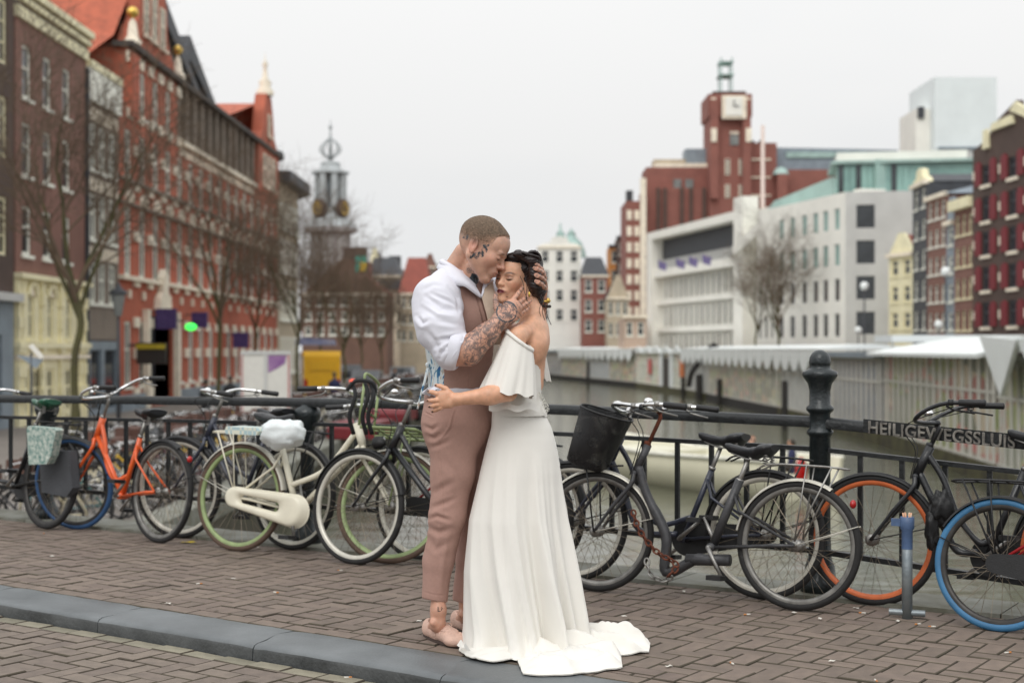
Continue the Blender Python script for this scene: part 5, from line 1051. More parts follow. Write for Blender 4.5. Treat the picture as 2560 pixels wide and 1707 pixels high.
# ================================================================ FLOATING FLOWER MARKET
WL = [G(1330, 938, WZ), G(1381, 946, WZ), G(1592, 969, WZ), G(1707, 988, WZ), G(1900, 1030, WZ), G(2110, 1082, WZ), G(2330, 1150, WZ), G(2560, 1238, WZ), G(2900, 1420, WZ)]
def wl_at(px):
    for a, b_ in zip(WL, WL[1:]):
        pa, pb = 1280 + FX * a.x / a.y, 1280 + FX * b_.x / b_.y
        if pa - 1e-3 <= px <= pb + 1e-3:
            k = (px - 1280) / FX; d = b_ - a; t_ = (k * a.y - a.x) / (d.x - k * d.y); return a + d * t_
    return WL[-1]
def plantmat(name, cols, base, sc=2.2):
    m = bpy.data.materials.new(name); m.use_nodes = True; t = m.node_tree; b = t.nodes['Principled BSDF']; b.inputs['Roughness'].default_value = .3
    tc0 = t.nodes.new('ShaderNodeTexCoord'); tc = t.nodes.new('ShaderNodeMapping'); tc.inputs['Scale'].default_value = (.22, 1, .6); t.links.new(tc0.outputs['Object'], tc.inputs[0]); n = t.nodes.new('ShaderNodeTexNoise'); n.inputs['Scale'].default_value = sc; n.inputs['Detail'].default_value = 3; n.inputs['Distortion'].default_value = .8; t.links.new(tc.outputs[0], n.inputs[0])
    v = t.nodes.new('ShaderNodeTexVoronoi'); v.inputs['Scale'].default_value = sc * 1.4; t.links.new(tc.outputs[0], v.inputs[0])
    s_ = t.nodes.new('ShaderNodeSeparateColor'); t.links.new(v.outputs['Color'], s_.inputs[0])
    r = t.nodes.new('ShaderNodeValToRGB'); r.color_ramp.interpolation = 'LINEAR'
    while len(r.color_ramp.elements) < len(cols): r.color_ramp.elements.new(.5)
    for i, c in enumerate(cols): r.color_ramp.elements[i].position = i / (len(cols) - 1); r.color_ramp.elements[i].color = (*c, 1)
    t.links.new(s_.outputs[0], r.inputs[0]); x = t.nodes.new('ShaderNodeMix'); x.data_type = 'RGBA'; x.inputs[6].default_value = (*base, 1); t.links.new(r.outputs[0], x.inputs[7])
    mr = t.nodes.new('ShaderNodeMapRange'); mr.inputs[1].default_value = .42; mr.inputs[2].default_value = .5; t.links.new(n.outputs[0], mr.inputs[0]); t.links.new(mr.outputs[0], x.inputs[0]); t.links.new(x.outputs[2], b.inputs['Base Color']); return m
gl = srgb(142, 144, 126)
m_pl1 = plantmat('plants_behind_glass', [srgb(128, 142, 80), srgb(196, 200, 140), srgb(214, 136, 124), srgb(110, 120, 76), srgb(224, 220, 196)], gl)
m_pl2 = plantmat('pale_plants_behind_glass', [srgb(130, 140, 62), srgb(196, 190, 164), srgb(196, 110, 104), srgb(104, 108, 96), srgb(150, 164, 84)], srgb(150, 150, 134), 1.3)
m_pl3 = plantmat('dark_goods_behind_glass', [srgb(110, 120, 136), srgb(150, 142, 146), srgb(96, 100, 110), srgb(160, 162, 168)], srgb(134, 138, 148), 1.5)
m_glz = M('frosted_panel', srgb(190, 194, 196), .4, var=.12, scale=.8)
m_sl = M('grey_slat_paint', srgb(206, 204, 194), .6, var=.12, scale=1.2)
m_roofw = M('white_market_roof', srgb(232, 236, 234), .45, var=.04, scale=.6)
m_hull = M('mossy_hull', srgb(88, 86, 52), .9, var=.4, scale=1.6, bump=.6, bscale=6, col2=srgb(52, 46, 38))
m_hulld = M('dark_hull', srgb(40, 37, 34), .8, var=.3, scale=1)
defs = [ # px0 px1 label, material, roof kind, slat material, pitch
 (1338, 1402, 'far dark grey market barge at the end of the canal row', m_pl3, 'flat', m_sl, 1.2), (1402, 1466, 'market stall with greenery just right of the woman', m_pl1, 'scallop', m_sl, 1.0),
 (1466, 1522, 'market stall with blank pale grey panels', m_glz, 'scallop', m_sl, 2.2), (1522, 1590, 'market stall with dense green plants behind glass', m_pl1, 'scallop', m_sl, 1.1),
 (1590, 1712, 'white framed market stall with a dark door and pointed gables', m_pl2, 'gables', m_white, .9), (1712, 1768, 'plain grey slatted market stall behind the mooring posts', m_glz, 'scallop', m_sl, 1.1),
 (1768, 1948, 'long greenhouse stall with pink plants and many small white arches', m_pl1, 'scallop', m_sl, 1.0), (1948, 2072, 'grey slatted stall left of the heavy railing post', m_glz, 'scallop', m_sl, .95),
 (2072, 2206, 'blue grey barred stall right of the heavy railing post', m_pl3, 'flat', m_sl, 1.0), (2206, 2492, 'near greenhouse stall with colourful plants under a white pitched roof', m_pl2, 'pitched', m_sl, .95),
 (2492, 2860, 'nearest greenhouse stall with sharp white triangular roof at the right edge', m_pl1, 'tri', m_sl, .95)]
for p0, p1, lab, gm_, rk, sm_, pitch in defs:
    a, b_ = wl_at(p0 + .5), wl_at(p1 - .5); f = Fac(lab, (a.x, a.y), (b_.x, b_.y), 'floating market stalls', 'market_stall', 'market stall', base=WZ); Lw = f.L - .12; Q = f.root; H = 3.55 if rk not in ('pitched',) else 3.75
    h0 = .55; f.box('hull', 0, Lw, -.12, 5.5, -.5, h0, m_hull if p0 > 1940 or 1580 < p0 < 1720 else m_hulld); f.box('glazing', .05, Lw - .05, .062, 5.2, h0 + .002, H, gm_)
    n = max(2, int(Lw / pitch)); bars = [(Lw * i / n) for i in range(n + 1)]; ww_ = .34 if pitch < 1.15 else .16
    if b_.y < 62:
        sb = MB(); sb.box(-ww_ / 2, ww_ / 2, .02, .06, h0, H); sbm = sb.mesh('slat', sm_)
        for u0 in bars: inst('slat', sbm, Q, (min(max(u0, ww_), Lw - ww_), 0, 0))
    else:
        sb = MB()
        for u0 in bars: u0 = min(max(u0, ww_), Lw - ww_); sb.box(u0 - ww_ / 2, u0 + ww_ / 2, .02, .06, h0, H)
        sb.build('slats', sm_, Q)['kind'] = 'stuff'
    for z_ in (h0 + .06, (h0 + H) / 2 + .5, H - .05): f.box('rail', 0, Lw, .0, .018, z_ - .05, z_ + .05, sm_)
    if rk == 'scallop':
        k_ = max(2, round(Lw / 2.7)); wd = Lw / k_
        sc_ = MB(); sc_.prism([(wd * .04, 0)] + [(wd / 2 + wd * .46 * math.cos(t_), -.02 - .85 * math.sin(t_)) for t_ in [math.pi - math.pi * q / 8 for q in range(9)]][::1] + [(wd * .96, 0), (wd * .96, .3), (wd * .04, .3)], -.42, -.34, 'y'); sm2 = sc_.mesh('scallop', m_roofw)
        for q in range(k_): inst('scallop', sm2, Q, (q * wd, 0, H + .05))
        b = MB(); b.prism([(-.45, H + .36), (5.0, H + .36), (5.0, H + .4), (2.2, H + .62), (-.45, H + .4)], 0, Lw, 'x'); b.build('roof', m_roofw, Q)
    elif rk == 'flat': f.box('roof', 0, Lw, -.3, 5.2, H + .002, H + .25, m_lead)
    elif rk == 'gables':
        k_ = 5; wd = Lw / k_
        for q in range(k_): b = MB(); b.prism([(q * wd + .05, H), ((q + 1) * wd - .05, H), ((q + .5) * wd, H + .7)], -.25, -.15, 'y'); b.build('gable', m_roofw, Q)
        f.box('roof', 0, Lw, -.12, 5.2, H + .002, H + .35, m_roofw); f.box('door', Lw * .62, Lw * .74, -.1, -.07, h0, H - .4, m_wood); f.box('door_frame', Lw * .55, Lw * .61, -.14, -.05, h0, H, m_roofw); f.box('door_frame', Lw * .75, Lw * .81, -.14, -.05, h0, H, m_roofw)
        for u_, c_ in ((.3, srgb(196, 96, 92)), (.93, srgb(206, 120, 70))): f.box('poster', Lw * u_, Lw * (u_ + .08), -.1, -.075, h0 + 1.0, H - .6, M('poster_%d' % int(u_ * 100), c_, .6, var=.3, scale=1.5))
    elif rk == 'pitched': b = MB(); b.add([(-.3, -.6, H + .02), (Lw + .05, -.6, H + .02), (Lw + .05, 2.6, H + .62), (.6, 2.6, H + .62), (-.3, -.6, H - .1), (Lw + .05, -.6, H - .1), (Lw + .05, 2.6, H + .4), (.6, 2.6, H + .4), (Lw, 5.4, H), (-.3, 5.4, H)], [(0, 1, 2, 3), (0, 4, 5, 1), (4, 7, 6, 5), (3, 2, 8, 9), (1, 5, 6, 2), (0, 3, 7, 4)]); b.build('roof', m_roofw, Q)
    elif rk == 'tri':
        b = MB(); b.prism([(0, H + .75), (5.4, H + .6), (3.2, H - .9)], -.5, -.38, 'y'); b.build('roof_corner', m_roofw, Q); f.box('roof', 0, Lw, -.36, 5.2, H + .3, H + .7, m_roofw)
        b = MB(); b.prism([(5.6, H + .55), (9.4, H + .75), (8.2, H - .7)], -.5, -.38, 'y'); b.build('roof_corner', m_roofw, Q)
# second white roof row behind
for k, (p0, p1) in enumerate(((1500, 1600), (1600, 1690), (1980, 2060), (2230, 2560))):
    Yb = (215, 180, 108, 62)[k]; o = empty('market_canopy', P(p0, HOR, Yb), 0, 'white canopy behind the market row, %s from the left' % ['first', 'second', 'third', 'fourth'][k], 'canopy', 'white canopies behind the market stalls'); wd = (p1 - p0) / FX * Yb; zz = .35 if k < 3 else .62; b = MB(); b.prism([(0, zz - .3), (wd, zz - .3), (wd, zz), (0, zz)], 0, 3, 'y'); b.build('canopy_roof', m_roofw, o); b = MB()
    for q in range(3): b.box(q * wd / 2.1, q * wd / 2.1 + .12, .1, .22, SZ - EYE, zz - .3)
    b.build('canopy_post', m_sl, o)
# mooring posts
for k, (px, py0, py1, w_) in enumerate(((1707, 945, 990, .35), (1748, 938, 1000, .55), (1799, 950, 1012, .4), (1962, 955, 1075, .32), (1470, 905, 962, .4))):
    p = G(px, py1, WZ); q = MB(); q.lathe([(w_ / 2, -.6), (w_ / 2, (py1 - py0) / FX * p.y), (w_ / 2 * .8, (py1 - py0) / FX * p.y + .08), (0, (py1 - py0) / FX * p.y + .1)], 10); o = q.build('mooring_post', m_hulld, None, p); tag(o, ['thin mooring post left of the thickest one', 'thickest dark mooring post before the grey slatted stall', 'mooring post right of the thickest one', 'tall thin mooring post just left of the heavy railing post', 'short mooring post by the pale grey stall'][k], 'mooring post', 'mooring posts in the canal')
b = MB(); p = G(1752, 1000, WZ); b.tube(catmull([(-1.2, 0, 1.0), (-.9, 0, 2.2), (0, 0, 3.3), (.7, 0, 4.2), (1.0, 0, 3.9)], 5), .22, 8); tag(b.build('crane_arm', m_hulld, None, p + Vector((.3, .4, 0))), 'dark curved dock arm rising behind the thickest mooring post', 'dock arm')

# ================================================================ SMALL PEOPLE (seated and walking, far away)
def small_person(loc, rz, label, top, legs, seated=False, hair=(.05, .03, .02), sc=1., skinc=srgb(196, 150, 124), group=None):
    b = MB(); S_ = []
    def limb(pts, rs, n=8): b.tube(catmull(pts, 3), [rs[0] + (rs[-1] - rs[0]) * i / (len(pts) * 3 - 3) for i in range(len(pts) * 3 - 2)], n)
    hz = .45 if seated else .92
    b.m = 1
    for s_ in (-1, 1):
        if seated: limb([(0, s_ * .09, hz), (.22, s_ * .1, hz + .02), (.42, s_ * .1, hz)], [.09, .07]); limb([(.42, s_ * .1, hz), (.44, s_ * .1, .24), (.42, s_ * .1, .03)], [.06, .045])
        else: limb([(0, s_ * .09, hz), (.04 * s_, s_ * .1, .5), (.10 * s_, s_ * .1, .06)], [.095, .05]); 
    b.m = 0
    prof = [(.09, -.12), (.15, -.06), (.15, .1), (.17, .25), (.19, .38), (.18, .46), (.08, .53), (.05, .57), (.045, .60)]
    vs = []; n = 12
    b.add([(r * .62 * math.cos(2 * math.pi * k / n), r * math.sin(2 * math.pi * k / n), hz + h) for r, h in prof for k in range(n)], [(i * n + k, i * n + (k + 1) % n, (i + 1) * n + (k + 1) % n, (i + 1) * n + k) for i in range(len(prof) - 1) for k in range(n)], True)
    for s_ in (-1, 1): limb([(0, s_ * .18, hz + .43), (.02, s_ * .22, hz + .2), (.14, s_ * .18, hz + .02)], [.055, .035])
    b.m = 2; b.ellipsoid((.015, 0, hz + .70), (.095, .08, .12), 12, 9); b.tube([(.08, 0, hz + .71), (.115, 0, hz + .69)], .014, 5)
    for s_ in (-1, 1): b.ellipsoid((.17, s_ * .17, hz), (.05, .03, .04), 6, 5)
    b.m = 3; b.ellipsoid((-.015, 0, hz + .735), (.098, .09, .105), 12, 8)
    o = b.build('person', [top, legs, M('far_skin', skinc, .6), M('hair_%d' % int(hair[0] * 1000), hair, .7)], None, loc); o.rotation_euler = (0, 0, rz); o.scale = (sc,) * 3; return tag(o, label, 'person', group)
m_jb = M('jacket_slate', srgb(70, 82, 100), .8); m_jn = M('jacket_navy', srgb(40, 44, 78), .8); m_jd = M('jacket_dark', srgb(38, 38, 40), .8); m_jr = M('jacket_red', srgb(130, 40, 40), .8)
# ---- the tour boat
bp_ = G(1742, 1212, WZ); th = math.atan2(1.0, -.62); BS = 1.4
bt = empty('open_boat', bp_, th, 'cream open tour boat with passengers seen through the railing', 'boat')
bt.scale = (1.1, 1.25, BS); m_bc = M('boat_cream', srgb(214, 210, 186), .45, var=.06, scale=1); secs = []
for u in [i / 14 for i in range(15)]:
    x = -4.2 + 8.8 * u; wd = 1.15 * (math.sin(math.pi * min(1, (u * .62 + .28))) ** .7) * (1 if u < .96 else .5); sh = .62 + .5 * max(0, u - .55) ** 1.5 * 2 + .12 * (1 - u)
    secs.append([(x, wd, sh), (x, wd * .98, .3), (x, wd * .7, -.12), (x, 0, -.25), (x, -wd * .7, -.12), (x, -wd * .98, .3), (x, -wd, sh), (x, -wd * .9, sh), (x, -wd * .85, .18), (x, wd * .85, .18), (x, wd * .9, sh)])
b = MB(); b.grid(secs, True, True); b.add(secs[0], [tuple(range(11))]); b.build('hull', m_bc, bt)
b = MB(); b.tube([s_[0] for s_ in secs], .05, 6); b.tube([s_[6] for s_ in secs], .05, 6); b.build('gunwale', M('boat_white', srgb(230, 228, 214), .4), bt)
b = MB(); b.box(.6, 3.2, -.72, .72, .60, .68); b.box(.6, 3.2, -.68, .68, .2, .6); b.build('foredeck', m_bc, bt)
for x in (-3.2, -1.8, -.4): b = MB(); b.box(x, x + .35, -.95, .95, .5, .56); b.build('bench', m_wood, bt)
b = MB(); b.lathe([(.0, 0), (.09, .05), (.11, .3), (.09, .5), (0, .56)], 10, (-1.2, -1.25, .05)); b.build('fender_buoy', M('buoy_navy', srgb(40, 46, 90), .5), bt)
b = MB(); b.ellipsoid((-3.9, -.5, .95), (.16, .1, .22)); b.ellipsoid((-4.15, .2, .5), (.1, .15, .3)); b.build('lifebuoy', m_redl, bt)
def onboat(x, y): return bt.matrix_basis @ Vector((x, y, .12)) if False else bp_ + Vector((x * 1.1 * math.cos(th) - y * 1.25 * math.sin(th), x * 1.1 * math.sin(th) + y * 1.25 * math.cos(th), .22))
small_person(onboat(-1.6, -.45), th + 2.6, 'boat passenger in a slate blue jacket', m_jb, m_jd, True, (.12, .06, .03), group='passengers in the cream boat'); small_person(onboat(-2.6, .35), th + 2.2, 'boat passenger in a navy jacket bending forward', m_jn, m_jn, True, (.03, .03, .03), group='passengers in the cream boat'); small_person(onboat(-3.1, -.4), th + .6, 'boat passenger in dark clothes near the stern', m_jn, m_jd, True, (.05, .04, .03), group='passengers in the cream boat')
# ================================================================ LEFT QUAY: parked bicycles, vehicles, boards
def low_bike(frame_col, seed):
    rr = random.Random(seed); b = MB(); wb = 1.06; Rw = .34; n = 20
    for x in (0, wb):
        b.m = 0; b.tube([(x + Rw * math.cos(2 * math.pi * k / n), 0, Rw + Rw * math.sin(2 * math.pi * k / n)) for k in range(n)], .022, 5, closed=True)
        b.m = 2; 
        for k in range(10): a = k * .628; b.tube([(x, .02, Rw), (x + .32 * math.cos(a), 0, Rw + .32 * math.sin(a))], .003, 3, cap=False)
    b.m = 1; bb = (.45, 0, .29); ht = (wb - .27, 0, .84); hb_ = (wb - .21, 0, .7)
    for q in ([hb_, ht], [hb_, bb], [ht, (.38, 0, .48)], [bb, (.25, 0, .82)], [bb, (0, .05, Rw)], [(.28, 0, .74), (0, .05, Rw)], [hb_, (wb - .03, .05, .5), (wb, .05, Rw)]): b.tube(q, .018, 5)
    b.m = 2; b.tube([ht, (wb - .34, 0, 1.02)], .012, 5); b.tube([(wb - .58, -.27, 1.05), (wb - .4, -.28, 1.08), (wb - .31, -.15, 1.07), (wb - .34, 0, 1.03), (wb - .31, .15, 1.07), (wb - .4, .28, 1.08), (wb - .58, .27, 1.05)], .013, 5)
    b.m = 0; b.ellipsoid((.2, 0, .93), (.14, .08, .04), 8, 5); b.tube([(.24, 0, .82), (.22, 0, .92)], .014, 5)
    for s_ in (-.27, .27): b.tube([(wb - .60, s_, 1.05), (wb - .48, s_, 1.065)], .02, 5)
    b.m = 2; 
    for y in (-.07, .07): b.tube([(.12, y, .76), (-.2, y, .76), (0, y, Rw)], .008, 4)
    b.m = 0; b.grid([[(Rw * 1.06 * math.cos(R(a)), y, Rw + Rw * 1.06 * math.sin(R(a))) for y in (-.025, .025)] for a in range(20, 180, 16)])
    if seed % 3 == 0: b.m = 3; b.box(wb - .18, wb + .12, -.17, .17, .86, 1.08)
    return b
cm = [M('far_frame_black', (.02, .02, .022), .4), M('far_frame_grey', (.16, .17, .18), .4), M('far_frame_red', srgb(88, 26, 30), .4), M('far_frame_teal', srgb(40, 110, 110), .4), M('far_frame_cream', srgb(200, 190, 160), .4), M('far_frame_yellow', srgb(206, 166, 40), .4)]
m_crate = M('crate_brown', srgb(88, 60, 50), .6); lb = [low_bike(c, i).mesh('parked_bicycle', [m_tyre, c, m_chrome, m_crate]) for i, c in enumerate(cm)]
rq = random.Random(4); colname = ['black', 'grey', 'red', 'teal', 'cream', 'yellow']; cnt = 0
def qx(Y):
    for (xa, ya), (xb, yb) in zip(QL, QL[1:]):
        if ya <= Y <= yb: return xa + (xb - xa) * (Y - ya) / (yb - ya)
    return QL[-1][0]
Y = 20.0; lc = [0, 0]
while Y < 96:
    for lane in range(2 if Y > 28 else 1):
        ci = rq.choices(range(6), [9, 7, 2, 2, 3, 1])[0]; x = qx(Y) - .9 - lane * 3.1 + rq.uniform(-.15, .15); o = inst('parked_bicycle', lb[ci], None, (x - (0 if rq.random() < .5 else 0), Y + rq.uniform(-.1, .1), SZ + .0), (R(rq.uniform(-8, 8)), 0, math.pi + rq.uniform(-.35, .35) if lane == 0 else rq.uniform(-.35, .35)))
        tag(o, '%s bicycle in the %s row, %s' % (colname[ci], ['waterside', 'inner'][lane], 'parked nearest the bridge' if Y < 33 else 'parked behind the cream bicycle' if Y < 44 else 'parked level with the poster board' if Y < 58 else 'parked level with the yellow van' if Y < 75 else 'parked at the far end of the quay'), 'bicycle', 'bicycles parked along the left quay'); cnt += 1
    Y += .56 if Y < 60 else .8
# red crates/planters at the quay edge
for k, (px, Y_, w_, ang) in enumerate(((640, 44, 2.4, 1.3), (905, 42, 2.8, 1.45), (985, 52, 4.2, 1.5))):
    o = empty('delivery_box', P(px, HOR, Y_), ang, ['low red box trailer behind the dark blue bicycle', 'low red box trailer behind the green carrier', 'far low red box trailer beside the man'][k], 'trailer'); o.location.z = SZ; b = MB(); b.prism([(-w_ / 2, .15), (w_ / 2, .15), (w_ / 2, .5), (w_ / 2 - .3, .6), (-w_ / 2 + .2, .6), (-w_ / 2, .45)], -.7, .7, 'y'); b.build('body', M('trailer_red', srgb(112, 28, 34), .5, var=.15), o)
    for x in (-w_ / 3, w_ / 3): b = MB(); b.lathe([(0, -.78), (.28, -.78), (.28, -.6), (0, -.6)], 14, (x, 0, .28), 'y'); b.build('wheel', m_tyre, o)
# poster boards
pb_ = empty('poster_board', P(664, HOR, 40), R(4), 'double advertising board with a white and a purple and white poster', 'poster board'); pb_.location.z = SZ
b = MB(); zb0 = EYE - (1000 - HOR) / FX * 40 - SZ; zb1 = EYE - (886 - HOR) / FX * 40 - SZ; sx = 40 / FX
b.box(-62 * sx, 62 * sx, 0, .12, zb1, zb1 + .1); b.box(-62 * sx, -59 * sx, 0, .12, 0, zb1); b.box(59 * sx, 62 * sx, 0, .12, 0, zb1); b.box(-4 * sx, 3 * sx, 0, .12, 0, zb1); b.build('board_frame', m_pgrey, pb_)
b = MB(); b.box(-59 * sx, -4 * sx, .03, .07, .3, zb1); b.build('poster', M('poster_white', srgb(214, 212, 204), .5, var=.04), pb_); b = MB(); b.box(3 * sx, 59 * sx, .03, .07, .3, zb1); b.build('poster', M('poster_white', (1, 1, 1)), pb_)
b = MB(); b.add([(6 * sx, .02, zb1 - .02), (52 * sx, .02, zb1 - .02), (48 * sx, .02, zb1 - .25), (30 * sx, .02, zb1 - .38), (6 * sx, .02, zb1 - .52)], [(0, 1, 2, 3, 4)]); b.build('purple_print', M('purple_print', srgb(128, 84, 140), .5, col2=srgb(160, 126, 164), scale=4), pb_)
b = MB(); b.box(-60 * sx, -57 * sx, .01, .03, .3, zb1); b.box(56 * sx, 59 * sx, .01, .03, .3, zb1); b.build('red_edge', M('poster_red', srgb(180, 60, 56), .5), pb_)
# yellow van
vn = empty('delivery_van', P(800, HOR, 72), R(100), 'yellow and white delivery van with a blue roof board parked under the trees', 'van'); vn.location.z = SZ
m_vy = M('van_yellow', srgb(226, 172, 20), .35, var=.06); b = MB(); b.prism([(-2.6, .35), (2.0, .35), (2.4, .5), (2.45, .95), (1.95, 1.1), (1.55, 1.85), (1.3, 2.05), (-2.4, 2.1), (-2.6, 1.9)], -.9, .9, 'y'); b.build('body', m_vy, vn)
b = MB(); b.box(-2.62, .2, .905, .93, .5, 1.9); b.box(-2.62, .2, -.93, -.905, .5, 1.9); b.build('side_panel', M('van_white', srgb(206, 206, 196), .4), vn); b = MB(); b.box(-2.66, -2.61, -.6, .6, 1.35, 1.75); b.build('rear_window', m_vy, vn); vn.scale = (1, 1.0, 1.25)
for x in (-1.7, 1.5):
    for y in (-.92, .74): b = MB(); b.lathe([(0, 0), (.33, 0), (.33, .18), (0, .18)], 16, (x, y, .33), 'y'); b.build('wheel', m_tyre, vn)
for y in (-.8, .8): b = MB(); b.box(-2.66, -2.6, y - .08, y + .08, .7, 1.0); b.build('tail_lamp', m_redl, vn)
o = empty('awning', P(790, 858, 80), 0, 'blue and white shop awning above the yellow van', 'awning'); b = MB(); b.prism([(-1.2, -.1), (1.0, -.1), (.9, .22), (-1.1, .35)], 0, 1.2, 'y'); b.build('awning_cloth', M('awning_blue', srgb(92, 106, 150), .6, col2=srgb(160, 160, 176), scale=2), o)
# cars
def car(px, Y, rz, label, mat, lit=True):
    o = empty('car', P(px, HOR, Y), rz, label, 'car', 'cars on the left quay street'); o.location.z = SZ; b = MB(); b.prism([(-2.1, .3), (2.0, .3), (2.1, .7), (1.0, .9), (.5, 1.4), (-1.2, 1.45), (-1.9, .95), (-2.1, .85)], -.85, .85, 'y'); b.build('body', mat, o)
    b = MB(); b.add([(-1.88, -.65, .98), (-1.88, .65, .98), (-1.3, .6, 1.38), (-1.3, -.6, 1.38)], [(0, 1, 2, 3)]); b.xf = None; b.v = [(x - .06, y, z) for x, y, z in b.v]; b.build('rear_window', m_glass, o)
    for y in (-.7, .7): b = MB(); b.box(-2.16, -2.05, y - .13, y + .13, .68, .86); b.build('tail_light', m_redg if lit else m_redl, o)
    for x in (-1.35, 1.35):
        for y in (-.88, .7): b = MB(); b.lathe([(0, 0), (.31, 0), (.31, .18), (0, .18)], 14, (x, y, .31), 'y'); b.build('wheel', m_tyre, o)
    return o
car(922, 88, R(88), 'dark car with lit red tail lights left of the man', M('car_dark', (.03, .033, .04), .2, coat=.5)); car(1010, 104, R(90), 'grey car parked far along the left quay', M('car_grey', (.18, .19, .2), .25, coat=.5), False); car(880, 118, R(90), 'far black car beyond the yellow van', M('car_dark', (1, 1, 1)), False)
for k, (px, Y_, lab, mt_) in enumerate(((1040, 150, 'dull red awning shopfront seen past the man', m_jr), )):
    pass
# street lamp
lp = P(296, HOR, 43); o = empty('street_lamp', (lp.x, lp.y, SZ), .3, 'old street lantern before the narrow grey house', 'street lamp'); b = MB(); zt_ = EYE - (790 - HOR) / FX * 43 - SZ; b.tube([(0, 0, 0), (0, 0, zt_)], [.07, .04], 8); b.build('pole', m_slate, o)
b = MB(); b.lathe([(.10, zt_), (.2, zt_ + .62), (.2, zt_ + .64)], 6, smooth=False); b.build('lantern_glass', m_glassb, o); b = MB(); b.lathe([(.26, zt_ + .65), (.27, zt_ + .72), (.1, zt_ + .85), (.03, zt_ + 1.0), (0, zt_ + 1.02)], 6); b.build('lantern_cap', m_slate, o)
# tilted sign near tree
o = empty('street_sign', P(78, HOR, 30), .2, 'small tilted grey and white arrow sign at the far left', 'sign'); o.location.z = SZ; b = MB(); zt_ = EYE - (892 - HOR) / FX * 30 - SZ
b.tube([(0, 0, 0), (0, 0, zt_ + .1)], .025, 6); b.build('sign_pole', m_slate, o); b = MB(); b.prism([(-.3, zt_ + .05), (.1, zt_ - .25), (.25, zt_ - .05)], -.02, .02, 'y'); b.build('sign_panel', m_lead, o); b = MB(); b.prism([(-.05, zt_ + .22), (.03, zt_ + .28), (.26, zt_ + .02), (.19, zt_ - .05)], -.05, -.025, 'y'); b.build('sign_edge', m_pwhite, o)
# pedestrians
for k, (px, Y_, rz, t_, l_, lab) in enumerate(((515, 46, 1.2, m_jd, m_jd, 'pedestrian in black before the red building'), (575, 52, 2.0, m_jd, m_jb, 'pedestrian in dark coat left of the poster board'), (836, 60, 1.6, m_jn, m_jd, 'pedestrian in navy by the yellow van'), (985, 74, .4, m_jd, m_jd, 'pedestrian in black near the lit car'))):
    p = P(px, HOR, Y_); small_person((p.x, p.y, SZ), rz, lab, t_, l_, False, group='pedestrians on the left quay street')
# street lights globes on the right quay
for k, (px, py, Y_) in enumerate(((2161, 715, 85), (2364, 679, 75), (2146, 826, 95), (2347, 812, 80))):
    p = P(px, py, Y_); o = empty('globe_lamp', (p.x, p.y, SZ), 0, 'white globe street lamp on the right quay, %s' % ['upper left one', 'upper right one', 'lower left one', 'lower right one'][k], 'street lamp', 'white globe lamps on the right quay'); b = MB(); b.tube([(0, 0, 0), (0, 0, p.z - SZ)], .05, 6); b.build('pole', m_slate, o); b = MB(); b.ellipsoid((0, 0, p.z - SZ), (.26, .26, .26), 12, 8); b.build('globe', m_roofw, o)
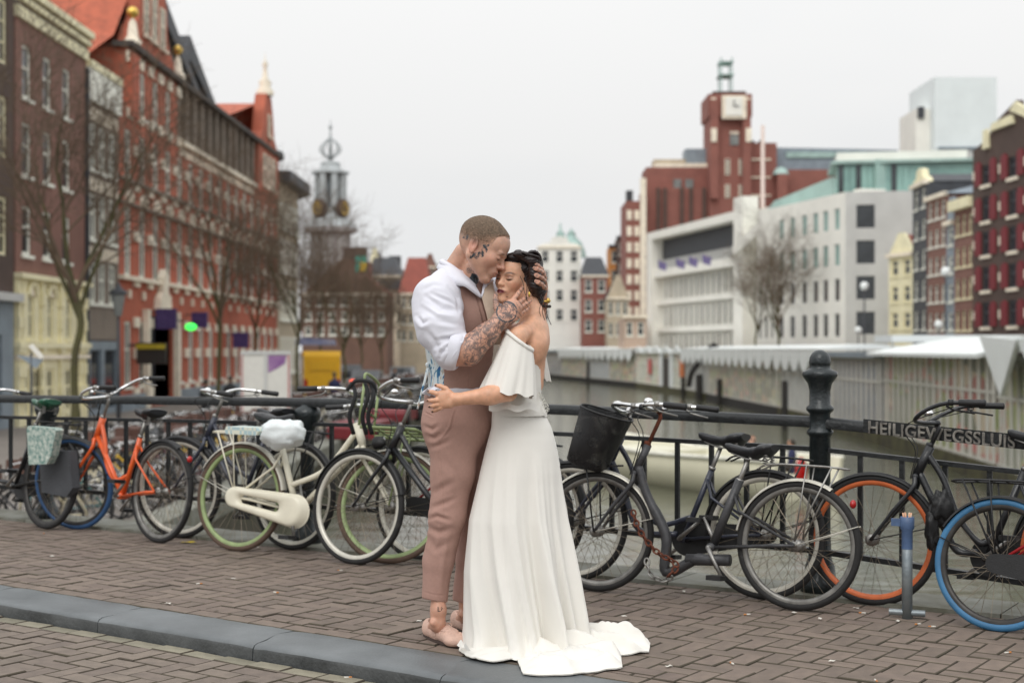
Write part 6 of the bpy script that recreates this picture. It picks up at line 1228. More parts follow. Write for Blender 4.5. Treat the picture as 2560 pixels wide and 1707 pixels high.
# ================================================================ IMPLICIT BODY MODELLING
from mathutils import noise as mno
class Field:
    def __init__(s, lo, hi, h):
        s.h = h; s.lo = np.array(lo, float); n = np.ceil((np.array(hi, float) - s.lo) / h).astype(int) + 1; s.n = n
        s.ax = [s.lo[i] + h * np.arange(n[i]) for i in range(3)]; s.f = np.full(n, .08, np.float32)
    def _reg(s, lo, hi):
        a = np.clip(np.floor((np.array(lo) - s.lo) / s.h).astype(int), 0, s.n); b = np.clip(np.ceil((np.array(hi) - s.lo) / s.h).astype(int) + 1, 0, s.n)
        if (b <= a).any(): return None, None
        sl = tuple(slice(a[i], b[i]) for i in range(3)); g = np.meshgrid(*[s.ax[i][sl[i]].astype(np.float32) for i in range(3)], indexing='ij', sparse=True); return sl, g
    def _mix(s, sl, d, k, sub):
        f = s.f[sl]
        if sub: d = -d; h = np.clip(.5 - .5 * (f - d) / k, 0, 1) if k else (d > f).astype(np.float32); s.f[sl] = f * (1 - h) + d * h + (k * h * (1 - h) if k else 0)
        else: h = np.clip(.5 + .5 * (f - d) / k, 0, 1) if k else (d < f).astype(np.float32); s.f[sl] = f * (1 - h) + d * h - (k * h * (1 - h) if k else 0)
    def cone(s, a, b, ra, rb, k=.01, sub=False, flat=None, fs=1.):
        "round cone; flat = direction squeezed by fs (>1 thins it)"
        a = np.array(a, float); b = np.array(b, float); m = max(ra, rb) + .085
        sl, g = s._reg(np.minimum(a, b) - m, np.maximum(a, b) + m)
        if sl is None: return s
        ab = b - a; L2 = max(1e-9, ab @ ab); X, Y, Z = g; px, py, pz = X - a[0], Y - a[1], Z - a[2]
        t = np.clip((px * ab[0] + py * ab[1] + pz * ab[2]) / L2, 0, 1).astype(np.float32); qx, qy, qz = px - t * ab[0], py - t * ab[1], pz - t * ab[2]
        d2 = qx * qx + qy * qy + qz * qz
        if flat is not None:
            n = np.array(flat, float); n /= np.linalg.norm(n); c = qx * n[0] + qy * n[1] + qz * n[2]; d2 = d2 + c * c * (fs * fs - 1)
        s._mix(sl, np.sqrt(d2) - (ra + (rb - ra) * t), k, sub); return s
    def ell(s, c, r, R3=None, k=.01, sub=False):
        c = np.array(c, float); r = np.array(r, float); m = r.max() + .085; sl, g = s._reg(c - m, c + m)
        if sl is None: return s
        X, Y, Z = g; p = [X - c[0], Y - c[1], Z - c[2]]
        if R3 is not None: A = np.array(R3).T; p = [A[i][0] * p[0] + A[i][1] * p[1] + A[i][2] * p[2] for i in range(3)]
        k0 = np.sqrt((p[0] / r[0]) ** 2 + (p[1] / r[1]) ** 2 + (p[2] / r[2]) ** 2); k1 = np.sqrt((p[0] / r[0] ** 2) ** 2 + (p[1] / r[1] ** 2) ** 2 + (p[2] / r[2] ** 2) ** 2) + 1e-6
        s._mix(sl, k0 * (k0 - 1) / k1, k, sub); return s
    def chain(s, pts, rs, k=.01, **kw):
        for i in range(len(pts) - 1): s.cone(pts[i], pts[i + 1], rs[i], rs[i + 1], k, **kw)
        return s
    def plane(s, p, n, k=.004):
        "keep only the side the normal points to"
        n = np.array(n, float); n /= np.linalg.norm(n); X, Y, Z = np.meshgrid(*[a.astype(np.float32) for a in s.ax], indexing='ij', sparse=True)
        d = -((X - p[0]) * n[0] + (Y - p[1]) * n[1] + (Z - p[2]) * n[2]); f = s.f; s.f = np.maximum(f, d).astype(np.float32); return s
    def nets(s):
        f = s.f; f = f.copy(); f[0] = f[-1] = .05; f[:, 0] = f[:, -1] = .05; f[:, :, 0] = f[:, :, -1] = .05
        ins = f < 0; nx, ny, nz = f.shape
        c = np.zeros((nx - 1, ny - 1, nz - 1), np.uint8); offs = [(i, j, k) for i in (0, 1) for j in (0, 1) for k in (0, 1)]
        for i, j, k in offs: c += ins[i:nx - 1 + i, j:ny - 1 + j, k:nz - 1 + k]
        act = (c > 0) & (c < 8); I = np.argwhere(act); im = np.full(act.shape, -1, np.int32); im[act] = np.arange(len(I))
        acc = np.zeros((len(I), 3)); cnt = np.zeros(len(I))
        for o in offs:
            for ax in range(3):
                if o[ax]: continue
                o2 = list(o); o2[ax] = 1; v0 = f[I[:, 0] + o[0], I[:, 1] + o[1], I[:, 2] + o[2]]; v1 = f[I[:, 0] + o2[0], I[:, 1] + o2[1], I[:, 2] + o2[2]]
                m = (v0 < 0) != (v1 < 0); t = np.where(m, v0 / np.where(v0 == v1, 1, v0 - v1), 0); p = np.tile(np.array(o, float), (len(I), 1)); p[:, ax] = t; acc[m] += p[m]; cnt[m] += 1
        V = (I + acc / cnt[:, None]) * s.h + s.lo; F = []
        for ax in range(3):
            a1, a2 = (ax + 1) % 3, (ax + 2) % 3; sl0 = [slice(None)] * 3; sl1 = [slice(None)] * 3; sl0[ax] = slice(0, -1); sl1[ax] = slice(1, None)
            x = ins[tuple(sl0)] != ins[tuple(sl1)]; E = np.argwhere(x); E = E[(E[:, a1] > 0) & (E[:, a2] > 0) & (E[:, a1] < f.shape[a1] - 1) & (E[:, a2] < f.shape[a2] - 1)]
            q = []
            for d1, d2 in ((0, 0), (-1, 0), (-1, -1), (0, -1)): C = E.copy(); C[:, a1] += d1; C[:, a2] += d2; q.append(im[C[:, 0], C[:, 1], C[:, 2]])
            q = np.stack(q, 1); fl = ins[E[:, 0], E[:, 1], E[:, 2]]; q[~fl] = q[~fl][:, ::-1]; F.append(q)
        F = np.concatenate(F); F = F[(F >= 0).all(1)]; return V, F
def vnormals(V, F):
    a, b, c, d = [V[F[:, i]] for i in range(4)]; n = np.cross(c - a, d - b); N = np.zeros_like(V)
    for i in range(4): np.add.at(N, F[:, i], n)
    return N / (np.linalg.norm(N, axis=1)[:, None] + 1e-12)
def smooth(V, F, it=2, lam=.5):
    for _ in range(it):
        S_ = np.zeros_like(V); c = np.zeros(len(V))
        for i in range(4): np.add.at(S_, F[:, i], V[F[:, (i + 1) % 4]] + V[F[:, (i - 1) % 4]]); np.add.at(c, F[:, i], 2)
        V = V + lam * (S_ / np.maximum(c, 1)[:, None] - V)
    return V
def to_px(V): return np.stack([1280 + FX * V[:, 0] / V[:, 1], HOR - (V[:, 2] - EYE) * FX / V[:, 1]], 1)
def segd(Q, a, b):
    a = np.array(a, float); b = np.array(b, float); ab = b - a; t = np.clip(((Q - a) @ ab) / max(1e-9, ab @ ab), 0, 1); return np.linalg.norm(Q - a - t[:, None] * ab, axis=1), t
def crease(V, F, lst, side=-.1):
    "press folds into cloth: each entry is a polyline in the cloth's front plane (photograph units), depth in mm (+ raises), width in units"
    N = vnormals(V, F); Q = to_px(V); m = N[:, 1] < -side if side is not None else np.ones(len(V), bool); D = np.zeros(len(V))
    for pts, dep, wd in lst:
        best = np.full(len(V), 1e9); pp = [np.array(p, float) for p in pts]
        acc = 0; tot = sum(np.linalg.norm(b - a) for a, b in zip(pp, pp[1:])); fade = np.ones(len(V))
        for a, b in zip(pp, pp[1:]):
            d, t = segd(Q, a, b); L = np.linalg.norm(b - a); tt = (acc + t * L) / tot; u = d < best; best[u] = d[u]; fade[u] = np.sin(np.pi * np.clip(tt[u], .04, .96)) ** .6; acc += L
        g = np.exp(-(best / wd) ** 2) - .45 * np.exp(-((best - wd * 1.9) / wd) ** 2); D += dep * .001 * g * fade
    return V + N * (D * m)[:, None]
def wob(V, amp, sc, seed=0, st=(1, 1, 1)):
    return np.array([mno.noise(Vector((v[0] * sc * st[0] + seed, v[1] * sc * st[1], v[2] * sc * st[2]))) for v in V]) * amp
def mesh_np(name, parts, mats, cols=None, tats=None, parent=None, loc=(0, 0, 0), smoothf=True):
    "parts = [(V,F,matindex)] joined in one mesh"
    Vs, Fs, mi = [], [], []; o = 0
    for V, F, m in parts: Vs.append(V); Fs.append(F + o); mi.append(np.full(len(F), m)); o += len(V)
    V = np.concatenate(Vs) - np.array(loc); F = np.concatenate(Fs); mi = np.concatenate(mi); me = bpy.data.meshes.new(name)
    me.vertices.add(len(V)); me.vertices.foreach_set('co', V.astype(np.float32).ravel()); me.loops.add(len(F) * 4); me.loops.foreach_set('vertex_index', F.astype(np.int32).ravel())
    me.polygons.add(len(F)); me.polygons.foreach_set('loop_start', (np.arange(len(F)) * 4).astype(np.int32)); me.polygons.foreach_set('loop_total', np.full(len(F), 4, np.int32))
    me.polygons.foreach_set('material_index', mi.astype(np.int32)); me.polygons.foreach_set('use_smooth', np.ones(len(F), bool)); me.update(calc_edges=True)
    for m in mats: me.materials.append(m)
    if cols is not None: a = me.color_attributes.new('Col', 'FLOAT_COLOR', 'POINT'); c = np.concatenate([np.concatenate(cols), np.ones((len(V), 1))], 1); a.data.foreach_set('color', c.astype(np.float32).ravel())
    if tats is not None: a = me.attributes.new('ink', 'FLOAT', 'POINT'); a.data.foreach_set('value', np.concatenate(tats).astype(np.float32))
    ob = bpy.data.objects.new(name, me); link(ob, parent); return ob
def subset(V, F, keep):
    fk = keep[F].all(1); F = F[fk]; u = np.unique(F); m = np.full(len(V), -1); m[u] = np.arange(len(u)); return V[u], m[F]
def skin_mat(name, ink=True):
    m = bpy.data.materials.new(name); m.use_nodes = True; t = m.node_tree; b = t.nodes['Principled BSDF']; b.inputs['Roughness'].default_value = .42; b.inputs['Specular IOR Level'].default_value = .5
    b.inputs['Subsurface Weight'].default_value = .12; b.inputs['Subsurface Radius'].default_value = (.012, .004, .002); b.inputs['Subsurface Scale'].default_value = 1.
    at = t.nodes.new('ShaderNodeAttribute'); at.attribute_name = 'Col'; tc = t.nodes.new('ShaderNodeTexCoord'); n = t.nodes.new('ShaderNodeTexNoise'); n.inputs['Scale'].default_value = 30; n.inputs['Detail'].default_value = 5; t.links.new(tc.outputs['Object'], n.inputs[0])
    r = t.nodes.new('ShaderNodeMapRange'); r.inputs[1].default_value = .3; r.inputs[2].default_value = .7; r.inputs[3].default_value = .84; r.inputs[4].default_value = 1.14; t.links.new(n.outputs[0], r.inputs[0]); v = t.nodes.new('ShaderNodeVectorMath'); v.operation = 'SCALE'; t.links.new(at.outputs['Color'], v.inputs[0]); t.links.new(r.outputs[0], v.inputs['Scale']); out = v.outputs[0]
    if ink:
        ia = t.nodes.new('ShaderNodeAttribute'); ia.attribute_name = 'ink'; vo = t.nodes.new('ShaderNodeTexVoronoi'); vo.feature = 'DISTANCE_TO_EDGE'; vo.inputs['Scale'].default_value = 42; no_ = t.nodes.new('ShaderNodeTexNoise'); no_.inputs['Scale'].default_value = 22; no_.inputs['Distortion'].default_value = 2.2; no_.inputs['Detail'].default_value = 4
        t.links.new(tc.outputs['Object'], no_.inputs[0]); mxv = t.nodes.new('ShaderNodeVectorMath'); mxv.operation = 'ADD'; sc_ = t.nodes.new('ShaderNodeVectorMath'); sc_.operation = 'SCALE'; sc_.inputs['Scale'].default_value = .05; t.links.new(no_.outputs['Color'], sc_.inputs[0]); t.links.new(tc.outputs['Object'], mxv.inputs[0]); t.links.new(sc_.outputs[0], mxv.inputs[1]); t.links.new(mxv.outputs[0], vo.inputs['Vector'])
        a1 = t.nodes.new('ShaderNodeMapRange'); a1.inputs[1].default_value = .02; a1.inputs[2].default_value = .14; a1.inputs[3].default_value = 1; a1.inputs[4].default_value = .0; t.links.new(vo.outputs[0], a1.inputs[0])
        a2 = t.nodes.new('ShaderNodeMapRange'); a2.inputs[1].default_value = .46; a2.inputs[2].default_value = .6; t.links.new(no_.outputs[0], a2.inputs[0]); mxx = t.nodes.new('ShaderNodeMath'); mxx.operation = 'MAXIMUM'; t.links.new(a1.outputs[0], mxx.inputs[0]); t.links.new(a2.outputs[0], mxx.inputs[1])
        # ink 0..1 patterned, above 1 solid
        sb = t.nodes.new('ShaderNodeMath'); sb.operation = 'SUBTRACT'; sb.use_clamp = True; t.links.new(ia.outputs['Fac'], sb.inputs[0]); sb.inputs[1].default_value = 1.; ad_ = t.nodes.new('ShaderNodeMath'); ad_.operation = 'ADD'; t.links.new(mxx.outputs[0], ad_.inputs[0]); t.links.new(sb.outputs[0], ad_.inputs[1])
        ml = t.nodes.new('ShaderNodeMath'); ml.operation = 'MULTIPLY'; t.links.new(ad_.outputs[0], ml.inputs[0]); t.links.new(ia.outputs['Fac'], ml.inputs[1]); mm = t.nodes.new('ShaderNodeMath'); mm.operation = 'MULTIPLY'; mm.use_clamp = True; mm.inputs[1].default_value = .8; t.links.new(ml.outputs[0], mm.inputs[0])
        x = t.nodes.new('ShaderNodeMix'); x.data_type = 'RGBA'; t.links.new(mm.outputs[0], x.inputs[0]); t.links.new(out, x.inputs[6]); x.inputs[7].default_value = (*srgb(58, 66, 72), 1); out = x.outputs[2]
    t.links.new(out, b.inputs['Base Color']); bp = t.nodes.new('ShaderNodeBump'); bp.inputs['Strength'].default_value = .12; bp.inputs['Distance'].default_value = .002; n3 = t.nodes.new('ShaderNodeTexNoise'); n3.inputs['Scale'].default_value = 260; t.links.new(tc.outputs['Object'], n3.inputs[0]); t.links.new(n3.outputs[0], bp.inputs['Height']); t.links.new(bp.outputs[0], b.inputs['Normal']); return m
def frame3(f, u):
    f = Vector(f).normalized(); u = Vector(u); u = (u - f * u.dot(f)).normalized(); l = u.cross(f); return np.array([[f.x, l.x, u.x], [f.y, l.y, u.y], [f.z, l.z, u.z]])
def head_field(F_, c, A, s, fem=False):
    "local frame: x forward, y left, z up; c centre, A rotation (columns), s scale"
    c = np.array(c); T = lambda x, y, z: c + A @ np.array([x, y, z]) * s; w_ = .94 if fem else 1
    F_.ell(T(-.018, 0, .028), np.array((.099, .078 * w_, .092)) * s, A, .01)
    F_.ell(T(.030, 0, -.02), np.array((.064, .062 * w_, .088)) * s, A, .03)
    F_.ell(T(.045, 0, .04), np.array((.05, .058 * w_, .05)) * s, A, .03)
    cz_ = -.108 if not fem else -.104; cw = .014 if not fem else .008
    for y in (-1, 1):
        F_.cone(T(-.012, y * .05 * w_, -.05), T(.064, y * cw, cz_), .027 * s, .019 * s, .022)
        F_.ell(T(.055, y * .041 * w_, -.028), np.array((.028, .022, .026)) * s, A, .02)
        F_.cone(T(.083, y * .04, .008), T(.093, y * .012, .007), (.010 if not fem else .006) * s, (.009 if not fem else .006) * s, .012)
        F_.ell(T(.1, y * .033 * w_, -.008), np.array((.016, .019, .012)) * s, A, .012, sub=True)
        F_.ell(T(.079, y * .032 * w_, -.009), np.array((.0145, .016, .0115)) * s, A, .004)
    F_.ell(T(.072, 0, cz_), np.array((.021, .022, .017)) * s, A, .014)
    nt_, nr = (.120, .0125) if not fem else (.113, .0095)
    F_.cone(T(.089, 0, .004), T(nt_ - .012, 0, -.032), .0075 * s, .0095 * s, .01); F_.ell(T(nt_ - .008, 0, -.036), np.array((.012, .0115 if not fem else .0095, .010)) * s, A, .007)
    for y in (-1, 1): F_.ell(T(.100 if not fem else .096, y * nr, -.040), np.array((.011, .007, .0075)) * s, A, .006)
    for y in (-1, 1): F_.ell(T(.106 if not fem else .101, y * .006, -.048), np.array((.005, .003, .004)) * s, A, .003, sub=True)
    lp = 1.0 if not fem else 1.12
    F_.ell(T(.081 if fem else .083, 0, -.070), np.array((.017 if fem else .02, .027, .024)) * s, A, .015)
    for y in (-1, 1):
        F_.cone(T(.091, y * .02, -.070), T(.1005, y * .003, -.0635), .0035 * s * lp, .0052 * s * lp, .005); F_.cone(T(.090, y * .017, -.073), T(.0985, 0, -.0775), .0038 * s * lp, .0062 * s * lp, .005)
    F_.cone(T(.098, -.024, -.0715), T(.107, 0, -.0702), .0018 * s, .0024 * s, .003, sub=True); F_.cone(T(.098, .024, -.0715), T(.107, 0, -.0702), .0018 * s, .0024 * s, .003, sub=True)
    for y in (-1, 1):
        E = A @ np.array(Matrix.Rotation(y * R(18), 3, 'Z') @ Matrix.Rotation(R(-12), 3, 'Y'))
        F_.ell(T(-.022, y * (.077 * w_), -.012), np.array((.0195, .0085, .033)) * s, E, .005); F_.ell(T(-.018, y * (.085 * w_ + .002), -.006), np.array((.010, .0065, .018)) * s, E, .004, sub=True); F_.ell(T(-.012, y * .079 * w_, -.036), np.array((.008, .006, .009)) * s, E, .006)
    return T
def finger(F_, p, r, k=.0035): F_.chain(p, r, k)
# ================================================================ THE COUPLE
YM, YW = 6.34, 6.28
def PM(px, py, dy=0.): return np.array(P(px, py, YM + dy))
def PW(px, py, dy=0.): return np.array(P(px, py, YW + dy))
def rp(r): return r / FX * 6.3
m_skin_m = skin_mat('tattooed_skin'); m_skin_w = skin_mat('tanned_skin', False)
SKM = np.array(srgb(204, 160, 138)); SKW = np.array(srgb(218, 168, 138)); GR = Vector((0, 0, 0))
man = empty('person', (G(1110, 1600).x, YM, 0), 0, 'tattooed man in white shirt and dusty pink vest and trousers bending to the woman', 'person')
woman = empty('person', (G(1310, 1600).x, YW, 0), 0, 'dark haired woman in a long white off shoulder dress with eyes closed', 'person')
def bnd(pts, m): pts = np.array(pts); return pts.min(0) - m, pts.max(0) + m
def sstep(x, a, b): t = np.clip((x - a) / (b - a), 0, 1); return t * t * (3 - 2 * t)
def g3(L, c, r): return np.exp(-(((L - np.array(c)) / np.array(r)) ** 2).sum(1))
# ---------------------------------------------------------------- man: head
hc = PM(1208, 619, -.085); fdir = Vector((.845, -.20, -.47)); AM = frame3(fdir, (.47, 0, .88)); sM = 1.08
H = Field(*bnd([hc, PM(1140, 700, .05), PM(1215, 720, -.1)], .17), .0022)
nb0, nb1 = PM(1186, 640, .03), PM(1142, 705, .05)
H.cone(nb0, nb1, .056, .062, .02); H.cone(PM(1160, 630, -.01), PM(1124, 692, .04), .042, .05, .03); H.cone(PM(1182, 660, -.03), PM(1170, 735, -.02), .034, .036, .015)
H.cone(PM(1172, 665, -.065), PM(1190, 735, -.06), .014, .011, .012); H.cone(PM(1166, 720, .0), PM(1172, 760, .02), .05, .05, .03)
TMn = head_field(H, hc, AM, sM); V1, F1 = H.nets(); V1 = smooth(V1, F1, 1, .4)
L = (V1 - hc) @ AM / sM
sk = np.tile(SKM, (len(V1), 1)); dp = to_px(V1)
hairc = np.array(srgb(104, 88, 74)); stub = np.array(srgb(116, 97, 84))
hl = sstep(L[:, 2] - .55 * np.maximum(0, L[:, 0] - .01) + .022 + wob(V1, .008, 60) + wob(V1, .008, 240), 0, .085)
hl = np.where(L[:, 0] > .068, sstep(L[:, 2] + wob(V1, .01, 200), .074, .094), hl); tmp = (L[:, 0] > .045) & (L[:, 0] <= .068); hl[tmp] = sstep(L[tmp, 2] - .055 - .9 * np.clip(L[tmp, 0] - .045, 0, .03), 0, .014)
fade = sstep(L[:, 2], -.04, .03) * sstep(-L[:, 0], -.03, .02) * (1 - sstep(-L[:, 2], .03, .05)); fade = np.maximum(fade * .55, 0) * (L[:, 2] > -.05)
fade = np.clip(fade * 1.7, 0, .85); sk = sk * (1 - fade[:, None]) + stub * fade[:, None]; sk = sk * (1 - hl[:, None]) + hairc * hl[:, None]
red = g3(L, (.11, 0, -.04), (.03, .02, .02)) * .5 + g3(L, (-.02, -.08, -.01), (.025, .02, .035)) * .7 + g3(L, (.06, -.045, -.03), (.03, .03, .03)) * .35; red *= (1 - hl); sk = sk * (1 - red[:, None]) + sk * np.array((1.0, .66, .62)) * red[:, None]
lip = g3(L, (.1, 0, -.071), (.02, .022, .008)); sk = sk * (1 - lip[:, None] * .7) + np.array(srgb(158, 92, 86)) * lip[:, None] * .7
for y in (-1, 1):
    br = np.exp(-((L[:, 0] - .09) / .03) ** 2 - ((L[:, 1] - y * .032) / .02) ** 2 - ((L[:, 2] - .013 + .15 * (abs(L[:, 1]) - .03)) / .0045) ** 2); sk = sk * (1 - br[:, None] * .8) + np.array(srgb(92, 64, 48)) * br[:, None] * .8
    la = np.exp(-((L[:, 0] - .09) / .02) ** 2 - ((L[:, 1] - y * .032) / .015) ** 2 - ((L[:, 2] + .0165 - 6 * (L[:, 1] - y * .032) ** 2) / .0024) ** 2); sk = sk * (1 - la[:, None] * .85) + np.array(srgb(72, 46, 38)) * la[:, None] * .85
bd = sstep(-L[:, 2], .045, .07) * sstep(L[:, 0], -.01, .03); sk = sk * (1 - bd[:, None] * .22) + np.array(srgb(140, 100, 84)) * bd[:, None] * .22
ex = L[:, 0] + .02; ez = L[:, 2] + .008; ang = np.arctan2(ez, ex); rr_ = np.hypot(ex, ez); ringr = .052 + .010 * np.abs(np.cos(ang * 7)); ink1 = ((rr_ < ringr) & (rr_ > .036) & (L[:, 1] < -.03) & (ang > -1.4) & (ang < 3.4)).astype(float)
ink1 *= (.9 + .5 * (np.cos(ang * 14 + rr_ * 220) > .1)); nk = wob(V1, .5, 55, 4); ink1 = np.maximum(ink1, 1.75 * (np.exp(-((dp[:, 0] - 1186 - (dp[:, 1] - 700) * .25) / 13) ** 2 - ((dp[:, 1] - 702) / 24) ** 2) + nk * .6 > .45) * (V1[:, 1] < YM) * (dp[:, 1] > 672) * (dp[:, 1] < 760)); ink1 = np.maximum(ink1, 1.0 * (np.exp(-((dp[:, 0] - 1174) / 10) ** 2 - ((dp[:, 1] - 676) / 9) ** 2) > .5) * (V1[:, 1] < YM))
# forearm and near hand
J = {k: PM(*v) for k, v in dict(elb=(1122, 888, -.20), wr=(1248, 806, -.22), palm=(1266, 776, -.185)).items()}
A_ = Field(*bnd([PM(1100, 935, -.34), PM(1345, 700, -.02)], .03), .0022)
A_.cone(J['elb'], PM(1170, 876, -.215), rp(30), rp(36), .02); A_.cone(PM(1170, 876, -.215), PM(1215, 838, -.22), rp(36), rp(27), .02); A_.cone(PM(1215, 836, -.22), J['wr'], rp(27), rp(20), .02, flat=(.3, 1, .2), fs=1.15)
A_.cone(PM(1251, 800, -.215), PM(1281, 771, -.17), rp(22), rp(24), .014, flat=(.25, 1, .1), fs=1.7); A_.cone(PM(1256, 790, -.20), PM(1272, 766, -.175), rp(21), rp(14), .012, flat=(.25, 1, .1), fs=1.5); A_.cone(PM(1270, 797, -.20), PM(1294, 784, -.16), rp(17), rp(12), .012, flat=(.25, 1, .1), fs=1.4)
fr_ = [rp(6.7), rp(6.0), rp(5.6), rp(4.9)]
finger(A_, [PM(1272, 763, -.175), PM(1285, 747, -.165), PM(1297, 732, -.14), PM(1306, 720, -.115)], fr_)
finger(A_, [PM(1281, 768, -.165), PM(1297, 757, -.155), PM(1312, 746, -.125), PM(1324, 737, -.10)], fr_)
finger(A_, [PM(1287, 777, -.16), PM(1302, 768, -.15), PM(1315, 759, -.13), PM(1325, 752, -.108)], fr_)
finger(A_, [PM(1292, 789, -.155), PM(1303, 783, -.145), PM(1313, 776, -.13), PM(1321, 769, -.11)], [rp(6), rp(5.3), rp(4.9), rp(4.2)])
finger(A_, [PM(1254, 789, -.205), PM(1242, 770, -.195), PM(1239, 750, -.17), PM(1239.5, 735, -.15)], [rp(10), rp(8.3), rp(6.8), rp(5.6)])
for kx, ky, kd in ((1274, 761, -.18), (1283, 767, -.175), (1289, 777, -.168), (1294, 789, -.162)): A_.ell(PM(kx, ky, kd), (rp(6.6),) * 3, None, .006)
V2, F2 = A_.nets(); V2 = smooth(V2, F2, 1, .35); q2 = to_px(V2)
ink2 = .95 * sstep(q2[:, 0], 1150, 1166) * (1 - sstep(q2[:, 0] - (q2[:, 1] - 800) * .4, 1282, 1292)); c2 = (np.hypot(q2[:, 0] - 1267, q2[:, 1] - 779) < 25); ink2 = np.where(c2, 1.0, ink2); ink2 = np.where(np.abs(np.hypot(q2[:, 0] - 1267, q2[:, 1] - 779) - 25) < 1.6, 1.6, ink2)
ink2 = np.where((np.abs((q2[:, 0] * .8 - q2[:, 1] * .6) % 9) < 3.4) & (q2[:, 0] > 1290), .8, ink2); c_2 = np.tile(SKM * np.array((1, .93, .9)), (len(V2), 1))
# far forearm and hand behind her head
B_ = Field(*bnd([PM(1330, 655, -.08), PM(1372, 790, .12)], .06), .0022)
B_.cone(PM(1340, 800, .08), PM(1354, 752, .04), rp(24), rp(17), .015); B_.cone(PM(1354, 752, .04), PM(1357, 715, .02), rp(17), rp(17), .012, flat=(1, .5, 0), fs=1.6); B_.cone(PM(1357, 722, .02), PM(1354, 688, .0), rp(17), rp(16), .012, flat=(1, .6, 0), fs=1.7)
for pts in ([(1358, 686, -.02), (1354, 674, -.075), (1344, 664, -.11), (1337, 660, -.12)], [(1361, 694, -.03), (1355, 682, -.085), (1344, 674, -.125), (1336, 670, -.14)], [(1362, 706, -.035), (1355, 696, -.09), (1343, 689, -.135), (1335, 685, -.15)], [(1361, 720, -.04), (1354, 712, -.09), (1346, 706, -.13), (1340, 703, -.14)]):
    finger(B_, [PM(*p) for p in pts], [rp(7), rp(6.2), rp(5.6), rp(4.9)])
V3, F3 = B_.nets(); V3 = smooth(V3, F3, 1, .35); q3 = to_px(V3); ink3 = .75 * ((q3[:, 0] + q3[:, 1]) % 13 < 6); c_3 = np.tile(SKM * np.array((.98, .9, .88)), (len(V3), 1))
# ankle and foot of the near leg, shin hidden in the trousers
fo = lambda px, py, z: np.array(G(px, py, z)) 
An = PM(1096, 1520, -.02); heel = np.array(G(1074, 1592, 0)) + np.array((0, 0, .035)); toe = np.array(G(1140, 1616, 0)) + np.array((0, 0, .03))
D_ = Field(*bnd([heel, toe, PM(1090, 1440, 0)], .1), .003)
D_.cone(PM(1094, 1470, .01), PM(1096, 1525, .0), rp(17), rp(18.5), .02); D_.cone(PM(1096, 1525, .0), PM(1093, 1562, .01), rp(18.5), rp(18), .02); D_.cone(PM(1095, 1558, .0), heel + (toe - heel) * .5 + np.array((0, 0, .012)), rp(17), rp(11), .02); D_.cone(PM(1090, 1560, .03), heel + np.array((0, 0, .0)), rp(15), rp(12), .02)
D_.ell(PM(1083, 1556, -.025), (rp(8),) * 3, None, .015)
V4, F4 = D_.nets(); c_4 = np.tile(SKM * np.array((.98, .92, .9)), (len(V4), 1)); ink4 = np.zeros(len(V4))
# far foot
off = np.array((.12, .20, 0)); V5 = V4 + off
# hidden trunk so the figure is whole: torso, upper arms, thighs
T_ = Field(*bnd([PM(1040, 690, -.2), PM(1260, 1450, .3)], .1), .012)
T_.cone(PM(1140, 740, .05), PM(1140, 960, .05), .10, .09, .05, flat=(.85, -.5, 0), fs=1.1); T_.cone(PM(1142, 960, .06), PM(1146, 1040, .06), .09, .10, .05); T_.cone(PM(1100, 765, -.08), PM(1122, 888, -.19), .045, .04, .04); T_.cone(PM(1205, 730, .2), PM(1280, 850, .22), .06, .045, .04); T_.cone(PM(1280, 850, .22), PM(1345, 790, .1), .045, .035, .03)
T_.cone(PM(1130, 1060, 0.01), PM(1119, 1290, .01), .06, .035, .03); T_.cone(PM(1119, 1290, 0.01), PM(1092, 1500, .01), .035, .022, .02); T_.cone(PM(1180, 1060, .14), PM(1182, 1270, .16), .06, .035, .03); T_.cone(PM(1182, 1270, .16), PM(1160, 1500, .2), .035, .022, .02)
T_.cone(PM(1140, 770, .06), PM(1150, 730, .05), .08, .04, .03)
V6, F6 = T_.nets(); c_6 = np.tile(SKM, (len(V6), 1))
body = mesh_np('body', [(V1, F1, 0), (V2, F2, 0), (V3, F3, 0), (V4, F4, 0), (V5, F4, 0), (V6, F6, 0)], [m_skin_m], [sk, c_2, c_3, c_4, c_4, c_6], [ink1, ink2, ink3, ink4, ink4, np.zeros(len(V6))], man, man.location)
def child(name, V, F, mat, root): return mesh_np(name, [(V, F, 0)], [mat], parent=root, loc=root.location)
def mbchild(b, name, mat, root): b.v = [(x - root.location.x, y - root.location.y, z) for x, y, z in b.v]; return b.build(name, mat, root)
# short hair: slightly raised, textured cap
N1 = vnormals(V1, F1); kp = hl > .28; Vh = V1 + N1 * (.0006 + .0055 * sstep(hl, .3, 1.2))[:, None] + N1 * wob(V1, .0016, 260)[:, None]; mk_ = np.arange(len(V1))
fk = kp[F1].all(1); ui = np.unique(F1[fk]); a, b_ = subset(Vh, F1, kp); hcol = sk[ui] * (1 + wob(V1[ui], .5, 160, 7) + wob(V1[ui], .4, 420, 9))[:, None] * np.array((.98, .94, .88)); m_crop = skin_mat('cropped_hair', False); m_crop.node_tree.nodes['Principled BSDF'].inputs['Roughness'].default_value = .8; m_crop.node_tree.nodes['Principled BSDF'].inputs['Subsurface Weight'].default_value = 0
mesh_np('hair', [(a, b_, 0)], [m_crop], [hcol], None, man, man.location)
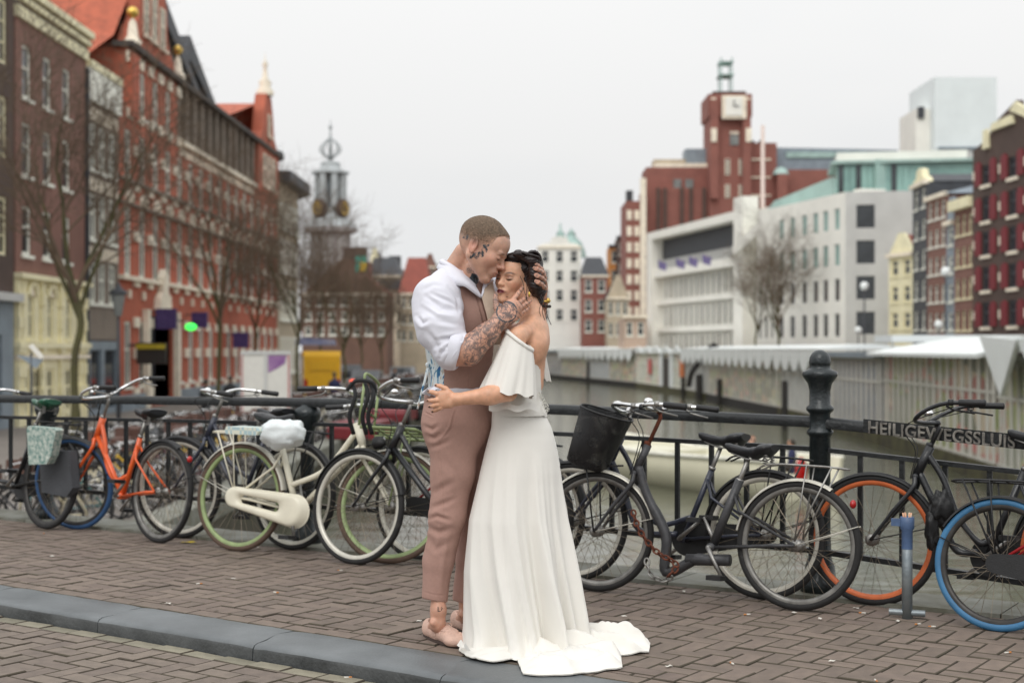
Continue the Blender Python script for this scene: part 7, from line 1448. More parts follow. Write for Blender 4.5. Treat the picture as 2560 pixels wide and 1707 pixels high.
# ---------------------------------------------------------------- man: clothes
m_shirt = M('white_shirt_cotton', srgb(222, 222, 231), .75, var=.02, scale=10, bump=.15, bscale=400)
m_vest = M('dusty_pink_wool', srgb(166, 132, 120), .88, var=.05, scale=70, bump=.35, bscale=500)
m_trou = M('dusty_pink_trousers', srgb(172, 136, 124), .88, var=.05, scale=70, bump=.3, bscale=500)
SF = Field(*bnd([PM(1030, 690, -.24), PM(1240, 990, .28)], .06), .005)
SF.cone(PM(1146, 765, .06), PM(1148, 860, .06), rp(92), rp(84), .03, flat=(.80, -.6, 0), fs=1.12); SF.cone(PM(1148, 860, .06), PM(1150, 985, .06), rp(84), rp(80), .03, flat=(.80, -.6, 0), fs=1.12)
SF.cone(PM(1122, 716, .0), PM(1180, 712, .13), rp(48), rp(50), .05); SF.cone(PM(1110, 733, -.05), PM(1095, 760, -.09), rp(50), rp(55), .04); SF.ell(PM(1185, 790, -.0), (rp(52), rp(50), rp(66)), None, .04)
SB = Field(SF.lo, SF.lo + (SF.n - 1) * SF.h, .005); SB.f = SF.f.copy()
SB.cone(PM(1208, 728, .18), PM(1218, 745, .22), rp(48), rp(44), .03); SB.cone(PM(1218, 745, .22), PM(1290, 850, .24), rp(40), rp(32), .02)
SL = Field(*bnd([PM(1030, 680, -.3), PM(1180, 930, .08)], .05), .0045)
SL.cone(PM(1108, 722, -.04), PM(1094, 752, -.10), rp(46), rp(57), .04); SL.cone(PM(1094, 752, -.10), PM(1100, 820, -.16), rp(59), rp(58), .04); SL.cone(PM(1100, 820, -.16), PM(1130, 878, -.19), rp(58), rp(45), .03); SL.ell(PM(1062, 775, -.12), (rp(26), rp(30), rp(36)), None, .03)
SL.cone(PM(1130, 878, -.195), PM(1172, 882, -.215), rp(47), rp(45), .01)
cp0 = PM(1152, 884, -.205); cn0 = np.array((.94, -.1, -.34)); SL.plane(cp0, -cn0)
V, F = SL.nets(); V = smooth(V, F, 2)
V = crease(V, F, [([(1065, 742), (1105, 770), (1146, 776)], -7, 5), ([(1058, 760), (1095, 785), (1146, 792)], 6, 5), ([(1080, 735), (1120, 752), (1148, 772)], -5, 4), ([(1120, 718), (1142, 745), (1148, 778)], -5, 4), ([(1045, 790), (1056, 808), (1072, 800)], -8, 5), ([(1085, 800), (1120, 806), (1150, 812)], -5, 6), ([(1095, 850), (1125, 846), (1158, 838)], -7, 5), ([(1090, 875), (1120, 866), (1158, 850)], 6, 5), ([(1100, 895), (1112, 870), (1160, 846)], -9, 4), ([(1115, 905), (1130, 880), (1150, 860)], -6, 3.5), ([(1068, 830), (1085, 850), (1100, 880)], -5, 6), ([(1135, 905), (1142, 885), (1152, 868)], -5, 3), ([(1054, 725), (1085, 712), (1108, 716)], -3, 5)])
V = V + vnormals(V, F) * wob(V, .006, 9, 3, (1, 1, 2.2))[:, None]
child('shirt_sleeve', V, F, m_shirt, man)
V, F = SB.nets(); V = smooth(V, F, 2); child('shirt', V, F, m_shirt, man)
# rolled cuff
b = MB(); cc = Vector(PM(1150, 881, -.205)); dn = Vector(cn0).normalized(); e1 = dn.orthogonal().normalized(); e2 = dn.cross(e1); rws = []
for r_, o_ in ((rp(44), -.05), (rp(47.5), -.04), (rp(48), -.012), (rp(46.5), .004), (rp(42), .006), (rp(38), -.01)):
    rws.append([cc + dn * (o_ + .004 * math.sin(3 * a)) + (e1 * math.cos(a) + e2 * math.sin(a)) * r_ * (1 + .03 * math.sin(4 * a + 1)) for a in [2 * math.pi * k / 28 for k in range(28)]])
b.grid(rws, True, True); mbchild(b, 'rolled_cuff', m_shirt, man)
# vest
V, F = SF.nets(); V = smooth(V, F, 2); N = vnormals(V, F); V = V + N * .009
V = crease(V, F, [([(1192, 738), (1206, 790), (1224, 870)], -9, 2.4), ([(1196, 742), (1212, 790), (1230, 862)], 3, 2.5), ([(1172, 905), (1173, 985)], -2.5, 1.6)])
Q = to_px(V); low = (Q[:, 1] < 982 + 0 * Q[:, 0]); arm = (Q[:, 1] > 806) | (Q[:, 0] > 1126 + (Q[:, 1] - 690) * .22); top = (Q[:, 1] > 700 + np.maximum(0, 1160 - Q[:, 0]) * .0) & (Q[:, 0] + 0 > 1060)
keep = low & arm & (Q[:, 1] > 716 - (Q[:, 0] - 1150) * .3)
front = ~((Q[:, 0] < 1109) & (Q[:, 1] > 780)) & ~((V[:, 1] > YM + .12) & (Q[:, 0] < 1180))
a, b_ = subset(V, F, keep & front); child('vest_front', a, b_, m_vest, man)
mfl = bpy.data.materials.new('floral_satin'); mfl.use_nodes = True; t = mfl.node_tree; bs = t.nodes['Principled BSDF']; bs.inputs['Roughness'].default_value = .35
tc = t.nodes.new('ShaderNodeTexCoord'); mp_ = t.nodes.new('ShaderNodeMapping'); mp_.inputs['Scale'].default_value = (1.3, 1, .8); mp_.inputs['Rotation'].default_value = (0, R(30), 0); t.links.new(tc.outputs['Object'], mp_.inputs[0]); n1 = t.nodes.new('ShaderNodeTexNoise'); n1.inputs['Scale'].default_value = 13; n1.inputs['Detail'].default_value = 3; n1.inputs['Distortion'].default_value = 2.5; t.links.new(mp_.outputs[0], n1.inputs[0])
r_ = t.nodes.new('ShaderNodeValToRGB'); E_ = r_.color_ramp.elements; E_[0].position = .30; E_[0].color = (*srgb(30, 50, 140), 1); E_[1].position = .40; E_[1].color = (*srgb(60, 130, 160), 1)
for p_, c_ in ((.44, srgb(206, 218, 222)), (.58, srgb(216, 222, 222)), (.62, srgb(190, 160, 130)), (.66, srgb(210, 216, 216)), (.72, srgb(40, 110, 130))): e = E_.new(p_); e.color = (*c_, 1)
t.links.new(n1.outputs[0], r_.inputs[0]); t.links.new(r_.outputs[0], bs.inputs['Base Color'])
a, b_ = subset(V, F, keep & (~front | ((Q[:, 0] < 1112) & (Q[:, 1] > 776)))); N = vnormals(a, b_); child('vest_back', a - N * .0015, b_, mfl, man)
# the other half of the vest front, its lining edge
b = MB(); b.grid([[PM(1204, 742, -.095), PM(1212, 722, -.09), PM(1230, 702, -.04)], [PM(1216, 785, -.13), PM(1226, 770, -.13), PM(1244, 755, -.09)], [PM(1226, 830, -.14), PM(1236, 820, -.14), PM(1250, 812, -.11)], [PM(1232, 862, -.14), PM(1240, 862, -.14), PM(1254, 860, -.11)]]); mbchild(b, 'vest_lapel', M('vest_light_side', srgb(184, 164, 146), .85, bump=.2, bscale=400), man)
# collar
def leaf(up, lo, name='collar', th=.004):
    u = catmull([PM(*p) for p in up], 5); l = catmull([PM(*p) for p in lo], 5); b = MB(); rws = []
    for p, q in zip(u, l): m_ = p.lerp(q, .5) + Vector((0, -.008, .006)); rws.append([p, p.lerp(m_, .5), m_, q, q + Vector((0, th, 0)), m_ + Vector((0, th, 0)), p + Vector((0, th, 0))])
    b.grid(rws, True, True); return mbchild(b, name, m_shirt, man)
leaf([(1108, 652, .06), (1128, 660, -.03), (1150, 676, -.08), (1172, 698, -.095), (1190, 716, -.09), (1203, 738, -.08)], [(1090, 668, .04), (1108, 692, -.09), (1134, 712, -.135), (1160, 716, -.14), (1180, 730, -.125), (1202, 746, -.10)])
leaf([(1203, 738, -.08), (1206, 718, -.06), (1212, 700, -.02), (1216, 694, .04)], [(1204, 746, -.10), (1212, 726, -.09), (1226, 706, -.03), (1236, 702, .05)])
b = MB(); b.tube(catmull([PM(1110, 655, .1), PM(1106, 656, .03), PM(1128, 668, -.035), PM(1160, 694, -.07), PM(1186, 718, -.075)], 5), .014, 8); mbchild(b, 'collar_stand', m_shirt, man)
# shirt tail, vest ties
b = MB(); rws = []
for i in range(7):
    u = i / 6; rws.append([PM(1075 - 20 * math.sin(u * 3.1) * (1 - v * .2) + v * 30, 966 + u * 22 + 5 * math.sin(v * 9 + u * 3), -.06 - .12 * v + .012 * math.sin(v * 12 + u * 4)) for v in [k / 10 for k in range(11)]])
b.grid(rws); b.grid([[p + np.array((.0, .02, 0)) for p in r] for r in rws]); mbchild(b, 'shirt_tail', m_shirt, man)
SK_ = Field(*bnd([PM(1060, 970, -.1), PM(1200, 1000, .1)], .1), .005); SK_.cone(PM(1148, 978, .05), PM(1150, 994, .05), rp(86), rp(86), .01, flat=(.8, -.6, 0), fs=1.12); SK_.plane(PM(1100, 970, 0), (0, 0, -1)); V, F = SK_.nets(); V = V + vnormals(V, F) * wob(V, .008, 26, 1, (1, 1, .4))[:, None]; child('shirt_hem', V, F, m_shirt, man)
b = MB()
for x0, y0, x1, y1 in ((1070, 912, 1044, 1022), (1072, 915, 1060, 962)): b.tube(catmull([PM(x0, y0, -.02), PM((x0 + x1) / 2 + 3, (y0 + y1) / 2 - 10, -.03), PM((x0 + x1) / 2 - 4, (y0 + y1) / 2 + 16, -.03), PM(x1, y1, -.02)], 6), .0045, 6, flat=.4)
b.ellipsoid(PM(1070, 912, -.02), (.012, .01, .012)); mbchild(b, 'vest_tie', mfl, man)
# trousers
TR = Field(*bnd([PM(1045, 975, -.2), PM(1240, 1512, .32)], .05), .005)
TR.cone(PM(1146, 1000, .06), PM(1148, 1050, .06), rp(88), rp(93), .03, flat=(.6, -.8, 0), fs=1.05); TR.ell(PM(1112, 1062, .02), (rp(50), rp(56), rp(62)), None, .05)
TR.cone(PM(1135, 1060, .0), PM(1132, 1180, -.0), rp(72), rp(54), .04); TR.cone(PM(1132, 1180, .0), PM(1119, 1290, -.0), rp(54), rp(43), .03); TR.cone(PM(1119, 1290, .0), PM(1097, 1400, .02), rp(44), rp(39), .03); TR.cone(PM(1097, 1400, .02), PM(1084, 1520, .02), rp(38), rp(31), .02)
TR.cone(PM(1185, 1060, .14), PM(1188, 1200, .15), rp(66), rp(50), .04); TR.cone(PM(1188, 1200, .15), PM(1176, 1400, .19), rp(46), rp(36), .03); TR.cone(PM(1176, 1400, .19), PM(1158, 1520, .2), rp(36), rp(30), .02)
TR.plane(PM(1100, 985, 0), (0, 0, -1)); TR.plane(PM(1084, 1503, -.06), (.18, .1, 1)) ; V, F = TR.nets(); V = smooth(V, F, 2)
V = crease(V, F, [([(1140, 1020), (1128, 1070), (1106, 1100)], -4, 2.0), ([(1135, 1022), (1122, 1068), (1100, 1098)], 3, 2.4), ([(1101, 1040), (1098, 1100), (1104, 1200), (1108, 1300), (1090, 1400), (1074, 1490)], -2, 1.6), ([(1062, 1030), (1082, 1040)], -5, 1.8), ([(1062, 1064), (1080, 1074), (1096, 1062)], -6, 5), ([(1070, 1090), (1086, 1096), (1104, 1082)], -6, 6), ([(1076, 1118), (1098, 1112), (1130, 1098)], -5, 6), ([(1080, 1235), (1100, 1222), (1140, 1200)], -5, 8), ([(1078, 1270), (1100, 1262), (1140, 1246)], -6, 6), ([(1076, 1296), (1092, 1290), (1124, 1300)], -8, 5), ([(1070, 1318), (1096, 1330), (1130, 1322)], -6, 7), ([(1068, 1345), (1090, 1372), (1130, 1352)], -5, 8), ([(1110, 1150), (1140, 1180), (1165, 1240)], -4, 9), ([(1120, 1330), (1108, 1400), (1100, 1480)], 4, 6), ([(1056, 1478), (1085, 1486), (1112, 1488)], -2.2, 1.8)])
V = V + vnormals(V, F) * wob(V, .005, 9, 5, (1, 1, .8))[:, None]; child('trousers', V, F, m_trou, man)
# shoes
m_shoe = M('pale_pink_suede', srgb(206, 172, 156), .85, var=.12, scale=22, bump=.4, bscale=120); m_sole = M('dark_sole', srgb(70, 56, 50), .8)
def shoe(off_, nm):
    S_ = Field(*bnd([heel + off_, toe + off_], .11), .003); h_ = heel + off_; t_ = toe + off_; dd = (t_ - h_); dd[2] = 0; dd /= np.linalg.norm(dd); sd = np.array((dd[1], -dd[0], 0)); up = np.array((0, 0, 1.))
    S_.cone(h_, h_ + dd * .10, .034, .038, .02); S_.cone(h_ + dd * .08 + up * .005, t_ - dd * .03 + up * .004, .036, .040, .02, flat=(0, 0, 1), fs=1.1); S_.ell(t_ + dd * .0 + sd * .004, (.052, .046, .032), None, .02); S_.cone(h_ + up * .022, h_ + dd * .10 + up * .022, .031, .034, .015); S_.cone(h_ + dd * .12 + up * .02, h_ + dd * .19 + up * .004, .032, .034, .02)
    S_.ell(h_ + dd * .055 + up * .062, (.05, .028, .042), np.array([[dd[0], -sd[0], 0], [dd[1], -sd[1], 0], [0, 0, 1]]), .005, sub=True); S_.plane((0, 0, .004), (0, 0, 1)); V, F = S_.nets(); V = smooth(V, F, 1)
    N = vnormals(V, F); s_ = (V - h_) @ dd; w_ = (V - h_) @ sd; e = np.abs(((s_ - .17) / .085) ** 2 + (w_ / .036) ** 2 - 1); V = V + N * (-.004 * np.exp(-(e / .10) ** 2) * (V[:, 2] > .03))[:, None]
    V = V + N * (.0022 * np.sin(s_ * 320) * np.exp(-((np.abs(((s_ - .17) / .085) ** 2 + (w_ / .036) ** 2 - 1) - .35) / .3) ** 2) * (V[:, 2] > .02))[:, None]
    o = mesh_np(nm, [(V, F, 0)], [m_shoe], parent=man, loc=man.location)
    b = MB(); c_ = h_ + dd * .125 + up * .036
    for sg in (-1, 1): b.tube(catmull([c_, c_ + sd * sg * .028 + up * .012 + dd * .005, c_ + sd * sg * .036 + dd * .018, c_ + dd * .01 + sd * sg * .006], 5), .0028, 6); b.tube(catmull([c_, c_ + sd * sg * .018 + dd * .03 - up * .004, c_ + sd * sg * .03 + dd * .045 - up * .012], 4), .0026, 6)
    b.v = [(x - man.location.x, y - man.location.y, z) for x, y, z in b.v]; b.build('lace_bow', m_shoe, o)
    sl_ = MB(); pl = [];
    for k in range(20): a = 2 * math.pi * k / 20; p = h_ + dd * (.105 + .155 * math.cos(a)) + sd * (.041 * math.sin(a) * (1 + .15 * math.cos(a))); pl.append((p[0] - man.location.x, p[1] - man.location.y))
    sl_.prism(pl, .001, .012); sl_.build('sole', m_sole, o)
shoe(np.zeros(3), 'shoe'); shoe(off, 'shoe')
cu = bpy.data.curves.new('ankle_text', 'FONT'); cu.body = 'Live'; cu.size = .032; to = bpy.data.objects.new('tmp', cu); COL.objects.link(to); bpy.context.view_layer.update(); me = bpy.data.meshes.new_from_object(to.evaluated_get(bpy.context.evaluated_depsgraph_get())); bpy.data.objects.remove(to)
pa = PM(1094, 1524, 0.)
for v in me.vertices: a = (v.co.x - .0) / .036 - .0; rr0 = rp(21); v.co = (pa[0] + rr0 * math.sin(a) - man.location.x, pa[1] - rr0 * math.cos(a) - man.location.y - .002, pa[2] + v.co.y)
me.materials.clear(); me.materials.append(M('ink', (.03, .035, .04), .6)); link(bpy.data.objects.new('ankle_tattoo', me), man)
# watch and bracelet on the far wrist
b = MB(); wc = Vector(PM(1355, 752, .035)); b.tube([wc + Vector((rp(20) * math.cos(a), rp(20) * math.sin(a), .004 * math.sin(a))) for a in [2 * math.pi * k / 24 for k in range(24)]], .004, 8, closed=True, flat=1.4); b.lathe([(0, 0), (.012, 0), (.012, .005), (0, .006)], 16, (0, 0, 0)); k0 = len(b.v) - 64
rot = Vector((.75, -.65, 0)).to_track_quat('Z', 'Y').to_matrix()
for i in range(k0, len(b.v)): b.v[i] = tuple(rot @ Vector(b.v[i]) + wc + Vector((.75, -.65, 0)) * rp(19))
mbchild(b, 'watch', m_gold, man)
b = MB()
for k in range(16): a = 2 * math.pi * k / 16; b.ellipsoid(Vector(PM(1352, 766, .045)) + Vector((rp(23) * math.cos(a), rp(23) * math.sin(a), 0)), (.007, .007, .007), 8, 6)
mbchild(b, 'bead_bracelet', m_wood, man)

# ---------------------------------------------------------------- WOMAN
wc_ = PW(1289, 694, .045); AW = frame3((-.62, -.78, .05), (.13, -.02, .99)); sW = .97
H = Field(*bnd([wc_, PW(1290, 860, .0), PW(1400, 960, .1), PW(1245, 900, -.15)], .13), .0024)
TWn = head_field(H, wc_, AW, sW, True)
H.cone(PW(1310, 718, .045), PW(1332, 790, .035), .050, .046, .02); H.cone(PW(1332, 790, .03), PW(1334, 815, .04), .046, .06, .03)
H.cone(PW(1294, 838, -.115), PW(1330, 822, -.02), rp(22), rp(24), .03); H.cone(PW(1330, 822, .0), PW(1350, 832, .12), rp(26), rp(23), .04); H.cone(PW(1325, 850, .03), PW(1322, 960, .03), rp(44), rp(36), .04, flat=(.5, .8, 0), fs=1.0)
H.ell(PW(1342, 856, .0), (rp(30), rp(46), rp(36)), None, .03); H.ell(PW(1334, 872, -.03), (rp(26), rp(30), rp(38)), None, .03)
H.cone(PW(1293, 845, -.12), PW(1272, 985, -.20), rp(22), rp(19), .02)
H.cone(PW(1352, 830, .06), PW(1330, 960, .03), .004, .004, .02, sub=False)
V1, F1 = H.nets(); V1 = smooth(V1, F1, 1, .4); L = (V1 - wc_) @ AW / sW; hd = np.linalg.norm(V1 - wc_, axis=1) < .19; sk = np.tile(SKW, (len(V1), 1)); Q = to_px(V1)
def paint(sk, m, c, a=1.): m = (m * hd * a)[:, None]; return sk * (1 - m) + np.array(c) * m
lip = g3(L, (.096, 0, -.0705), (.04, .026, .0105)); sk = paint(sk, np.clip(lip * 2.6 - .6, 0, 1), srgb(96, 28, 38))
ch = g3(L, (.06, .05, -.035), (.03, .03, .016)) + g3(L, (.06, -.05, -.035), (.03, .03, .016)); sk = paint(sk, ch, srgb(190, 118, 92), .5)
for y in (-1, 1):
    yy = y * .031; sh_ = np.exp(-((L[:, 0] - .085) / .03) ** 2 - ((L[:, 1] - yy) / .017) ** 2 - ((L[:, 2] + .002) / .009) ** 2); sk = paint(sk, sh_, srgb(112, 70, 58), .85)
    la = np.exp(-((L[:, 0] - .085) / .03) ** 2 - ((L[:, 1] - yy - y * .002) / .0165) ** 4 - ((L[:, 2] + .0155 - 14 * (L[:, 1] - yy) ** 2) / .0042) ** 2); sk = paint(sk, la, srgb(18, 10, 10), 1.)
    br = np.exp(-((L[:, 0] - .085) / .03) ** 2 - ((L[:, 1] - yy - y * .002) / .021) ** 4 - ((L[:, 2] - .0165 + 16 * (L[:, 1] - yy - y * .006) ** 2) / .0048) ** 2); sk = paint(sk, br, srgb(52, 32, 28), 1.)
ml = np.exp(-((L[:, 1] - .026) / .0025) ** 2 - ((L[:, 2] + .093) / .0025) ** 2) * (L[:, 0] > .03); sk = paint(sk, ml, srgb(50, 28, 22))
sk[hd] *= np.array((1.1, 1.12, 1.14)); hairline = hd & (L[:, 2] > .066 - .55 * np.maximum(0, .05 - L[:, 0])) & (L[:, 2] > -.02 + .0) | (hd & (L[:, 0] < -.03) & (L[:, 2] > -.075)); sk[hairline] = np.array(srgb(30, 22, 22))  # head skin painted lighter to offset the shade of the man's head
# forearm + hand
A2 = Field(*bnd([PW(1060, 950, -.25), PW(1290, 1040, -.1)], .045), .0024)
A2.cone(PW(1272, 982, -.20), PW(1225, 988, -.23), rp(21), rp(22), .02); A2.cone(PW(1225, 988, -.23), PW(1142, 998, -.215), rp(22), rp(14), .02); A2.cone(PW(1142, 998, -.215), PW(1108, 997, -.20), rp(15), rp(19), .012, flat=(0, 1, 0), fs=1.5); A2.cone(PW(1120, 985, -.205), PW(1104, 985, -.195), rp(12), rp(10), .01); A2.cone(PW(1125, 1008, -.21), PW(1102, 1012, -.195), rp(12), rp(9), .01)
fw = [rp(6.6), rp(6.2), rp(5.4), rp(4.3)]
for pts in ([(1128, 985, -.21), (1114, 971, -.205), (1101, 965, -.20), (1090, 963, -.19)], [(1106, 985, -.20), (1093, 984, -.205), (1081, 980, -.195), (1072, 978, -.17)], [(1106, 996, -.20), (1093, 1000, -.21), (1080, 1001, -.195), (1070, 1001, -.165)], [(1106, 1006, -.20), (1095, 1011, -.205), (1084, 1014, -.195), (1074, 1016, -.17)], [(1110, 1013, -.20), (1100, 1019, -.20), (1090, 1024, -.19), (1082, 1028, -.175)]): finger(A2, [PW(*p) for p in pts], fw)
V2, F2 = A2.nets(); V2 = smooth(V2, F2, 1, .35); c_2 = np.tile(SKW * np.array((1, .97, .95)), (len(V2), 1)); q2 = to_px(V2)
for nx, ny in ((1089, 963), (1070.5, 977), (1068.5, 1001), (1073, 1016.5), (1080.5, 1029)): mk = np.exp(-((q2[:, 0] - nx) / 3.2) ** 2 - ((q2[:, 1] - ny) / 3.0) ** 2)[:, None]; mk = np.clip(mk * 2 - .6, 0, 1); c_2 = c_2 * (1 - mk) + np.array((.02, .012, .02)) * mk
# hidden legs and far arm
T_ = Field(*bnd([PW(1200, 940, -.15), PW(1400, 1620, .25)], .06), .012)
T_.cone(PW(1310, 950, .03), PW(1296, 990, .02), .05, .055, .03); T_.cone(PW(1296, 1000, .02), PW(1306, 1060, .0), .055, .07, .04)
for sx, sy in ((-1, -1), (1, 1)): T_.cone(PW(1308 + sx * 16, 1120, sy * .035), PW(1306 + sx * 22, 1330, sy * .05), .055, .045, .02); T_.cone(PW(1306 + sx * 22, 1330, sy * .06), PW(1306 + sx * 24, 1590, sy * .06), .048, .03, .02); T_.cone(PW(1306 + sx * 24, 1600, sy * .06), PW(1280 + sx * 24, 1604, sy * .06 - .03), .028, .02, .02)
T_.cone(PW(1350, 846, .13), PW(1340, 960, .2), .034, .03, .02); T_.cone(PW(1340, 960, .2), PW(1240, 960, .28), .033, .025, .02)
V3, F3 = T_.nets(); c_3 = np.tile(SKW, (len(V3), 1))
mesh_np('body', [(V1, F1, 0), (V2, F2, 0), (V3, F3, 0)], [m_skin_w], [sk, c_2, c_3], None, woman, woman.location)
# hair: swept cap, bun and loose curls, combed with strand grooves
m_hairw = M('dark_brown_hair', srgb(22, 16, 17), .36, var=.4, scale=40, bump=.25, bscale=260, col2=srgb(44, 30, 28), spec=.5)
HF = Field(*bnd([wc_, PW(1345, 760, .03)], .15), .0028); s = sW; T = TWn
HF.ell(T(-.026, 0, .034), np.array((.103, .085, .094)) * s, AW, .01); HF.ell(T(.035, .0, .082), np.array((.055, .058, .026)) * s, AW, .015); HF.cone(T(.02, .066, .055), T(-.02, .076, .02), .020 * s, .022 * s, .015); HF.cone(T(.02, -.066, .055), T(-.02, -.076, .02), .020 * s, .022 * s, .015)
HF.ell(PW(1333, 648, .02), (rp(21), rp(30), rp(22)), None, .012); HF.cone(PW(1336, 655, .02), PW(1344, 720, .03), rp(19), rp(22), .015); HF.cone(PW(1344, 720, .03), PW(1351, 752, .03), rp(20), rp(9), .01); HF.ell(PW(1338, 700, .0), (rp(22), rp(34), rp(40)), None, .015)
HF.cone(PW(1296, 634, -.03), PW(1330, 650, -.05), rp(11), rp(13), .01); HF.cone(PW(1330, 655, -.05), PW(1338, 690, -.045), rp(12), rp(13), .01)
# carve the face and the ears free
HF.ell(T(.075, 0, -.018), np.array((.068, .074, .082)) * s, AW, .008, sub=True); HF.ell(T(-.02, .095, -.022), np.array((.026, .03, .036)) * s, AW, .006, sub=True); HF.ell(T(-.02, -.095, -.022), np.array((.026, .03, .036)) * s, AW, .006, sub=True)
V, F = HF.nets(); V = smooth(V, F, 1); N = vnormals(V, F); Lh = (V - wc_) @ AW / sW
swirl = np.sin((Lh[:, 2] * 1.0 + Lh[:, 0] * .45 + .02 * np.sin(Lh[:, 1] * 40)) * 420) * .0009 + np.sin((Lh[:, 2] + Lh[:, 0] * .5) * 95 + Lh[:, 1] * 30) * .0028; V = V + N * swirl[:, None]; child('hair', V, F, m_hairw, woman)
b = MB(); rl2 = random.Random(3)
for k in range(26):
    a0 = rl2.uniform(0, 6.28); c0 = Vector(PW(1333, 648, .0)); r0 = rl2.uniform(.018, .034)
    pts = [c0 + Vector((r0 * math.cos(a0 + j * .5), -.035 * abs(math.sin(j * .5 + a0 * .3)) - .01, r0 * .95 * math.sin(a0 + j * .5))) for j in range(7)]; b.tube(catmull(pts, 3), [.0055] * 16 + [.003] * 3, 5)
for k in range(14):
    x0 = rl2.uniform(1268, 1322); b.tube(catmull([PW(x0, 634 + (x0 - 1290) ** 2 * .006, -.05), PW(x0 + 12, 632 + (x0 - 1290) ** 2 * .007, -.07), PW(x0 + 26, 640 + (x0 - 1280) * .1, -.065), PW(1334, 652, -.03)], 4), .0045, 5)
for x0, y0, x1, y1 in ((1300, 690, 1318, 745), (1312, 690, 1320, 762), (1350, 740, 1362, 800), (1352, 735, 1378, 812), (1346, 745, 1352, 790)):
    b.tube(catmull([PW(x0, y0, -.075), PW(x0 + (x1 - x0) * .3 + 3, y0 + (y1 - y0) * .35, -.085), PW(x0 + (x1 - x0) * .7 - 2, y0 + (y1 - y0) * .7, -.08), PW(x1, y1, -.07)], 5), .0014, 4)
mbchild(b, 'hair_strands', m_hairw, woman)
b = MB(); b.ellipsoid(PW(1323, 736, -.085), (.005, .004, .012)); mbchild(b, 'earring', m_gold, woman)
# ---------------------------------------------------------------- dress
m_dress = M('ivory_crepe', srgb(229, 226, 219), .72, var=.015, scale=6, bump=.12, bscale=300, sheen=.15)
BF = Field(*bnd([PW(1230, 880, -.16), PW(1370, 1030, .16)], .06), .005)
BF.cone(PW(1300, 900, .02), PW(1292, 985, .02), rp(54), rp(49), .04); BF.cone(PW(1318, 870, .05), PW(1316, 960, .03), rp(40), rp(38), .04); BF.cone(PW(1292, 985, .02), PW(1300, 1040, .02), rp(52), rp(68), .03)
V, F = BF.nets(); V = smooth(V, F, 2); Q = to_px(V); kp = (Q[:, 1] > 868 + np.maximum(0, Q[:, 0] - 1310) * 1.3) & (Q[:, 1] < 1042)
a, b_ = subset(V, F, kp); child('bodice', a, b_, m_dress, woman)
# skirt
tab = [(996, 1236, 1347), (1012, 1231, 1352), (1035, 1229, 1364), (1068, 1227, 1381), (1100, 1218, 1391), (1135, 1208, 1399), (1180, 1196, 1407), (1298, 1167, 1423), (1428, 1154, 1447), (1541, 1152, 1467), (1590, 1150, 1474), (1622, 1146, 1482)]
rws = []; NA = 220; NZ = 110; rk = random.Random(8)
fl = [(7, 1.5, 1.3, 1.15), (11, 1.9, .4, .75), (17, 2.3, 2.2, .3), (29, 1.2, 5.0, .10)]
for i in range(NZ + 1):
    v = i / NZ; py = 996 + (1622 - 996) * v
    for (ya, la_, ra_), (yb, lb_, rb_) in zip(tab, tab[1:]):
        if ya <= py <= yb + 1e-6: t_ = (py - ya) / (yb - ya); xl = la_ + (lb_ - la_) * t_; xr = ra_ + (rb_ - ra_) * t_; break
    cx_ = (xl + xr) / 2; rx = rp((xr - xl) / 2); dy_ = .02 - .03 * v; c = Vector(PW(cx_, py, dy_)); ry = rx * (.86 if v < .15 else .86 + .04 * v); A0 = max(0, v - .2) ** 1.1 * 1.15; row = []
    for k in range(NA):
        a = 2 * math.pi * k / NA; s_ = 0
        for n, tw_, ph, w_ in fl:
            x_ = n * (a + tw_ * .35 * v ** 1.5 * math.sin(a * 1 + .8)) + ph + .8 * mno.noise(Vector((math.cos(a) * 1.3, math.sin(a) * 1.3, v * 1.6 + n))); s_ += w_ * (1 - 2.1 * abs(math.sin(x_ / 2)) ** 1.0 + .25) * .8
        front = .55 + .45 * max(0, math.cos(a - R(-70))); left = max(0, math.cos(a - math.pi)) ** 2
        dr = s_ * .052 * A0 * front * (1 - .8 * left) - .012 * min(1, 3 * v); smoothpart = 1 - .55 * max(0, math.cos(a - R(200))) * (1 - v)
        p = c + Vector(((rx + dr * smoothpart) * math.cos(a), (ry + dr * smoothpart * 1.3) * math.sin(a), 0))
        if v > .9: fl_ = (v - .9) / .1; p += Vector((math.cos(a), math.sin(a), 0)) * .02 * fl_ ** 2 * (1 + math.sin(a * 7))
        p.z = max(p.z, .012 + .004 * math.sin(a * 13)); row.append(p)
    rws.append(row)
b = MB(); b.grid(rws, True, True); mbchild(b, 'skirt', m_dress, woman)
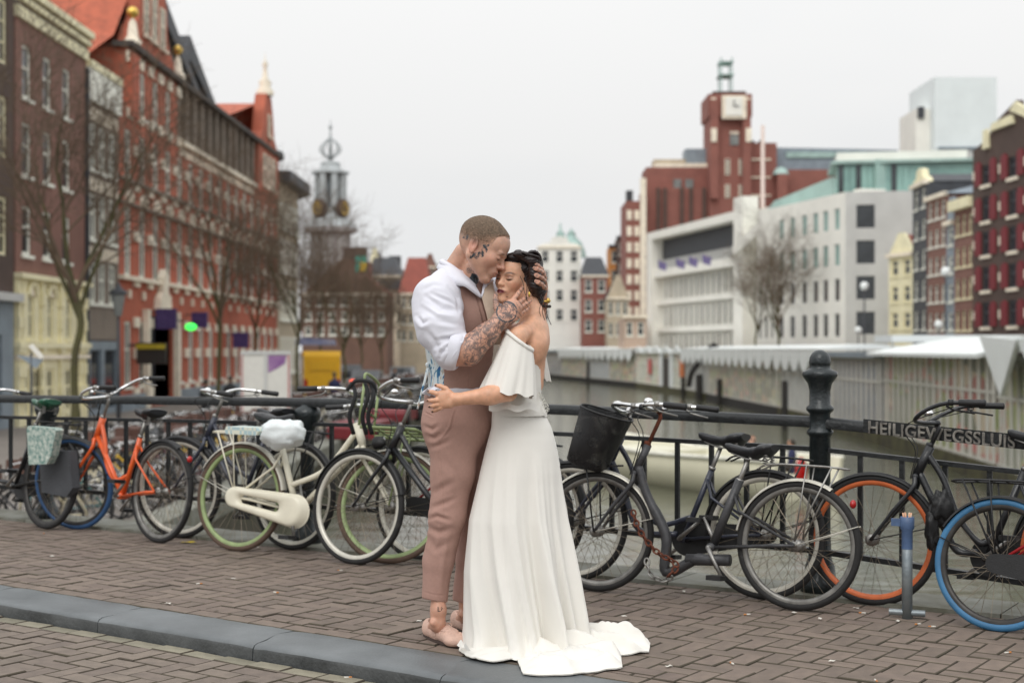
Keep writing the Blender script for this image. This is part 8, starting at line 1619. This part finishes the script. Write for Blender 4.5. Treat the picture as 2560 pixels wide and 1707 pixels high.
# train: cloth pooled on the ground
def cloth_patch(outline_u, name, seed, hmax=.045, nu=60, nv=26, lift=None):
    A0_, B0_ = [catmull([Vector(G(x, y, .0)) for x, y in o], 12) for o in outline_u]; b = MB(); rws = []
    for i in range(nu + 1):
        u = i / nu; f_ = lambda C: C[int(u * (len(C) - 1))].lerp(C[min(len(C) - 1, int(u * (len(C) - 1)) + 1)], u * (len(C) - 1) - int(u * (len(C) - 1))); p0, p1 = f_(A0_), f_(B0_); row = []
        for j in range(nv + 1):
            v = j / nv; p = p0.lerp(p1, v); n1 = mno.noise(Vector((p.x * 5 + seed, p.y * 16, seed))); n2 = mno.noise(Vector((p.x * 14 + seed, p.y * 34, 2 + seed))); rd = 1 - abs(math.sin(p.y * 20 + p.x * 6 + 3 * mno.noise(Vector((p.x * 4, p.y * 4, seed)))))
            e = min(1, 5 * min(u, 1 - u) + .0, 4.5 * (1 - v) + .0); e = max(0, e) * (min(1, .25 + 3 * v) if u > .45 else 1); p = p.copy(); p.z = .008 + (hmax * (.35 + .75 * rd ** 1.4 + .5 * n1) + .007 * n2) * (.12 + .88 * e) + (lift(u, v) if lift else 0); p.z = max(.007, p.z); p.y += .01 * n2; row.append(p)
        rws.append(row)
    b.grid(rws); b.grid([[p + Vector((0, 0, -.004)) for p in r] for r in rws]); return mbchild(b, name, m_dress, woman)
cloth_patch([[(1160, 1606), (1230, 1600), (1330, 1596), (1420, 1596), (1500, 1592), (1560, 1598), (1612, 1606), (1626, 1612)], [(1147, 1630), (1180, 1650), (1235, 1660), (1300, 1652), (1370, 1648), (1480, 1644), (1570, 1640), (1622, 1634)]], 'train', 3, .08, 130, 50)
cloth_patch([[(1292, 1652), (1350, 1628), (1440, 1618), (1500, 1616), (1545, 1622), (1552, 1640)], [(1308, 1690), (1350, 1693), (1400, 1693), (1450, 1688), (1510, 1680), (1556, 1673)]], 'train', 11, .055, 90, 36)
b = MB(); b.grid([[PW(1150 + 2 * k, 1600 + k * 1.2 - 4 * math.sin(k), -.12 - .02 * k + .01 * math.sin(k * 2)) for k in range(8)], [PW(1142 + 5 * k, 1612 + k * 2.2 + 2 * math.sin(k * 1.4), -.16 - .02 * k) for k in range(8)]]); mbchild(b, 'hem_edge', m_dress, woman)
# flutter sleeves
def flutter(top, bot, r0, r1, z0cut, name, seed, n=110, m=34, fold=.0105, lo=.0, ly=1., sway=None, band=False):
    a_, b_ = Vector(PW(*top)), Vector(PW(*bot)); rws = []
    for i in range(m + 1):
        v = i / m; c = a_.lerp(b_, v); row = []
        for k in range(n):
            a = 2 * math.pi * k / n; f_ = 0
            for q, ph, w_ in ((7, .3 + seed, 1.), (12, 1.9 + seed, .6), (19, 4.2, .3)): f_ += w_ * math.sin(q * a + ph + 1.2 * math.sin(a * 2 + seed) + v * .6)
            sw_ = sstep(np.array(v), 0, 1); r = r0[0] + (r1[0] - r0[0]) * v ** .8; ry_ = r0[1] + (r1[1] - r0[1]) * v ** .8; dr = f_ * fold * (.15 + v ** 1.3) * .5
            p = c + Vector(((r + dr) * math.cos(a), (ry_ + dr) * math.sin(a) * ly, 0)); p.z += z0cut(a) * (1 - v) + (lo(a) if callable(lo) else lo) * v + .006 * math.sin(9 * a) * v; row.append(p)
        rws.append(row)
    if band: bb_ = MB(); bb_.tube([p + (p - a_).normalized() * .001 for p in rws[0]], .0075, 7, closed=True, flat=1.3); mbchild(bb_, 'neckline_band', m_dress, woman)
    b = MB(); b.grid(rws, True, True); b.grid([[p + (cen - p).normalized() * .003 for p in r] for r, cen in zip(rws, [a_.lerp(b_, i / m) for i in range(m + 1)])], True, True); return mbchild(b, name, m_dress, woman)
flutter((1299, 851, -.125), (1272, 984, -.16), (rp(31), rp(36)), (rp(65), rp(54)), lambda a: -.042 * math.cos(a) + .006 * math.sin(a), 'flutter_sleeve', 0, lo=lambda a: .012 * math.cos(a - 1.2 * math.pi) - .006, band=True)
flutter((1292, 860, -.09), (1255, 978, -.10), (rp(24), rp(30)), (rp(58), rp(50)), lambda a: -.03 * math.cos(a), 'under_sleeve', 2.2, fold=.010, lo=lambda a: .0)
flutter((1350, 868, .12), (1352, 945, .16), (rp(12), rp(26)), (rp(22), rp(46)), lambda a: -.02 * math.cos(a), 'flutter_sleeve', 1.1, fold=.01, lo=lambda a: -.012 * math.cos(a))
b = MB(); b.grid([[PW(1222 + 128 * u, 1010 + 4 * math.sin(u * 14) + 2 * v_ * 8, -.10 - .06 * math.sin(u * math.pi) - .01 * v_) for v_ in (0, 1)] for u in [k / 24 for k in range(25)]]); mbchild(b, 'waist_ruffle', m_dress, woman)
# lace tie at the back waist and lace edging down the skirt
ml_ = bpy.data.materials.new('white_lace'); ml_.use_nodes = True; t = ml_.node_tree; bs = t.nodes['Principled BSDF']; bs.inputs['Base Color'].default_value = (*srgb(232, 232, 226), 1); bs.inputs['Roughness'].default_value = .8
tc = t.nodes.new('ShaderNodeTexCoord'); vo = t.nodes.new('ShaderNodeTexVoronoi'); vo.feature = 'DISTANCE_TO_EDGE'; vo.inputs['Scale'].default_value = 95; t.links.new(tc.outputs['Object'], vo.inputs['Vector']); lt = t.nodes.new('ShaderNodeMath'); lt.operation = 'LESS_THAN'; lt.inputs[1].default_value = .17; t.links.new(vo.outputs[0], lt.inputs[0]); t.links.new(lt.outputs[0], bs.inputs['Alpha'])
b = MB(); b.grid([[PW(1343, 976, -.02), PW(1350, 978, -.03)], [PW(1350, 1000, -.03), PW(1359, 992, -.05)], [PW(1359, 1022, -.03), PW(1372, 1014, -.06)], [PW(1366, 1034, -.03), PW(1374, 1026, -.06)]]); mbchild(b, 'lace_tie', ml_, woman)
b = MB(); b.grid([[PW(x, y, d_), PW(x + w_, y + 2, d_ + .01)] for x, y, d_, w_ in ((1374, 1066, -.02, 5), (1384, 1110, -.02, 7), (1391, 1160, -.02, 9), (1398, 1220, -.02, 10), (1406, 1290, -.02, 9), (1412, 1350, -.02, 5))]); mbchild(b, 'lace_edging', ml_, woman)
